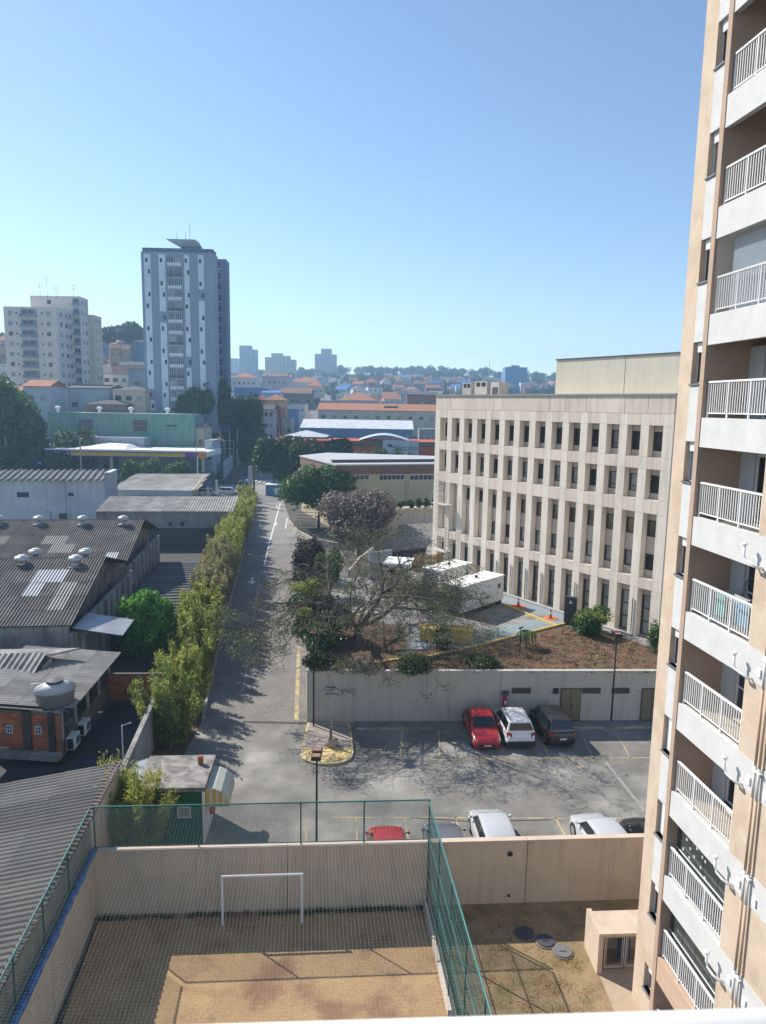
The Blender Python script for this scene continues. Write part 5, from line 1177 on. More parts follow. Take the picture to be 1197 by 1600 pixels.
HB = [(-26.9, 141), (-24.5, 131.5), (-23.4, 124), (-22.4, 117), (-21.6, 111), (-20.6, 104.5), (-19.9, 98.5), (-19.2, 92.5), (-18.3, 87), (-17.6, 82), (-17.0, 77.2), (-16.3, 72.6), (-15.7, 68.2), (-15.1, 64), (-14.6, 60), (-14.1, 56.2), (-13.7, 52.6)]
HH = [2.2, 2.6, 2.8, 3.2, 3.6, 3.9, 4.3, 4.8, 5.2, 5.4, 5.3, 5.2, 5.0, 4.9, 4.8, 4.7, 4.5]
HL = ['by the tall pole at the lane end', 'low and yellowish near the lane end', 'third from the far end of the hedge', 'beside the corner of the concrete shed', 'just in front of the concrete shed corner', 'sixth from the far end of the hedge',
      'where the hedge starts to rise', 'tall and green before the dark ribbed roof', 'tall yellow green with feathery top', 'highest of the hedge', 'high and dense above the lane shadow', 'olive brown, first of the dry part', 'olive brown and broad in the dry part', 'olive and thin topped behind the bright tree', 'greenish brown right of the bright tree', 'dark olive low behind the near clump', 'last of the hedge, above the near clump']
for i, ((x, y), h, l) in enumerate(zip(HB, HH, HL)):
    dry = 11 <= i <= 14; h *= 1.3
    for j in range(2):
        if j: x2, y2 = ((x + HB[i+1][0])/2, (y + HB[i+1][1])/2) if i < 16 else (x + .5, y - 2.2)
        else: x2, y2 = x, y
        bamboo('bamboo clump ' + (l if not j else 'beside the one ' + l), (x2 - .45, y2, zt(x2, y2)), h * (1, .93)[j], 1.75, LF_BAMD if dry else (LF_BAM if (i + j) % 3 else LF_BAMY), 4500 if i < 6 else 8500, 100 + i + 50*j, size=.5 if i < 7 else .42, nst=30)
bamboo('big feathery green bamboo clump beside the lower lane', (-12.4, 39.5, 0), 5.1, 2.2, leafmat('leaf_bamboo_green', (.20, .27, .06), (.32, .36, .09), tr=.4), 11000, 131, size=.34, nst=34)
bamboo('third feathery bamboo clump from the kiosk', (-13.2, 48.4, 0), 4.9, 1.9, LF_BAM, 9000, 141, size=.34, nst=30)
bamboo('second feathery bamboo clump just behind the big one', (-12.6, 44, 0), 4.9, 2.0, LF_BAM, 9000, 132, size=.34, nst=24)
bamboo('bright yellow green bamboo clump between the kiosk and the court corner', (-10.7, 28.9, 0), 4.3, 1.9, LF_BAMY, 17000, 133, size=.26, nst=50, group='bamboo clumps by the kiosk')
bamboo('thin yellow bamboo sprig left of the kiosk roof', (-12.0, 29.9, 0), 4.3, 1.0, LF_BAMY, 4200, 134, size=.26, nst=16, group='bamboo clumps by the kiosk')
# bright drooping tree by the dark yard
bt_ = [(-17.0, 50, 5.3, 1.0, 1.0, .9), (-18.1, 49.8, 4.8, .9, .9, .8), (-15.9, 49.9, 4.9, .9, .9, .75), (-15.6, 49.6, 4.0, .85, .85, .7), (-17.4, 49.2, 4.1, 1.0, .9, .9), (-18.4, 49.6, 3.6, .7, .8, .9), (-16.6, 49.0, 3.2, 1.0, .9, 1.0), (-17.6, 49.5, 2.4, 1.1, .9, 1.0), (-16.0, 49.4, 2.4, .9, .9, .9)]
bt2 = thing('glossy_tree', 'bright glossy green tree with drooping leaves beside the near workshop', 'tree', (-17, 50, 0))
limbs((-17, 50, 0), 1.8, bt_, .2, random.Random(5)).build('trunk', M_BARK, bt2, smooth=True); leaves('crown', bt_, 5200, .5, LF_BRT, 41, bt2, droop=.9, aspect=.36, shell=.6)
# trees of the lane and street
tree('broad_tree', 'deep green leafy tree at the bend of the lane', 'tree', (-10.2, 112, .2), 9.2, 6.3, LF_MID, 15000, .62, 51, nb=14, r0=.25)
tree('dry_tree', 'round greyish pink tree with dry leaves in front of the cream hall', 'tree', (-3.2, 92, -.1), 8.4, 6.2, LF_PINK, 17000, .46, 52, nb=15, r0=.22, bark=M_BARKL)
tree('street_tree', 'large dark street tree left of the brown banded hall', 'tree', (-17.5, 152, 1.6), 10.6, 6.2, LF_DARK, 12000, .85, 53, nb=14, r0=.3)
tree('street_tree', 'dark street tree hanging over the crosswalk', 'tree', (-23.2, 151, 1.6), 10.4, 4.8, LF_DARK, 8000, .8, 54, nb=10, r0=.22)
tree('street_tree', 'dark street tree right behind the roof of the brown banded hall', 'tree', (-10.5, 158, 1.8), 10.0, 4.6, LF_DARK, 8000, .85, 55, nb=10, r0=.25)
tree('purple_tree', 'slender tree with nearly black purple leaves at the top of the bare tree', 'tree', (-6.5, 66, 0), 6.8, 2.1, LF_PUR, 6500, .34, 56, nb=10, r0=.12)
tree('bushy_tree', 'rounded light green treetop between the purple tree and the bare branches', 'tree', (-4.6, 60, 3.3), 4.1, 1.2, LF_MID, 1700, .42, 57, nb=7, r0=.08)
sh_ = thing('dark_shrub_tree', 'dark glossy shrub tree growing through the left side of the bare tree', 'tree', (-4.6, 49.5, 3.3))
shb = [(-4.6, 49.5, 5.2, 1.6, 1.4, 1.3), (-5.6, 49, 5.8, 1.1, 1, .8), (-3.4, 49, 4.8, 1.4, 1.3, 1.1), (-4.8, 47, 4.6, 1.3, 1.2, .9), (-3.9, 45.5, 4.3, 1.2, 1.1, .7), (-5.2, 50.5, 6.5, .9, .9, .5)]
limbs((-4.6, 49.5, 3.3), 1.2, shb, .12, random.Random(9)).build('trunk', M_BARK, sh_); leaves('crown', shb, 5200, .3, leafmat('leaf_glossy_dark', (.03, .07, .03), (.06, .11, .03), tr=.2, rough=.3), 58, sh_)
leaves('sprouts', [(-5.6, 49.2, 6.9, .9, .7, .35), (-4.6, 49.6, 7.1, .9, .6, .3), (-5.3, 47.2, 5.7, .6, .5, .3)], 1200, .22, LF_BAM, 59, sh_)
# the big bare tree
def bare_tree(P, seed):
    rr = random.Random(seed); P = Vector(P); b = MB(); tips = []
    def grow(p, d, L, r, lev):
        n = 3 if lev < 5 else 2; pts = [p]; dd = d.copy()
        for i in range(n):
            dd = (dd + Vector((rr.uniform(-.3, .3), rr.uniform(-.3, .3), rr.uniform(-.16, .2) + (.04 if lev < 2 else 0)))).normalized(); pts.append(pts[-1] + dd * L / n)
        r1 = max(r * (.66 if lev < 4 else .6), .013)
        b.tube(pts, [r + (r1 - r) * i / n for i in range(n + 1)], 7 if lev < 2 else 5 if lev < 4 else 3, cap=False)
        if lev >= 7: tips.append(pts[-1]); return
        k = 3 if lev in (1, 2, 4) else 2
        if lev == 0: k = 7
        for i in range(k):
            if lev == 0:
                a = 2*pi*i/k + rr.uniform(-.4, .4); nd = Vector((cos(a), sin(a), rr.uniform(.2, .6) if i % 3 else .95))
            else:
                ax = Vector((rr.uniform(-1, 1), rr.uniform(-1, 1), rr.uniform(-.7, .7))); nd = dd + ax * (.8 if lev > 1 else .62)
                hzv = Vector((p.x - P.x, p.y - P.y, 0)); nd += hzv.normalized() * .16 if hzv.length > .5 else Vector()
                rel = pts[-1].z - P.z
                if rel > 3.4: nd.z -= .55
                if rel < 1.6: nd.z += .3
            grow(pts[-1], nd.normalized(), (2.95 if lev == 0 else L * rr.uniform(.70, .86)), r1 * (.95 if i == 0 else .72), lev + 1)
        if lev in (1, 2, 3, 4):
            nd = (dd + Vector((rr.uniform(-1, 1), rr.uniform(-1, 1), rr.uniform(-.5, .5)))).normalized(); grow(pts[1], nd, L*.62, r1*.6, lev + 2)
    grow(P, Vector((0, 0, 1)), 1.7, .34, 0)
    return b, tips
BTP = (-1.7, 47.0, 3.0)
btr = thing('bare_tree', 'large bare spreading tree with tangled grey branches over the retaining wall', 'tree', BTP)
bb_, tips = bare_tree(BTP, 23)
bb_.build('branches', mat('bare_bark', (.105, .085, .07), var=.3, scale=3, rough=.95), btr, smooth=True)
rt_ = random.Random(4); tb = [(t.x, t.y, t.z, .75, .75, .35) for t in rt_.sample(tips, min(700, len(tips))) ][:560]
leaves('leaf_tufts', tb, 30000, .12, leafmat('leaf_olive_tuft', (.13, .15, .08), (.12, .16, .055), tr=.3), 61, btr, shell=.02)
print('bare tree', len(bb_.f), min(t.x for t in tips), max(t.x for t in tips), min(t.y for t in tips), max(t.y for t in tips), max(t.z for t in tips))
# garden plants
def bush(label, P, R, h, m, n, size, seed, group=None, name='shrub'):
    t = thing(name, label, 'shrub', P, 0, group); rr = random.Random(seed); P = Vector(P); bl = [(P.x + rr.uniform(-.5, .5)*R, P.y + rr.uniform(-.5, .5)*R, P.z + h*rr.uniform(.3, .7), R*.55, R*.5, h*.36) for _ in range(7)]
    limbs(P, h*.2, bl, .05, rr).build('stems', M_BARK, t); leaves('foliage', bl, n, size, m, seed, t); return t
bush('glossy green bush with yellow tips in front of the office columns', G(925, 990, 3.3), 1.5, 1.9, LF_MID, 2600, .26, 71)
leaves('yellow_tips', [tuple(G(925, 965, 4.6)) + (1.0, .7, .35)], 700, .2, LF_BAMY, 72, None)
bpy.data.objects['yellow_tips']['label'] = 'yellow green young leaves on top of the glossy office bush'; bpy.data.objects['yellow_tips']['category'] = 'foliage'
bush('clipped rounded bush half hidden by the tower at the office base', G(1024, 1020, 3.3), .8, 2.2, LF_MID, 1600, .16, 73)
bush('low dark creeping shrub beside the black garden railing', G(752, 1040, 3.3), 1.3, .6, LF_DARK, 1500, .2, 74)
bush('grey green shrub left of the black garden railing', G(645, 1048, 3.3), 1.6, 1.0, LF_DARK, 2400, .18, 75)
bush('small dark bush growing in front of the yellow box', G(692, 1015, 3.3), .7, 1.7, LF_DARK, 1500, .18, 76)
bush('dry twiggy shrub in the brown bed below the bare tree', G(560, 1047, 3.3), 1.8, .7, LF_PINK, 1500, .16, 77)
bush('dark low shrub at the left end of the garden bed', G(500, 1046, 3.3), 1.1, 1.2, LF_DARK, 2200, .18, 78)
# small palm
P = G(822, 1012, 3.3); pm_ = thing('small_palm', 'small drooping palm on the edge of the reddish garden', 'palm', P)
MB().tube([P, P + Vector((0, 0, .9))], [.07, .05], 6).build('trunk', M_BARK, pm_)
b = MB(); rr = random.Random(2)
for i in range(16):
    a = 2*pi*i/16; d = Vector((cos(a), sin(a), 0)); T = P + Vector((0, 0, .9)); q = [T, T + d*.35 + Vector((0, 0, .3)), T + d*.65 + Vector((0, 0, .1)), T + d*.75 + Vector((0, 0, -.35))]; s_ = Vector((-d.y, d.x, 0))
    for j in range(3): b.poly([q[j] - s_*.09, q[j] + s_*.09, q[j+1] + s_*(.09 - .04*(j == 2)), q[j+1] - s_*(.09 - .04*(j == 2))])
b.build('fronds', LF_MID, pm_)
# garden litter and grass tufts
R = np.random.RandomState(5)
def scatter(name, pts_fn, n, size, m, seed, z):
    pass
lit = []
while len(lit) < 900:
    x, y = R.uniform(-4, 19), R.uniform(42.8, 53)
    if y < 42.9 + max(0, (x + 2) * .0) + np.interp(x, [-4, .2, 6.4, 14.5, 18], [1.2, 1.0, 4.3, 9.5, 6.5]): lit.append((x, y, 3.36, .25, .25, .06))
o = leaves('ground_cover', lit, 9000, .11, leafmat('dry_ground_cover', (.20, .11, .065), (.17, .15, .06), tr=.1, var=.6), 81, None, shell=.05, flat=1.2); o['kind'] = 'stuff'
lit = [(R.uniform(2.3, 10.2), R.uniform(19, 25.8), .02, .3, .3, .03) for _ in range(500)]
lit = [l for l in lit if not (l[0] > 7.3 and l[1] < 24.3)]
o = leaves('lawn_grass', lit, 9000, .07, leafmat('dry_grass', (.36, .27, .10), (.22, .21, .07), tr=.2, var=.4), 82, None, shell=.05, up=1.0, aspect=.25); o['kind'] = 'stuff'
lit = [tuple(C1 + (C2 - C1) * R.rand() + Vector((0, -.12 - .1*R.rand(), .03))) + (.25, .12, .08) for _ in range(90)]
o = leaves('wall_foot_grass', lit, 5000, .1, LF_DARK, 83, None, shell=.05, up=1.0, aspect=.25); o['kind'] = 'stuff'
# far left trees, street side, filling station
tree('left_tree', 'big rounded tree at the left edge below the cream apartment block', 'tree', (-79, 148, 2), 21, 8.5, LF_MID, 15000, 1.1, 91, nb=15, r0=.45)
for i, (x, y, h, R_) in enumerate(((-84, 158, 12, 6), (-70, 160, 11, 6), (-73, 163, 9, 4.5), (-76, 140, 9, 5), (-73.5, 152, 8.5, 4.6), (-69, 149, 6.5, 3.6))):
    tree('left_low_tree', ['dark low tree at the left edge under the big crown', 'dark low tree between the big left trees and the station', 'small dark tree between the left edge and the factory', 'low dark tree in front of the big left tree', 'low tree above the small blue sign board', 'low tree just right of the small blue sign board'][i], 'tree', (x, y, 1.5), h, R_, LF_DARK, 5000, .9, 500 + i, nb=10, trunk_h=2)
tree('left_tree', 'darker tree right of the big one at the left edge', 'tree', (-78, 152, 2.4), 15, 5.6, LF_DARK, 9000, 1.0, 92, nb=12, r0=.35)
for i, (px, r, h, lab) in enumerate(((203, 2.6, 6.2, 'leftmost clipped green tree before the filling station'), (233, 3.0, 6.6, 'middle clipped green tree before the filling station'), (277, 2.9, 6.4, 'rightmost clipped green tree before the filling station'))):
    P = D(px, 735, 146); tree('station_tree', lab, 'tree', (P.x, P.y, 1.3), h, r, leafmat('leaf_station', (.06, .13, .02), (.09, .17, .03), tr=.3), 4500, .45, 93 + i, nb=9, trunk_h=1.6, r0=.12, group='clipped trees before the filling station')
for i, (x, y, h, R_, lab) in enumerate(((-39.5, 200, 18, 7, 'tallest dark tree left of the shaded street'), (-46, 192, 16, 6.0, 'dark tree at the foot of the blue tower'), (-49, 186, 11, 4.8, 'lower olive green tree before the blue tower'), (-36.5, 190, 9, 3.4, 'dark tree leaning over the shaded street'), (-44, 206, 17, 6.5, 'dark tree behind the others by the blue tower'))):
    tree('shade_tree', lab, 'tree', (x, y, zt(x, y) - 1), h, R_, LF_DARK if i != 2 else LF_MID, 9000, 1.0, 96 + i, nb=12, r0=.35, group='dark trees beside the shaded street')
# ================================================================== MIDDLE GROUND BUILDINGS
r5 = random.Random(55)
M_CREAM = mat('hall_cream', (.52, .45, .29), var=.05, scale=.3, streak=.12)
M_HBR = mat('hall_brown_band', (.20, .115, .085), var=.06, scale=.5)
M_TILEO = mat('orange_roof_tile', (.36, .15, .075), var=.22, scale=.6, rand=.15, col2=(.22, .11, .07), s2=.25, lo=.5, hi=.7)
# brown banded hall: right-hand face towards the camera
HA, HB_, HC = D(680, 722, 118), D(526, 728, 110), D(471, 717, 128)
z0h = HB_.z
FH = fr2(Vector((HA.x + 14, HA.y + 1.5, 0)), Vector((HB_.x, HB_.y, 0))); LH = (Vector((HA.x + 14, HA.y + 1.5, 0)) - Vector((HB_.x, HB_.y, 0))).length
hall = thing('banded_hall', 'long cream hall with a brown band under its flat grey roof and strip windows', 'hall', FH.p(LH/2, -8, 0))
zb_ = FH.w(600, 740.5)[1]; ztp_ = FH.w(600, 727)[1]
MB().fb(FH, 0, LH, -12, 0, -.5, zb_).build('wall', M_CREAM, hall)
MB().fb(FH, -.05, LH + .0, -12, .25, zb_ + .003, ztp_).build('brown_band', M_HBR, hall)
HS = fr2(Vector((HB_.x, HB_.y, 0)), Vector((HC.x, HC.y, 0))); LHS = (HB_.xy - HC.xy).length
MB().prism([(HB_.x, HB_.y), (HC.x, HC.y), (HC.x + 10, HC.y + 6), (HB_.x + 22, HB_.y + 14)], -.5, zb_ - .003).build('side_wall', M_CREAM, hall)
MB().prism([(HB_.x - .05, HB_.y - .05), (HC.x - .25, HC.y), (HC.x + 10, HC.y + 6), (HB_.x + 22, HB_.y + 14)], zb_, ztp_ - .003).build('side_band', M_HBR, hall)
MB().prism([(HB_.x - .1, HB_.y - .3), (HC.x - .4, HC.y), (HC.x + 4, HC.y + 9), (HA.x + 14, HA.y + 12), (HA.x + 14, HA.y + 1.1)], ztp_ + .003, ztp_ + .22).build('roof', mat('hall_roof', (.42, .43, .44), var=.1, scale=.3), hall)
MB().fb(FH, 0, LH, -3.2, -3.0, ztp_ + .225, ztp_ + .7).build('roof_upstand', DGREY, hall)
for px0, px1 in ((533, 577), (592, 632), (640, 682)):
    u0, z1 = FH.w(px0, 741.8); u1, z0_ = FH.w(px1, 750); window(hall, FH, min(u0, u1), max(u0, u1), z0_, z1, t=.0, fm=ALU, gm=GLASS, mull=5, fw=.09)
u0, _ = FH.w(636, 760); MB().fb(FH, u0 - .3, u0 + .3, .002, .12, 0, zb_ - .01).build('pilaster', mat('hall_pilaster', (.45, .38, .24), var=.05), hall)
u0, z1 = HS.w(481, 731 + 12); u1, z0_ = HS.w(488, 757); window(hall, HS, u0, u1, z0_, z1, t=.02, fm=ALU, gm=GLASS, mull=1, fw=.08)
# lower cream yard wall with plants on top, dark ground ramp
FLW = fr2(G(700, 846, 1), G(600, 852, 1)); LLW = (G(700, 846, 1) - G(600, 852, 1)).length
_, zlw = FLW.w(650, 801)
lw = thing('yard_wall', 'cream yard wall with a plastered coping between the dry tree and the office', 'wall', FLW.p(LLW/2, 0, 0))
MB().fb(FLW, -3, LLW + 4, -.3, 0, -.5, zlw).build('wall', mat('yard_wall_cream', (.55, .51, .42), var=.06, scale=.4, streak=.2), lw)
MB().fb(FLW, -3, LLW + 4, -2.6, .05, zlw + .003, zlw + .5).build('wall_top', M_CREAM, lw)
MB().fb(FLW, LLW*.38, LLW*.38 + .12, .002, .06, 0, zlw).build('downpipe', mat('pipe_grey', (.4, .42, .45)), lw)
for i in range(7):
    P = FLW.p(1.5 + i*1.3, -1.2, zlw + .5); bush('plant %s on top of the cream yard wall' % ('with tall spikes nearest the office', 'second from the office', 'third from the office', 'in the middle of the row', 'low and dark, fifth from the office', 'sixth from the office', 'last of the row behind the dry tree')[i], P, .6, 1.5 - .1*i, LF_DARK, 260, .35, 200 + i, group='plants on the yard wall', name='wall_plant')
struct(sheet('rear_yard', [(-8, 70), (4, 73), (12, 96), (-5, 100), (-11, 88)], .04, mat('yard_dark', (.11, .105, .10), var=.2, scale=.4)))
# curved ramp wall beside the lane and blue grey gate wall
cvw = thing('curved_wall', 'low curved plastered wall sweeping from the lane into the yard', 'wall', (-6, 72, 0))
pts = [G(452, 822), G(465, 838), G(490, 852), G(520, 858), G(560, 862)]; b = MB(); M_CVW = mat('curved_wall_plaster', (.40, .37, .31), var=.1, streak=.2)
for a, c in zip(pts[:-1], pts[1:]): b.fb(fr2(a, c), 0, (c - a).length + .05, -.12, .12, -.1, 1.0)
b.build('wall', M_CVW, cvw)
pts = [G(545, 940, 0), G(560, 918, 0), G(582, 898, 0)]; b = MB()
for a, c in zip(pts[:-1], pts[1:]): b.fb(fr2(a, c), 0, (c - a).length + .05, -.12, .12, -.1, 3.3)
b.build('retaining_wall_curve', M_CVW, cvw)
a, c = G(612, 900, 3.3), G(576, 905, 3.3); Fz = fr2(a, c)
top(MB().fb(Fz, 0, (c - a).length, -.2, 0, 0, 5.9).build('grey_blue_wall', mat('blue_grey_wall', (.30, .34, .40), var=.1, streak=.2)), 'plain blue grey wall just left of the white guardhouse', 'wall')
a, c = G(700, 893, 3.3), G(645, 893, 3.3); Fz = fr2(a, c); yf = thing('ochre_fence', 'row of ochre boards forming a fence behind the generators', 'fence', Fz.p(1, 0, 3.3)); n_ = 22; Lz = (c - a).length
for i in range(n_): MB().fb(Fz, i*Lz/n_, (i + .8)*Lz/n_, -.03, .03, 3.3, 5.0 + .04*(i % 3)).build('board', mat('ochre_board', (.38, .25, .10), var=.15, rand=.2), yf)
MB().fb(Fz, 0, Lz, -.07, -.031, 4.6, 4.75).build('rail', mat('ochre_rail', (.3, .2, .09)), yf)
a, c = D(690, 842, 84), D(612, 852, 84); top(MB().hexa([Vector((a.x, 84, 3.2)), Vector((c.x, 84, 2.4)), Vector((c.x + 1, 90, 4.6)), Vector((a.x + 1, 90, 5.0)), Vector((a.x, 84, 3.3)), Vector((c.x, 84, 2.5)), Vector((c.x + 1, 90, 4.7)), Vector((a.x + 1, 90, 5.1))][::1]).build('grey_shed_roof', mat('shed_roof_grey', (.20, .19, .18), var=.15, streak=.2)), 'sloping dull grey shed roof between the yard wall and the office', 'roof')
st_ = thing('roadside_stairs', 'dark metal slatted stairs under the leafy tree by the lane', 'stairs', G(470, 828))
for i in range(8):
    p = G(466, 838 - i*3.5); MB().fb(Fr((p.x + 1.2, p.y), -80), -1.4, 1.4, -.2, .2, .2 + i*.18, .28 + i*.18).build('step', DGREY, st_)
# ------------------------------------------------------------------ filling station
a, c = D(322, 706, 150), D(70, 706, 150); FG = fr2(Vector((a.x, a.y, 0)), Vector((c.x, c.y, 0))); LG_ = (Vector((a.x, a.y, 0)) - Vector((c.x, c.y, 0))).length
gs = thing('filling_station', 'filling station with a wide blue and yellow canopy', 'filling station', FG.p(LG_/2, -6, 2))
zc0, zc1 = FG.w(200, 714.5)[1], FG.w(200, 705)[1]
ub = lambda px: FG.w(px, 710)[0]
M_SBL = mat('sign_blue', (.03, .06, .32), var=.05, rough=.4); M_SYE = mat('sign_yellow', (.58, .38, .03), var=.05, rough=.4); M_SOR = mat('sign_orange', (.60, .2, .02), rough=.4, var=.05); M_SPU = mat('sign_violet', (.14, .04, .25), rough=.4, var=.05)
for px0, px1, m_, nm in ((70, 110, M_SBL, 'blue_fascia'), (110.5, 289, M_SYE, 'yellow_fascia'), (289.5, 309, M_SPU, 'violet_fascia'), (309.5, 322, M_SOR, 'orange_fascia')):
    q = MB().fb(FG, ub(px1), ub(px0), -.3, 0, zc0, zc1 - .003).build(nm, m_, gs)
    if nm == 'yellow_fascia': MB().fb(FG, ub(px1), ub(px0), .001, .03, zc0, zc0 + .22).build('blue_edge', M_SBL, q); MB().fb(FG, ub(px1), ub(px0), .001, .03, zc1 - .3, zc1 - .1).build('blue_edge', M_SBL, q)
    if nm == 'blue_fascia': ftext(FG, 'Viegas', ub(97), .02, (zc0 + zc1)/2, 1.15, mat('sign_white', (.6, .62, .7)), q)
    if nm == 'violet_fascia': ftext(FG, 'BR', ub(304), .02, (zc0 + zc1)/2, .7, mat('sign_pink', (.55, .2, .3)), q)
MB().fb(FG, 0, LG_, -14, -.301, zc0 + .2, zc1 + .05).build('canopy_roof', WHITE, gs)
MB().fb(FG, 0, LG_, -.34, .04, zc1 + .0, zc1 + .3).build('canopy_edge', WHITE, gs)
k_ = MB(); k_.hexa([FG.p(LG_ - 3, -14, zc1 + .06), FG.p(18, -14, zc1 + .06), FG.p(18, -3, zc1 + .06), FG.p(LG_ - 3, -3, zc1 + .06), FG.p(LG_ - 9, -12, zc1 + 1.0), FG.p(20, -12, zc1 + .9), FG.p(20, -10, zc1 + .9), FG.p(LG_ - 9, -10, zc1 + 1.0)][::1]); k_.build('roof_ridge', WHITE, gs)
for u in (2, 12, 22, 32): 
    if u < LG_: MB().fb(FG, u, u + .6, -6.6, -6, 1, zc0 + .19).build('column', WHITE, gs)
MB().fb(FG, 6, LG_ - 1, -13.5, -11, 1, zc0 - .3).build('shop_wall', mat('shop_grey', (.36, .38, .42), var=.1), gs)
for px0, px1, py0, py1 in ((85, 115, 716, 731), (127, 139, 721, 732), (161, 186, 714, 732)):
    F_ = Fr(FG.p(0, -10.95, 0), FG.az); u0, z1 = F_.w(px0, py0); u1, z0_ = F_.w(px1, py1); MB().fb(F_, u1, u0, .0, .1, z0_, z1).build('shop_opening', mat('shop_dark_blue', (.03, .045, .09), var=.2), gs)
MB().fb(FG, .3, 6, -9, -1, 1.5, 4.6).build('fuel_kiosk', mat('kiosk_grey_green', (.12, .16, .16), var=.3, scale=1), gs)
for i in range(4): MB().fb(FG, 1 + i*1.2, 2 + i*1.2, -.99, -.95, 2.0, 3.9).build('pane', GLASS, gs)
a, c = D(80, 722, 147), D(54, 726, 147); F_ = fr2(Vector((a.x, a.y, 0)), Vector((c.x, c.y, 0))); bs = thing('blue_shop_sign', 'small blue sign board left of the filling station canopy', 'sign', a)
MB().fb(F_, 0, 3.4, -.2, 0, F_.w(70, 727)[1], F_.w(70, 720)[1]).build('board', M_SBL, bs); MB().fb(F_, 1.1, 2.6, .001, .03, F_.w(70, 724.6)[1], F_.w(70, 722.6)[1]).build('print', mat('sign_white', (.6, .62, .7)), bs)
MB().fb(F_, .2, .4, -.2, 0, 1, F_.w(70, 727)[1]).fb(F_, 3, 3.2, -.2, 0, 1, F_.w(70, 727)[1]).build('post', DGREY, bs)['kind'] = 'stuff'
# green industrial building behind it
a, c = D(298, 648, 168), D(76, 646, 168); FGr = fr2(Vector((a.x, a.y + 3, 0)), Vector((c.x, c.y, 0))); LGr = (Vector((a.x, a.y + 3, 0)) - Vector((c.x, c.y, 0))).length
gb = thing('green_factory', 'long weathered green factory building behind the filling station', 'factory', FGr.p(LGr/2, -6, 4))
M_GRN = mat('weathered_green_wall', (.17, .36, .30), var=.12, scale=.25, streak=.5, col2=(.24, .36, .32), s2=.12)
ztop = FGr.w(200, 648)[1]
MB().fb(FGr, 0, LGr, -14, 0, 0, ztop).build('wall', M_GRN, gb)
MB().fb(FGr, -.1, LGr + .1, -.4, .12, ztop + .003, ztop + .35).build('parapet', M_GRN, gb)
b5 = MB()
for k in range(4): b5.poly([FGr.p(LGr*k/4 + .5, -.5, ztop + .4), FGr.p(LGr*(k+1)/4 - .5, -.5, ztop + .4), FGr.p(LGr*(k + .5)/4, -13, ztop + 1.6)][::1])
MB().fb(FGr, .3, LGr - .3, -13.8, -.5, ztop + .02, ztop + .3).build('roof', mat('factory_roof', (.42, .44, .45), var=.2, scale=.3), gb)
for px0, px1, py0, py1 in ((123, 146, 655, 673), (208, 230, 656, 674)):
    u0, z1 = FGr.w(px0, py0); u1, z0_ = FGr.w(px1, py1); window(gb, FGr, u1, u0, z0_, z1, t=.0, fm=mat('rust_frame', (.13, .12, .13)), gm=mat('dusty_glass', (.16, .17, .19), var=.3, scale=.8) if px0 < 150 else GLASS, mull=4, trans=(.25, .5, .75), fw=.12)
u0, z1 = FGr.w(267, 665); MB().fb(FGr, u0 - 1.4, u0 + 1.4, .001, .04, z1 - .25, z1 + .2).build('painted_sign', DGREY, gb)
for i, px in enumerate((84, 150, 200, 258)):
    u0, _ = FGr.w(px, 650); turb = FGr.p(u0, -3, ztop + .3); o = thing('roof_cap_vent', ['far left white cap vent', 'second white cap vent', 'third white cap vent', 'right white cap vent'][i] + ' on the green factory roof', 'roof vent', turb, group='cap vents on the green factory'); MB().lathe(turb, [(.3, 0), (.3, .8), (.65, .9), (.6, 1.3), (.1, 1.5)], 10).build('vent_head', WHITE, o)
a, c = D(222, 699, 163), D(125, 699, 163); F_ = fr2(Vector((a.x, a.y, 0)), Vector((c.x, c.y, 0))); o = MB().fb(F_, -.4, (a.xy - c.xy).length, -5, 0, 1, F_.w(170, 683)[1]).build('lean_to_store', mat('pale_blue_grey', (.36, .40, .44), var=.1, streak=.2)); top(o, 'low pale blue grey store between canopy and green factory', 'store')
# ------------------------------------------------------------------ generic houses given by where they stand
WC = {'white': (.66, .66, .64), 'cream': (.55, .49, .38), 'grey': (.34, .34, .34), 'blue': (.10, .22, .42), 'pink': (.50, .30, .26), 'ochre': (.42, .29, .15), 'pale blue': (.38, .45, .52), 'brick red': (.30, .11, .07), 'brown': (.20, .15, .13), 'green': (.20, .34, .27), 'yellow': (.55, .48, .28), 'lilac grey': (.40, .38, .44)}
RC = {'orange tiled': (.38, .155, .08), 'dark': (.08, .08, .085), 'grey sheet': (.26, .26, .26), 'white metal': (.55, .56, .58), 'blue metal': (.07, .20, .48), 'brown tiled': (.22, .12, .085)}
def wmat(k): return mat('wall_' + k.replace(' ', '_'), WC[k], var=.1, scale=.3, streak=.25)
def rmat(k): return mat('roof_' + k.replace(' ', '_'), RC[k], var=.18, scale=.5, rand=.1, rough=.5 if 'metal' in k else .9)
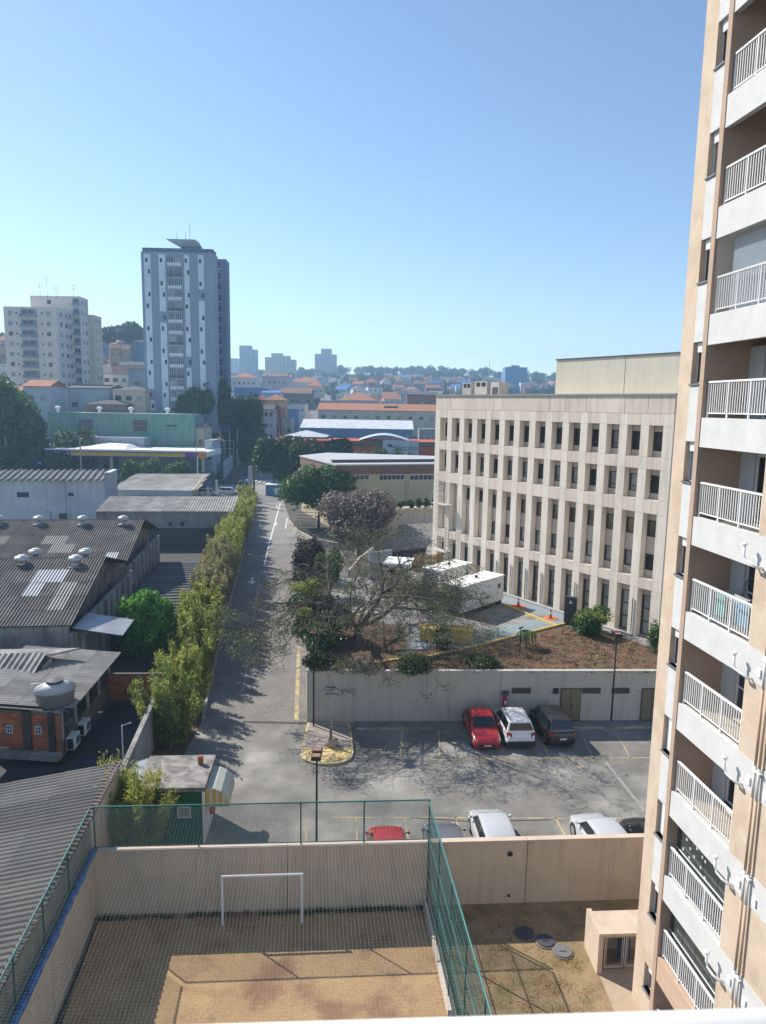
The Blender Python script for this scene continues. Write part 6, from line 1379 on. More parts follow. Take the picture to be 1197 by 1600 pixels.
def house(label, A, az, w, dp, zb, ze, zr, wc, rc_, rt='gable', nwin=(4, 1), cat='house', name='house', group=None, ov=.3, gm=None, wins=True):
    """A: right front corner seen from the camera; u runs to the left"""
    F = Fr(A, az); h = thing(name, label, cat, F.p(w/2, -dp/2, zb), az, group)
    MB().fb(F, 0, w, -dp, 0, zb, ze).build('wall', wmat(wc), h)
    b = MB(); q = F.p
    if rt == 'flat': b.fb(F, -.15, w + .15, -dp - .15, .15, ze + .003, ze + .25)
    elif rt == 'gable':   # ridge parallel to the front
        b.hexa([q(-ov, ov, ze - .1), q(-ov, -dp/2, zr - .1), q(w+ov, -dp/2, zr - .1), q(w+ov, ov, ze - .1), q(-ov, ov, ze + .05), q(-ov, -dp/2, zr + .05), q(w+ov, -dp/2, zr + .05), q(w+ov, ov, ze + .05)])
        b.hexa([q(-ov, -dp/2, zr - .1), q(-ov, -dp-ov, ze - .1), q(w+ov, -dp-ov, ze - .1), q(w+ov, -dp/2, zr - .1), q(-ov, -dp/2, zr + .05), q(-ov, -dp-ov, ze + .05), q(w+ov, -dp-ov, ze + .05), q(w+ov, -dp/2, zr + .05)])
        b.poly([q(0, 0, ze), q(0, -dp, ze), q(0, -dp/2, zr - .1)]); b.poly([q(w, 0, ze), q(w, -dp, ze), q(w, -dp/2, zr - .1)][::-1])
    elif rt == 'front':   # gable end towards the camera
        b.hexa([q(-ov, ov, ze - .1), q(-ov, -dp-ov, ze - .1), q(w/2, -dp-ov, zr - .1), q(w/2, ov, zr - .1), q(-ov, ov, ze + .05), q(-ov, -dp-ov, ze + .05), q(w/2, -dp-ov, zr + .05), q(w/2, ov, zr + .05)])
        b.hexa([q(w/2, ov, zr - .1), q(w/2, -dp-ov, zr - .1), q(w+ov, -dp-ov, ze - .1), q(w+ov, ov, ze - .1), q(w/2, ov, zr + .05), q(w/2, -dp-ov, zr + .05), q(w+ov, -dp-ov, ze + .05), q(w+ov, ov, ze + .05)])
        MB().poly([q(0, -.01, ze), q(w, -.01, ze), q(w/2, -.01, zr - .1)][::-1]).build('gable', wmat(wc), h)
    elif rt == 'hip':
        r_ = min(w, dp)/2; p = [q(-ov, ov, ze), q(-ov, -dp-ov, ze), q(w+ov, -dp-ov, ze), q(w+ov, ov, ze)]; t1, t2 = (q(r_, -dp/2, zr), q(w - r_, -dp/2, zr)) if w >= dp else (q(w/2, -r_, zr), q(w/2, -dp + r_, zr))
        if w >= dp: b.poly([p[0], t1, t2, p[3]][::-1]); b.poly([p[2], t2, t1, p[1]][::-1]); b.poly([p[1], t1, p[0]][::-1]); b.poly([p[3], t2, p[2]][::-1])
        else: b.poly([p[0], t1, p[3]][::-1]); b.poly([p[2], t2, p[1]][::-1]); b.poly([p[1], t2, t1, p[0]][::-1]); b.poly([p[3], t1, t2, p[2]][::-1])
        b.poly(p)
    b.build('roof', rmat(rc_), h)
    nx, nz = nwin
    for i in range(nx):
        for j in range(nz):
            uc = w * (i + .5) / nx; sw = min(.75, w/nx*.3); hz = (ze - zb)/nz; zc = zb + hz * (j + .55)
            o = MB().fb(F, uc - sw, uc + sw, .002, .05, zc - min(.6, hz*.22), zc + min(.6, hz*.22)).build('window', gm or [GLASS, GLASS2, DGREY][(i + j) % 3], h)
    return h
def ph(label, px0, px1, pb, pe, pr, d, wc, rc_, rt='gable', nwin=(4, 1), dp=8, az=-90, **k):
    """house front spanning photo columns px0..px1, base, eave and ridge rows, standing at distance d"""
    a = D(px1, pe, d); c = D(px0, pe, d); zb = D(px1, pb, d).z; ze = a.z; zr = D((px0+px1)/2, pr, d + dp/2 * (0 if rt == 'front' else 1)).z if pr else ze
    return house(label, (a.x, a.y), az, a.x - c.x, dp, zb - 4, ze, max(zr, ze + .1), wc, rc_, rt, nwin, **k)
SL = ph('long pale building with an orange tiled roof and a row of small windows', 497, 684, 676, 643, 631, 290, 'cream', 'orange tiled', 'gable', (11, 2), 16, name='long_block', cat='building')
sp = D(610, 637, 285); top(MB().fb(Fr((sp.x + 3, sp.y), -90), 0, 5.5, -3, 0, sp.z - .2, sp.z + .6).build('solar_panel', DGREY), 'dark solar panels on the long orange tiled roof', 'solar panel')
ph('blue and white metal roofed warehouse below the long orange roof', 470, 645, 690, 671, 656, 235, 'blue', 'white metal', 'gable', (9, 1), 22, name='warehouse', cat='warehouse')
ph('smaller block with an orange hipped roof behind the long building', 528, 590, 634, 626, 616, 350, 'lilac grey', 'orange tiled', 'hip', (3, 1), 14)
ph('low grey block with a pale flat roof left of the orange hipped one', 500, 545, 640, 627, 0, 335, 'grey', 'white metal', 'flat', (3, 1), 10)
ph('green house with a pale pyramid roof beside the market', 442, 508, 705, 683, 672, 205, 'green', 'white metal', 'hip', (3, 1), 13)
# orange and green market with its white sign
a, c = D(700, 690, 198), D(425, 690, 198); FM_ = fr2(Vector((a.x, a.y, 0)), Vector((c.x, c.y, 0))); LM = (a.xy - c.xy).length
mk = thing('market_hall', 'market hall with an orange wall, green stripes and a white sign', 'market', FM_.p(LM/2, -8, 3)); zm0, zm1 = 2, FM_.w(560, 689)[1]
um = lambda px: FM_.w(px, 698)[0]; M_MO = mat('market_orange', (.48, .075, .025), var=.08, scale=.4, streak=.1); M_MG = mat('market_green', (.02, .11, .06), var=.08)
MB().fb(FM_, 0, LM, -16, 0, zm0, zm1).build('wall', M_MO, mk)
zs = [FM_.w(560, y)[1] for y in (689.5, 692.5, 694, 697)]
for px0, px1 in ((504, 597), (655, 700)):
    MB().fb(FM_, um(px1), um(px0), .003, .06, zs[1], zs[0]).build('green_stripe', M_MG, mk); MB().fb(FM_, um(px1), um(px0), .003, .06, zs[3], zs[2]).build('green_stripe', M_MG, mk)
sg = MB().fb(FM_, um(654), um(598), .003, .2, FM_.w(620, 713)[1], FM_.w(620, 688)[1]).build('sign_board', mat('sign_pale', (.45, .50, .58), var=.04), mk)
M_MT = mat('sign_text_green', (.02, .09, .10))
ftext(FM_, 'Sacolão', um(635), .23, FM_.w(635, 700)[1], 2.1, M_MT, sg); ftext(FM_, 'Saúde', um(643), .23, FM_.w(643, 708)[1], 1.1, M_MT, sg)
b = MB(); up = um(614); zz = FM_.w(614, 698)[1]
b.poly([FM_.p(up + 1.6, .23, zz + .2), FM_.p(up + 1.2, .23, zz + .8), FM_.p(up + .4, .23, zz + .6), FM_.p(up - .3, .23, zz - .3), FM_.p(up + .8, .23, zz - .1)][::-1]); b.tube([FM_.p(up - .2, .23, zz), FM_.p(up - 1.0, .23, zz - .5), FM_.p(up - 1.1, .23, zz - 1.7)], .12, 5); b.build('logo', M_MT, sg)
b = MB()
for k in range(12): b.poly([FM_.p(um(640) + (um(560) - um(640))*k/12, -1, zm1 + .1 + 1.6*sin(pi*k/12)), FM_.p(um(640) + (um(560) - um(640))*(k+1)/12, -1, zm1 + .1 + 1.6*sin(pi*(k+1)/12)), FM_.p(um(640) + (um(560) - um(640))*(k+1)/12, -16, zm1 + .1 + 1.6*sin(pi*(k+1)/12)), FM_.p(um(640) + (um(560) - um(640))*k/12, -16, zm1 + .1 + 1.6*sin(pi*k/12))])
b.build('curved_roof', mat('roof_white_metal', RC['white metal'], var=.1), mk, smooth=True)
for i in range(5):
    P = D(566 + i*17, 712, 176); tree('hedge_tree', ['first', 'second', 'middle', 'fourth', 'last'][i] + ' small tree from the left in front of the market sign', 'tree', (P.x, P.y, 2.5), 6.0 + (i % 2), 2.4, LF_MID, 1500, .5, 300 + i, nb=7, trunk_h=2, group='small trees before the market')
# street houses, left and right of the shaded street
S1 = [('white house with a dark pitched roof above the green factory', 105, 170, 640, 607, 601, 185, 'pale blue', 'dark', 'gable', (3, 1), 12), ('cream two storey house right of the dark roofed one', 176, 226, 640, 610, 603, 183, 'cream', 'dark', 'hip', (3, 2), 9),
      ('dark open shed roof in front of the pale houses', 133, 196, 650, 632, 625, 178, 'brown', 'dark', 'hip', (0, 0), 8), ('pale blue gabled house with an orange roof at the left edge', 36, 77, 660, 604, 594, 176, 'pale blue', 'orange tiled', 'gable', (2, 2), 9),
      ('pink flat house high behind the two towers', 174, 228, 590, 572, 0, 260, 'pink', 'orange tiled', 'flat', (5, 1), 10), ('grey blue box house below the pink one', 200, 226, 606, 577, 0, 225, 'pale blue', 'grey sheet', 'flat', (1, 1), 9), ('pale low house with a balcony next to the grey blue box', 160, 200, 606, 585, 0, 230, 'white', 'grey sheet', 'flat', (3, 2), 9),
      ('white terraced block stepping up behind the pink house', 186, 226, 574, 566, 0, 300, 'white', 'white metal', 'flat', (4, 1), 9), ('small white house at the far left edge behind the apartments', 0, 12, 605, 572, 0, 250, 'white', 'orange tiled', 'gable', (1, 2), 9), ('orange roofed low house at the left edge', 0, 30, 625, 612, 604, 190, 'white', 'orange tiled', 'gable', (2, 1), 9),
      ('orange tiled house over the shaded street, left of two', 396, 414, 640, 625, 617, 262, 'brown', 'orange tiled', 'hip', (2, 1), 9), ('orange tiled house over the shaded street, right of two', 415, 444, 650, 625, 616, 258, 'ochre', 'orange tiled', 'hip', (2, 2), 9),
      ('brick red narrow house facing the street', 426, 438, 662, 636, 630, 240, 'brick red', 'brown tiled', 'front', (1, 3), 12), ('pale facade house beside the dark trees', 405, 427, 672, 640, 632, 232, 'lilac grey', 'dark', 'gable', (3, 3), 10), ('blue flat building beyond the orange roofs', 366, 412, 622, 606, 0, 300, 'blue', 'white metal', 'flat', (5, 1), 12),
      ('bright blue roofed shed beyond the shaded street', 408, 437, 622, 614, 611, 285, 'pale blue', 'blue metal', 'gable', (2, 1), 9), ('white shop row along the right side of the street', 442, 476, 658, 632, 0, 290, 'white', 'white metal', 'flat', (5, 2), 14), ('blue shop below the white row', 440, 462, 662, 640, 0, 270, 'blue', 'blue metal', 'flat', (3, 1), 9), ('grey workshop wall at the street corner', 440, 455, 675, 655, 0, 240, 'grey', 'grey sheet', 'flat', (2, 1), 9),
      ('low wide dark roofed block beyond the white shop row', 438, 486, 628, 615, 606, 360, 'brown', 'brown tiled', 'gable', (6, 1), 14), ('brick building with a dark gable right of the long block', 636, 684, 634, 617, 612, 360, 'brick red', 'dark', 'gable', (3, 1), 12), ('low wall house with an arched roof right of the crossing', 280, 318, 692, 668, 660, 172, 'cream', 'grey sheet', 'gable', (4, 1), 8), ('pale walled yard building beside the crossing', 320, 332, 715, 690, 0, 160, 'pale blue', 'grey sheet', 'flat', (1, 1), 8),
      ('grey store under the retaining bank right of the market', 655, 690, 690, 672, 0, 260, 'grey', 'grey sheet', 'flat', (4, 1), 9), ('wide white roofed house with orange tiles on the slope', 452, 500, 609, 598, 590, 480, 'white', 'orange tiled', 'hip', (5, 1), 14), ('low building with an orange roof over the street end', 480, 505, 612, 603, 597, 460, 'cream', 'orange tiled', 'hip', (3, 1), 12),
      ('grey house block with orange roof left on the slope', 362, 400, 600, 590, 583, 430, 'white', 'orange tiled', 'hip', (5, 1), 12), ('lilac block behind the grey house on the slope', 410, 448, 600, 588, 584, 470, 'lilac grey', 'brown tiled', 'gable', (5, 1), 12)]
for r_ in S1: ph(*r_)
# walled street edge, left of the crossing
for i, (px, d0, d1, zt1, wc_) in enumerate(((-36.5, 163, 184, 6.5, 'pale blue'), (-38.2, 186, 203, 8.2, 'green'))):
    F_ = fr2(Vector((px - .12*(d1-d0), d1, 0)), Vector((px, d0, 0))); o = MB().fb(F_, 0, d1 - d0, -.3, 0, 0, zt1).build('street_wall', wmat(wc_)); top(o, ['pale blue wall along the left side of the shaded street', 'green wall farther up the left side of the shaded street'][i], 'wall')
# ------------------------------------------------------------------ blue grey tower
M_TB1 = mat('tower_hazed_blue_grey', (.24, .31, .42), var=.05, scale=.2); M_TB2 = mat('tower_hazed_pale_blue', (.62, .70, .78), var=.06, scale=.3, rand=.05); M_TBD = mat('tower_side_blue', (.12, .18, .29), var=.06)  # wall blues lightened so their colour includes veiling glare
a, c = D(334, 392, 188), D(221, 388, 188); FB_ = Fr((a.x, a.y), -92); WB_ = a.x - c.x; zT = D(280, 388, 188).z; ZB0 = 12
bt_w = thing('blue_tower', 'tall blue grey residential tower with pale vertical stripes on the left', 'apartment tower', FB_.p(WB_/2, -8, ZB0))
su = lambda f: WB_ * (1 - f)
MB().fb(FB_, 0, WB_, -5, -.02, ZB0, zT - 1).build('wall', M_TB1, bt_w)
MB().fb(FB_, .3, WB_ - .3, -4.8, -.3, zT - .997, zT).build('parapet', mat('tower_parapet', (.10, .14, .19), var=.2, scale=1), bt_w)
for f0, f1 in ((.04, .13), (.24, .33), (.59, .66), (.78, .86)):
    for n in range(14):
        z0_ = zT - 3.6 - n * 2.8
        MB().fb(FB_, su(f1), su(f0), 0, .12, z0_ - .02 - .75, z0_ + 2.01).build('stripe_panel', M_TB2 if (n + int(f0*100)) % 13 != 3 else M_TB1, bt_w)
        if (n * 7 + int(f0 * 50)) % 3 != 1:
            uc = su((f0 + f1)/2 + (.02 if (n % 2) else -.01)); MB().fb(FB_, uc - .28, uc + .28, .121, .16, z0_, z0_ + 1.05).build('window', BLACK, bt_w)
for n in range(14):
    z0_ = zT - 4.2 - n * 2.8
    for f0, f1 in ((.36, .455), (.465, .55)):
        w_ = MB().fb(FB_, su(f1), su(f0), .0, .1, z0_, z0_ + 2.0).build('balcony_window', GLASS if (n*3 + int(f0*10)) % 4 else GLASS2, bt_w)
        for q in range(3): uq = su(f1) + (su(f0) - su(f1)) * (q + .5)/3; MB().fb(FB_, uq - .05, uq + .05, .101, .14, z0_, z0_ + 2).build('mullion', M_TB2, w_)
    MB().fb(FB_, su(.56), su(.355), .11, .5, z0_ - .35, z0_ - .15).build('balcony_slab', mat('slab_pale', (.5, .56, .62)), bt_w)
    MB().fb(FB_, su(.555), su(.36), .48, .5, z0_ - .1, z0_ + .6).build('balcony_rail', DGREY if n % 3 == 1 else M_TB2, bt_w)
MB().fb(FB_, su(.462), su(.458), .51, .6, ZB0, zT - 2).build('downpipe', mat('slab_pale', (.5, .56, .62)), bt_w)
u0, z0_ = FB_.w(300, 372); u1, _ = FB_.w(262, 372)
MB().hexa([FB_.p(u, t, z) for u, t, z in ((su(.80), -4.6, zT + .9), (su(.50), -4.6, zT + .9), (su(.50), -2.2, zT + .9), (su(.80), -2.2, zT + .9), (su(.74), -4.8, zT + 2.6), (su(.33), -4.8, zT + 2.6), (su(.33), -.6, zT + 2.3), (su(.74), -.6, zT + 2.3))]).build('roof_canopy', mat('canopy_blue', (.42, .52, .62)), bt_w)
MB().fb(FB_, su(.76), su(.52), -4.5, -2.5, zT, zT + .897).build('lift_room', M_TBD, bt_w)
for px, h_ in ((270, 2.6), (284, 3.0), (291, 4.6)):
    u0, _ = FB_.w(px, 372); MB().tube([FB_.p(u0, -4, zT + 2), FB_.p(u0, -4, zT + 2 + h_)], .05, 5).build('antenna', DGREY, bt_w)
a2 = D(353, 405, 196); FB2 = Fr((a2.x, a2.y), -92); z2 = a2.z
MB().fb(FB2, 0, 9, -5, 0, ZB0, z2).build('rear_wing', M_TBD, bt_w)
for n in range(15):
    z0_ = z2 - 2.6 - n*2.8; MB().fb(FB2, 1.4, 2.6, .002, .5, z0_, z0_ + .15).build('balcony_slab', M_TB2, bt_w); MB().fb(FB2, 1.5, 2.4, .002, .04, z0_ + .2, z0_ + 1.9).build('window', GLASS, bt_w)
# ------------------------------------------------------------------ cream apartments on the left
M_AP = mat('apartment_cream', (.68, .62, .56), var=.04, scale=.2); M_AP2 = mat('apartment_grey_cream', (.55, .55, .56), var=.05); M_APR = mat('apartment_recess', (.24, .28, .34), var=.1)  # second tone is a greyer cream for the balcony slabs
def apt_block(par, px0, px1, pt, d, az, nf, cols, zb=14, m=None, rec=None, dp=14, tw_=.55):
    a = D(px1, pt, d); c = D(px0, pt, d); F = Fr((a.x, a.y), az); w_ = (a.x - c.x) / abs(sin(radians(az))); zt0 = a.z
    MB().fb(F, 0, w_, -dp, 0, zb, zt0).build('wall', m or M_AP, par)
    for n in range(nf):
        z0_ = zt0 - 2.6 - n*2.8
        for f, k in cols:
            uc = w_ * (1 - f)
            if k == 'o': P = F.p(uc, .0, z0_ + .9); MB().tube([P, P + F.N*.05], .28, 10).build('round_window', BLACK, par)
            else: MB().fb(F, uc - tw_, uc + tw_, .002, .06, z0_ + .3, z0_ + 1.45).build('window', [GLASS, GLASS2, M_APR][(n + int(f*9)) % 3], par)
        if rec:
            f0, f1 = rec
            MB().fb(F, w_*(1-f1), w_*(1-f0), .003, .05, z0_, z0_ + 2.0).build('recess', M_APR, par)
            for q in (.2, .6): uq = w_*(1-f1) + w_*(f1-f0)*q; MB().fb(F, uq, uq + w_*(f1-f0)*.3, .051, .09, z0_ + .1, z0_ + 1.7).build('balcony_window', GLASS, par)
            MB().fb(F, w_*(1-f1), w_*(1-f0), .1, .9, z0_ - .3, z0_ - .1).build('balcony_slab', M_AP2, par); MB().fb(F, w_*(1-f1), w_*(1-f0), .86, .9, z0_ - .1, z0_ + .7).build('balcony_rail', mat('rail_blue_grey', (.2, .25, .32)), par)
    return F, w_, zt0
ca = thing('cream_apartments', 'cream apartment block of stepped volumes with blue balcony bays, left of the tower', 'apartment building', D(80, 620, 208))
F_, w_, z_ = apt_block(ca, 5, 88, 480, 204, -90, 11, ((.12, 'w'), (.24, 'o'), (.72, 'o'), (.84, 'w')), rec=(.32, .62), dp=10)
def side_wins(Fm_, zt0, nf, dp, cols, m=None):
    Fs_ = Fr(Fm_.p(0, 0, 0), Fm_.az + 90); Fs_.N = -Fs_.N if Fs_.N.x < 0 else Fs_.N; sg_ = 1 if (Fm_.p(0, -1, 0) - Fm_.p(0, 0, 0)).dot(Fs_.U) > 0 else -1
    for n in range(nf):
        z0_ = zt0 - 2.6 - n*2.8
        for c_ in cols: fbx(MB(), Fs_, sg_*dp*(c_ - .07), sg_*dp*(c_ + .07), .002, .06, z0_ + .3, z0_ + 1.5).build('window', [GLASS, GLASS2, M_APR][(n + int(c_*9)) % 3], ca)
side_wins(F_, z_, 11, 10, (.25, .6, .85))
F_, w_, z_ = apt_block(ca, 47, 124, 463, 213, -90, 11, ((.38, 'w'),), dp=6, rec=(.86, .99)); side_wins(F_, z_, 11, 6, (.3, .7))
F_, w_, z_ = apt_block(ca, 127, 146, 492, 219, -90, 10, ((.5, 'w'),), m=mat('apartment_warm', (.58, .53, .42), var=.05), tw_=.4, dp=6); side_wins(F_, z_, 10, 6, (.3, .7))
for px, h_ in ((63, 3.5), (74, 6), (88, 2.8), (115, 3.2)):
    p = D(px, 463, 213); b = MB(); b.tube([p - Vector((0, 0, .5)), p + Vector((0, 0, h_))], .05, 4)
    if px != 74:
        for k in (.95, .7): b.tube([p + Vector((-.9, 0, h_*k)), p + Vector((.9, 0, h_*k))], .04, 4)
    b.build('antenna', DGREY, ca)
# ------------------------------------------------------------------ far towers on the ridge
def far_tower(label, parts, d, wc, win=True):
    t = thing('distant_tower', label, 'apartment tower', D(parts[0][0], 570, d), group=None)
    for (px0, px1, pt) in parts:
        a = D(px1, pt, d); c = D(px0, pt, d); F = Fr((a.x, a.y), -92); w_ = a.x - c.x; MB().fb(F, 0, w_, -14, 0, 40, a.z).build('wall', wmat(wc), t)
        nz = int((a.z - 66) / 3.2)
        for i in range(max(1, int(w_/4.5))):
            for j in range(max(0, nz)): uc = w_*(i + .5)/max(1, int(w_/4.5)); MB().fb(F, uc - .9, uc + .9, .003, .1, a.z - 3 - j*3.2, a.z - 1.4 - j*3.2).build('window', M_APR, t)
far_tower('pale grey tower on the ridge just right of the blue tower', ((374, 392, 540), (390, 401, 546)), 900, 'pale blue')
far_tower('cream stepped tower block on the ridge behind green trees', ((414, 424, 558), (424, 441, 552), (441, 453, 556), (452, 462, 562)), 950, 'cream')
far_tower('greyish stepped tower standing alone on the ridge', ((492, 506, 553), (502, 518, 545), (518, 526, 554)), 1000, 'lilac grey')
far_tower('tiny pale block on the ridge at the edge of the blue tower', ((360, 372, 560),), 1050, 'white')
far_tower('low dark glass building on the ridge above the office roof', ((790, 824, 574), (800, 812, 571)), 700, 'blue')
mast = D(765, 572, 760); top(MB().tube([mast - Vector((0, 0, 8)), mast + Vector((0, 0, 6))], [.5, .2], 5).build('radio_mast', STEEL), 'thin radio mast on the far ridge above the office roof', 'mast')
# ------------------------------------------------------------------ hillside: houses and trees
protos = []
wks = list(WC); rks = list(RC)
combos = [('white', 'orange tiled', 'hip'), ('cream', 'orange tiled', 'gable'), ('white', 'orange tiled', 'front'), ('pale blue', 'grey sheet', 'flat'), ('grey', 'dark', 'gable'), ('brick red', 'grey sheet', 'flat'), ('pink', 'orange tiled', 'hip'), ('white', 'white metal', 'flat'), ('ochre', 'brown tiled', 'gable'), ('blue', 'grey sheet', 'flat'), ('lilac grey', 'brown tiled', 'hip'), ('brown', 'orange tiled', 'gable'), ('green', 'grey sheet', 'gable'), ('grey', 'grey sheet', 'flat'), ('yellow', 'orange tiled', 'hip'), ('pale blue', 'blue metal', 'gable')]
rh = random.Random(99); placed = 0; occupied = []
def zone(x, y):
    px = 598 + 1115 * x / y
    side = 'left of the blue tower' if px < 225 else 'right of the blue tower' if px < 420 else 'below the cream ridge tower' if px < 480 else 'below the grey ridge tower' if px < 540 else 'above the long block' if px < 640 else 'beside the office corner' if px < 700 else 'behind the duct boxes' if px < 790 else 'above the office roof'
    lvl = ['bottom rows', 'foot slope', 'lower slope', 'middle slope', 'upper slope', 'high slope', 'top slope', 'ridge'][min(7, max(0, int((y - 330) / 95)))]
    return 'on the ' + lvl + ' ' + side
cache = {}
ys = 330.
while ys < 1120 and placed < 298:
    step = 12 + ys * .02; row_n = 0
    x = -ys * .54
    while x < ys * .27:
        w_ = rh.uniform(6, 12); px = 598 + 1115 * (x + w_/2) / ys; py = 634 + 1115 * (19.7 - zt(x, ys) - 5) / ys
        vis = (px < 232 and px > 0 and py < 600) or (358 < px < 690 and not (ys < 380 and px > 495)) or (690 <= px < 872 and py < 606)
        street_ = abs(x - np.interp(ys, [260, 420, 640, 900], [-33, -40, -48, -60]) + w_/2) < 11
        if vis and not street_ and placed < 298 and rh.random() < (.45 if px < 232 else .88):
            ci = rh.randrange(len(combos)); wc, rc_, rt = combos[ci]; nf_ = rh.choice((1, 2, 2)); key = (ci, nf_); hgt = 3.1 * nf_ + .3; lab = '%s house, %s%s roof, %s' % (wc, 'flat ' if rt == 'flat' else '', rc_, zone(x, ys))
            if key not in cache:
                W0 = 11.; h = house(lab, (0, 0), -90, W0, 9, -3, hgt, hgt + 2.4, wc, rc_, rt, (3, nf_)); Lx = h.location.copy(); 
                cache[key] = h; h.location = (x + w_/2, ys + 4, zt(x, ys) - 3); h['group'] = lab + 's'; h['label'] = lab
                h['group'] = '%s houses %s' % (wc, zone(x, ys)); base = h
                h.scale = (w_/W0, 1, 1); h.rotation_euler = (0, 0, radians(90) )
                h.rotation_euler = (0, 0, -radians(-90 + rh.uniform(-22, 22))); h.scale = (1, w_/W0, 1)
            else:
                h = dup(cache[key], (x + w_/2, ys + 4, zt(x, ys) - 3), -90 + rh.uniform(-22, 22), lab, '%s houses %s' % (wc, zone(x, ys)), (w_/11., w_/11., rh.uniform(.9, 1.15)))
            placed += 1
        x += w_ + rh.uniform(1, 6) + (6 if rh.random() < .15 else 0)
    ys += step
print('hill houses', placed)
# trees on the hill: four crowns shared
tp = []
for i in range(4):
    t = thing('hill_tree', 'tree', 'tree', (0, 0, 0)); rr = random.Random(700 + i); bl = [(rr.uniform(-2.8, 2.8), rr.uniform(-2.8, 2.8), rr.uniform(1.8, 6.5) if i < 3 else 4.5 + rr.uniform(-2, 1.6), 2.5, 2.5, 2.0) for _ in range(10)]
    limbs((0, 0, 0), 3, bl[:4], .25, rr).build('trunk', M_BARK, t); leaves('crown', bl, 1300, 1.0, LF_FAR, 710 + i, t); tp.append(t)
nt_ = 0
spots_ = []
while len(spots_) < 225:
    y = rh.uniform(340, 1130); x = y * rh.uniform(-.56, .26); px = 598 + 1115*x/y
    if (0 < px < 232 and y > 400) or 355 < px < 880: spots_.append((x, y))
for k in range(44): y = rh.uniform(1000, 1100); x = y * rh.uniform(-.22, .25); spots_.append((x, y))   # tree line of the ridge
for k in range(16): y = rh.uniform(560, 760); spots_.append((y * rh.uniform(-.56, -.34), y))
for i, (x, y) in enumerate(spots_):
    sc_ = rh.uniform(.8, 1.35) * (1.5 if y > 1000 else 1); lab = '%s tree, %s' % (['rounded', 'tall rounded', 'broad dark', 'flat topped'][i % 4], zone(x, y)); src = tp[i % 4]
    if i < 4: o = src; o.location = (x, y, zt(x, y) - 1.5); o.scale = (sc_, sc_, sc_); o['label'] = lab
    else: o = dup(src, (x, y, zt(x, y) - 1.5), rh.uniform(0, 360), lab, None, sc_)
    o['group'] = '%s trees %s' % (['rounded', 'tall rounded', 'broad dark', 'flat topped'][i % 4], zone(x, y))
for i in range(5):
    tree('hill_top_tree', ['left', 'second', 'middle', 'fourth', 'right'][i] + ' big tree of the clump on the hill between the two apartment blocks', 'tree', (-120 + i*9 - 5*(i % 2), 330 + 6*(i % 2), zt(-120 + i*9, 330) + 2), 14 + 2*(i % 3), 8, LF_FAR, 5000, 1.5, 400 + i, nb=10, trunk_h=4, shape='umbrella', group='clump of big trees on the left hill')
# ------------------------------------------------------------------ poles and wires
def pole(label, px, pb, pt, d, arm=None, r=.16, m=None):
    a = D(px, pb, d); c = D(px, pt, d); a.x = c.x = (a.x + c.x)/2; t = thing('utility_pole', label, 'utility pole', (a.x, d, a.z - 3), group='poles along the streets')
    MB().tube([(a.x, d, a.z - 3), (a.x, d, c.z)], [r, r*.7], 7).build('pole', m or mat('pole_concrete', (.30, .29, .27), var=.15), t)
    if arm == 'T': MB().tube([(a.x - 1.4, d, c.z - .6), (a.x + 1.4, d, c.z - .6)], .08, 5).build('crossarm', DGREY, t)
    if arm == 'L': MB().tube([(a.x, d, c.z - .6), (a.x + 2.2, d, c.z - .1)], .05, 5).build('lamp_arm', DGREY, t); MB().fb(Fr((a.x + 2.0, d), 90), 0, 1.1, -.2, .2, c.z - .25, c.z - .08).build('lamp_head', DGREY, t)
    if arm == 'D': MB().tube([(a.x - 1.6, d, c.z), (a.x + .6, d, c.z)], .05, 5).build('lamp_arm', DGREY, t)
    return Vector((a.x, d, c.z))
T1 = pole('concrete pole with a lamp arm in front of the filling station', 126, 735, 682, 142, 'L'); T0 = pole('concrete pole near the left edge behind the white warehouse', 10, 740, 682, 142)
T2 = pole('pole at the right end of the filling station', 307, 735, 695, 152, None, .1); pole('short lamp post beside the orange canopy end', 309, 745, 712, 146, None, .1, WHITE)
pole('brown wooden roadside pole at the top of the lane', 397, 792, 728, 136, None, .28, mat('wood_brown', (.12, .09, .07), var=.2)); 
T3 = pole('pole with crossarm at the start of the shaded street', 359, 715, 672, 178, 'T'); T4 = pole('second pole up the shaded street', 371, 705, 670, 188, 'T'); T5 = pole('pale pole between street and dark trees', 432, 694, 640, 205, 'T'); T6 = pole('pole farther up beside the pale facade', 410, 690, 660, 215, 'T'); pole('pole near the street walls', 349, 720, 680, 170, None, .1); T7 = pole('thin pole before the green house', 437, 690, 668, 225, None, .1)
pole('double headed lamp mast in front of the market sign', 637, 712, 678, 170, 'D', .12, STEEL)
sgp = thing('road_sign', 'tall white rectangular road sign seen edge-on at the top of the lane', 'road sign', D(391, 770, 132)); a = D(391, 765, 132); MB().tube([(a.x, 132, .5), (a.x, 132, a.z + 1)], .08, 6).build('pole', STEEL, sgp); c0 = D(388, 758, 132); c1 = D(394, 728, 132); MB().fb(Fr((c1.x, 132), -90), 0, c1.x - c0.x, -.06, .06, c0.z, c1.z).build('panel', mat('sign_back', (.40, .41, .42)), sgp)
for i, (A_, B_) in enumerate(((T0, T1), (T1, T2), (T2, T3), (T3, T4), (T4, T5), (T5, T6))):
    b = MB(); 
    for dz in (0, -.5): b.tube([A_ + (B_ - A_)*f + Vector((0, 0, dz - .9*sin(pi*f))) for f in np.linspace(0, 1, 9)], .025, 4)
    o = b.build('overhead_wire', BLACK); top(o, ['wire pair spanning left of the station pole', 'wire pair over the filling station', 'wire pair from the station to the crossing', 'short wire pair at the shaded street', 'wire pair crossing before the dark trees', 'wire pair up the shaded street'][i], 'wire'); o['kind'] = 'stuff'
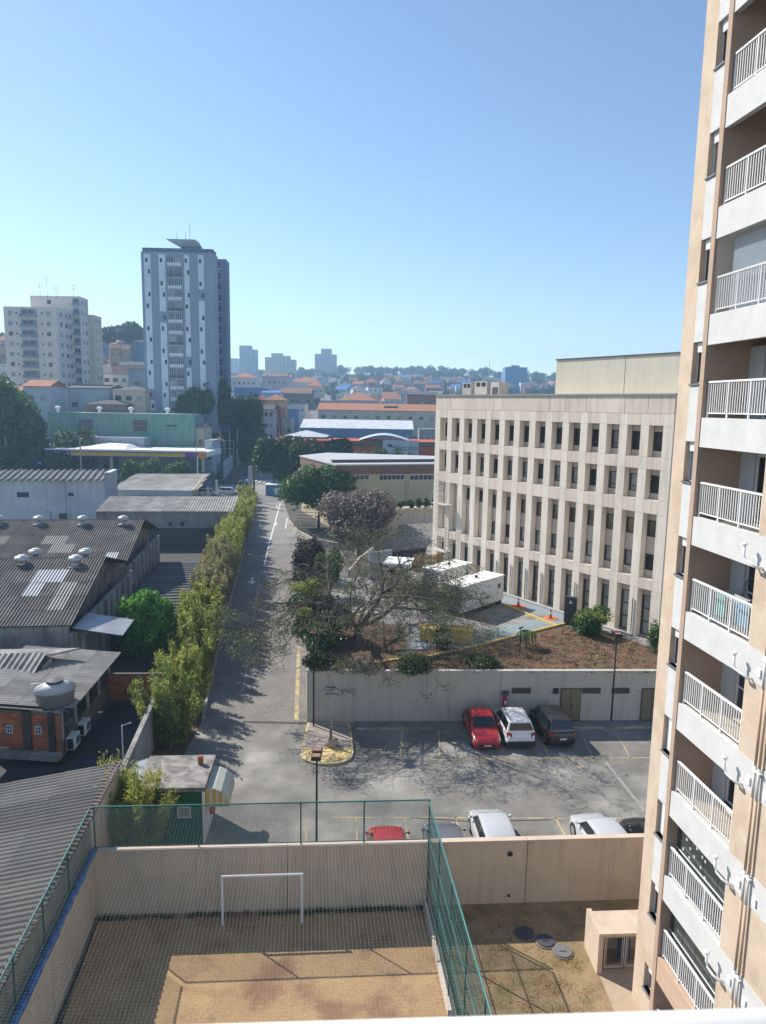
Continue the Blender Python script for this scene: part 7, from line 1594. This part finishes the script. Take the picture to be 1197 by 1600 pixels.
a = D(426, 753, 144); nk = thing('blue_stall', 'small blue and white stall under the street trees at the crossing', 'stall', (a.x, 140, 1)); MB().fb(Fr((a.x + 2, 144), -92), 0, 3.4, -2.5, 0, .8, 3.4).build('stall_wall', mat('stall_blue', (.10, .22, .42), var=.2, scale=1), nk); MB().fb(Fr((a.x + 2.2, 144), -92), 0, 3.8, -2.8, .3, 3.403, 3.55).build('roof', WHITE, nk)
MB().fb(Fr((a.x + 2, 144), -92), .4, 1.6, .003, .05, 1.5, 2.8).build('shutter', WHITE, nk)
pf_ = thing('rooftop_railing', 'open steel frame above the wall beside the shaded street', 'frame', D(365, 690, 176))
b = MB(); 
for x in (-41.5, -39.2, -37): MB().tube([(x, 176, 3), (x, 176, 10.6)], .06, 5).build('upright', STEEL, pf_)
MB().tube([(-41.5, 176, 10.6), (-37, 176, 10.6)], .06, 5).build('top_bar', STEEL, pf_); MB().tube([(-41.5, 176, 8.6), (-37, 176, 8.6)], .05, 5).build('middle_bar', STEEL, pf_)
# ================================================================== NEAR RAIL AND AIR
a, c = G(0, 1590, 19.13), G(1197, 1555, 19.13); d = (c - a)
nr = top(MB().tube([a - d*.8 - Vector((0, .028, .028)), c + d*.8 - Vector((0, .028, .028))], .03, 20).build('balcony_rail', mat('rail_white', (.82, .80, .77), rough=.4, var=.02), smooth=True), 'white balcony rail crossing the very bottom of the picture', 'railing')
if HAZE:
    b = MB().hexa([(-1400, -80, -3), (1400, -80, -3), (1400, 1350, -3), (-1400, 1350, -3), (-1400, -80, 115), (1400, -80, 115), (1400, 1350, 115), (-1400, 1350, 115)])
    hm = bpy.data.materials.new('haze_air'); hm.use_nodes = True; hn = hm.node_tree; hn.nodes.clear()
    pv = hn.nodes.new('ShaderNodeVolumePrincipled'); pv.inputs['Color'].default_value = (.45, .72, 1, 1); pv.inputs['Density'].default_value = HAZE; pv.inputs['Anisotropy'].default_value = .3
    ho = hn.nodes.new('ShaderNodeOutputMaterial'); hn.links.new(pv.outputs[0], ho.inputs['Volume'])
    o = b.build('haze', hm); o['kind'] = 'stuff'
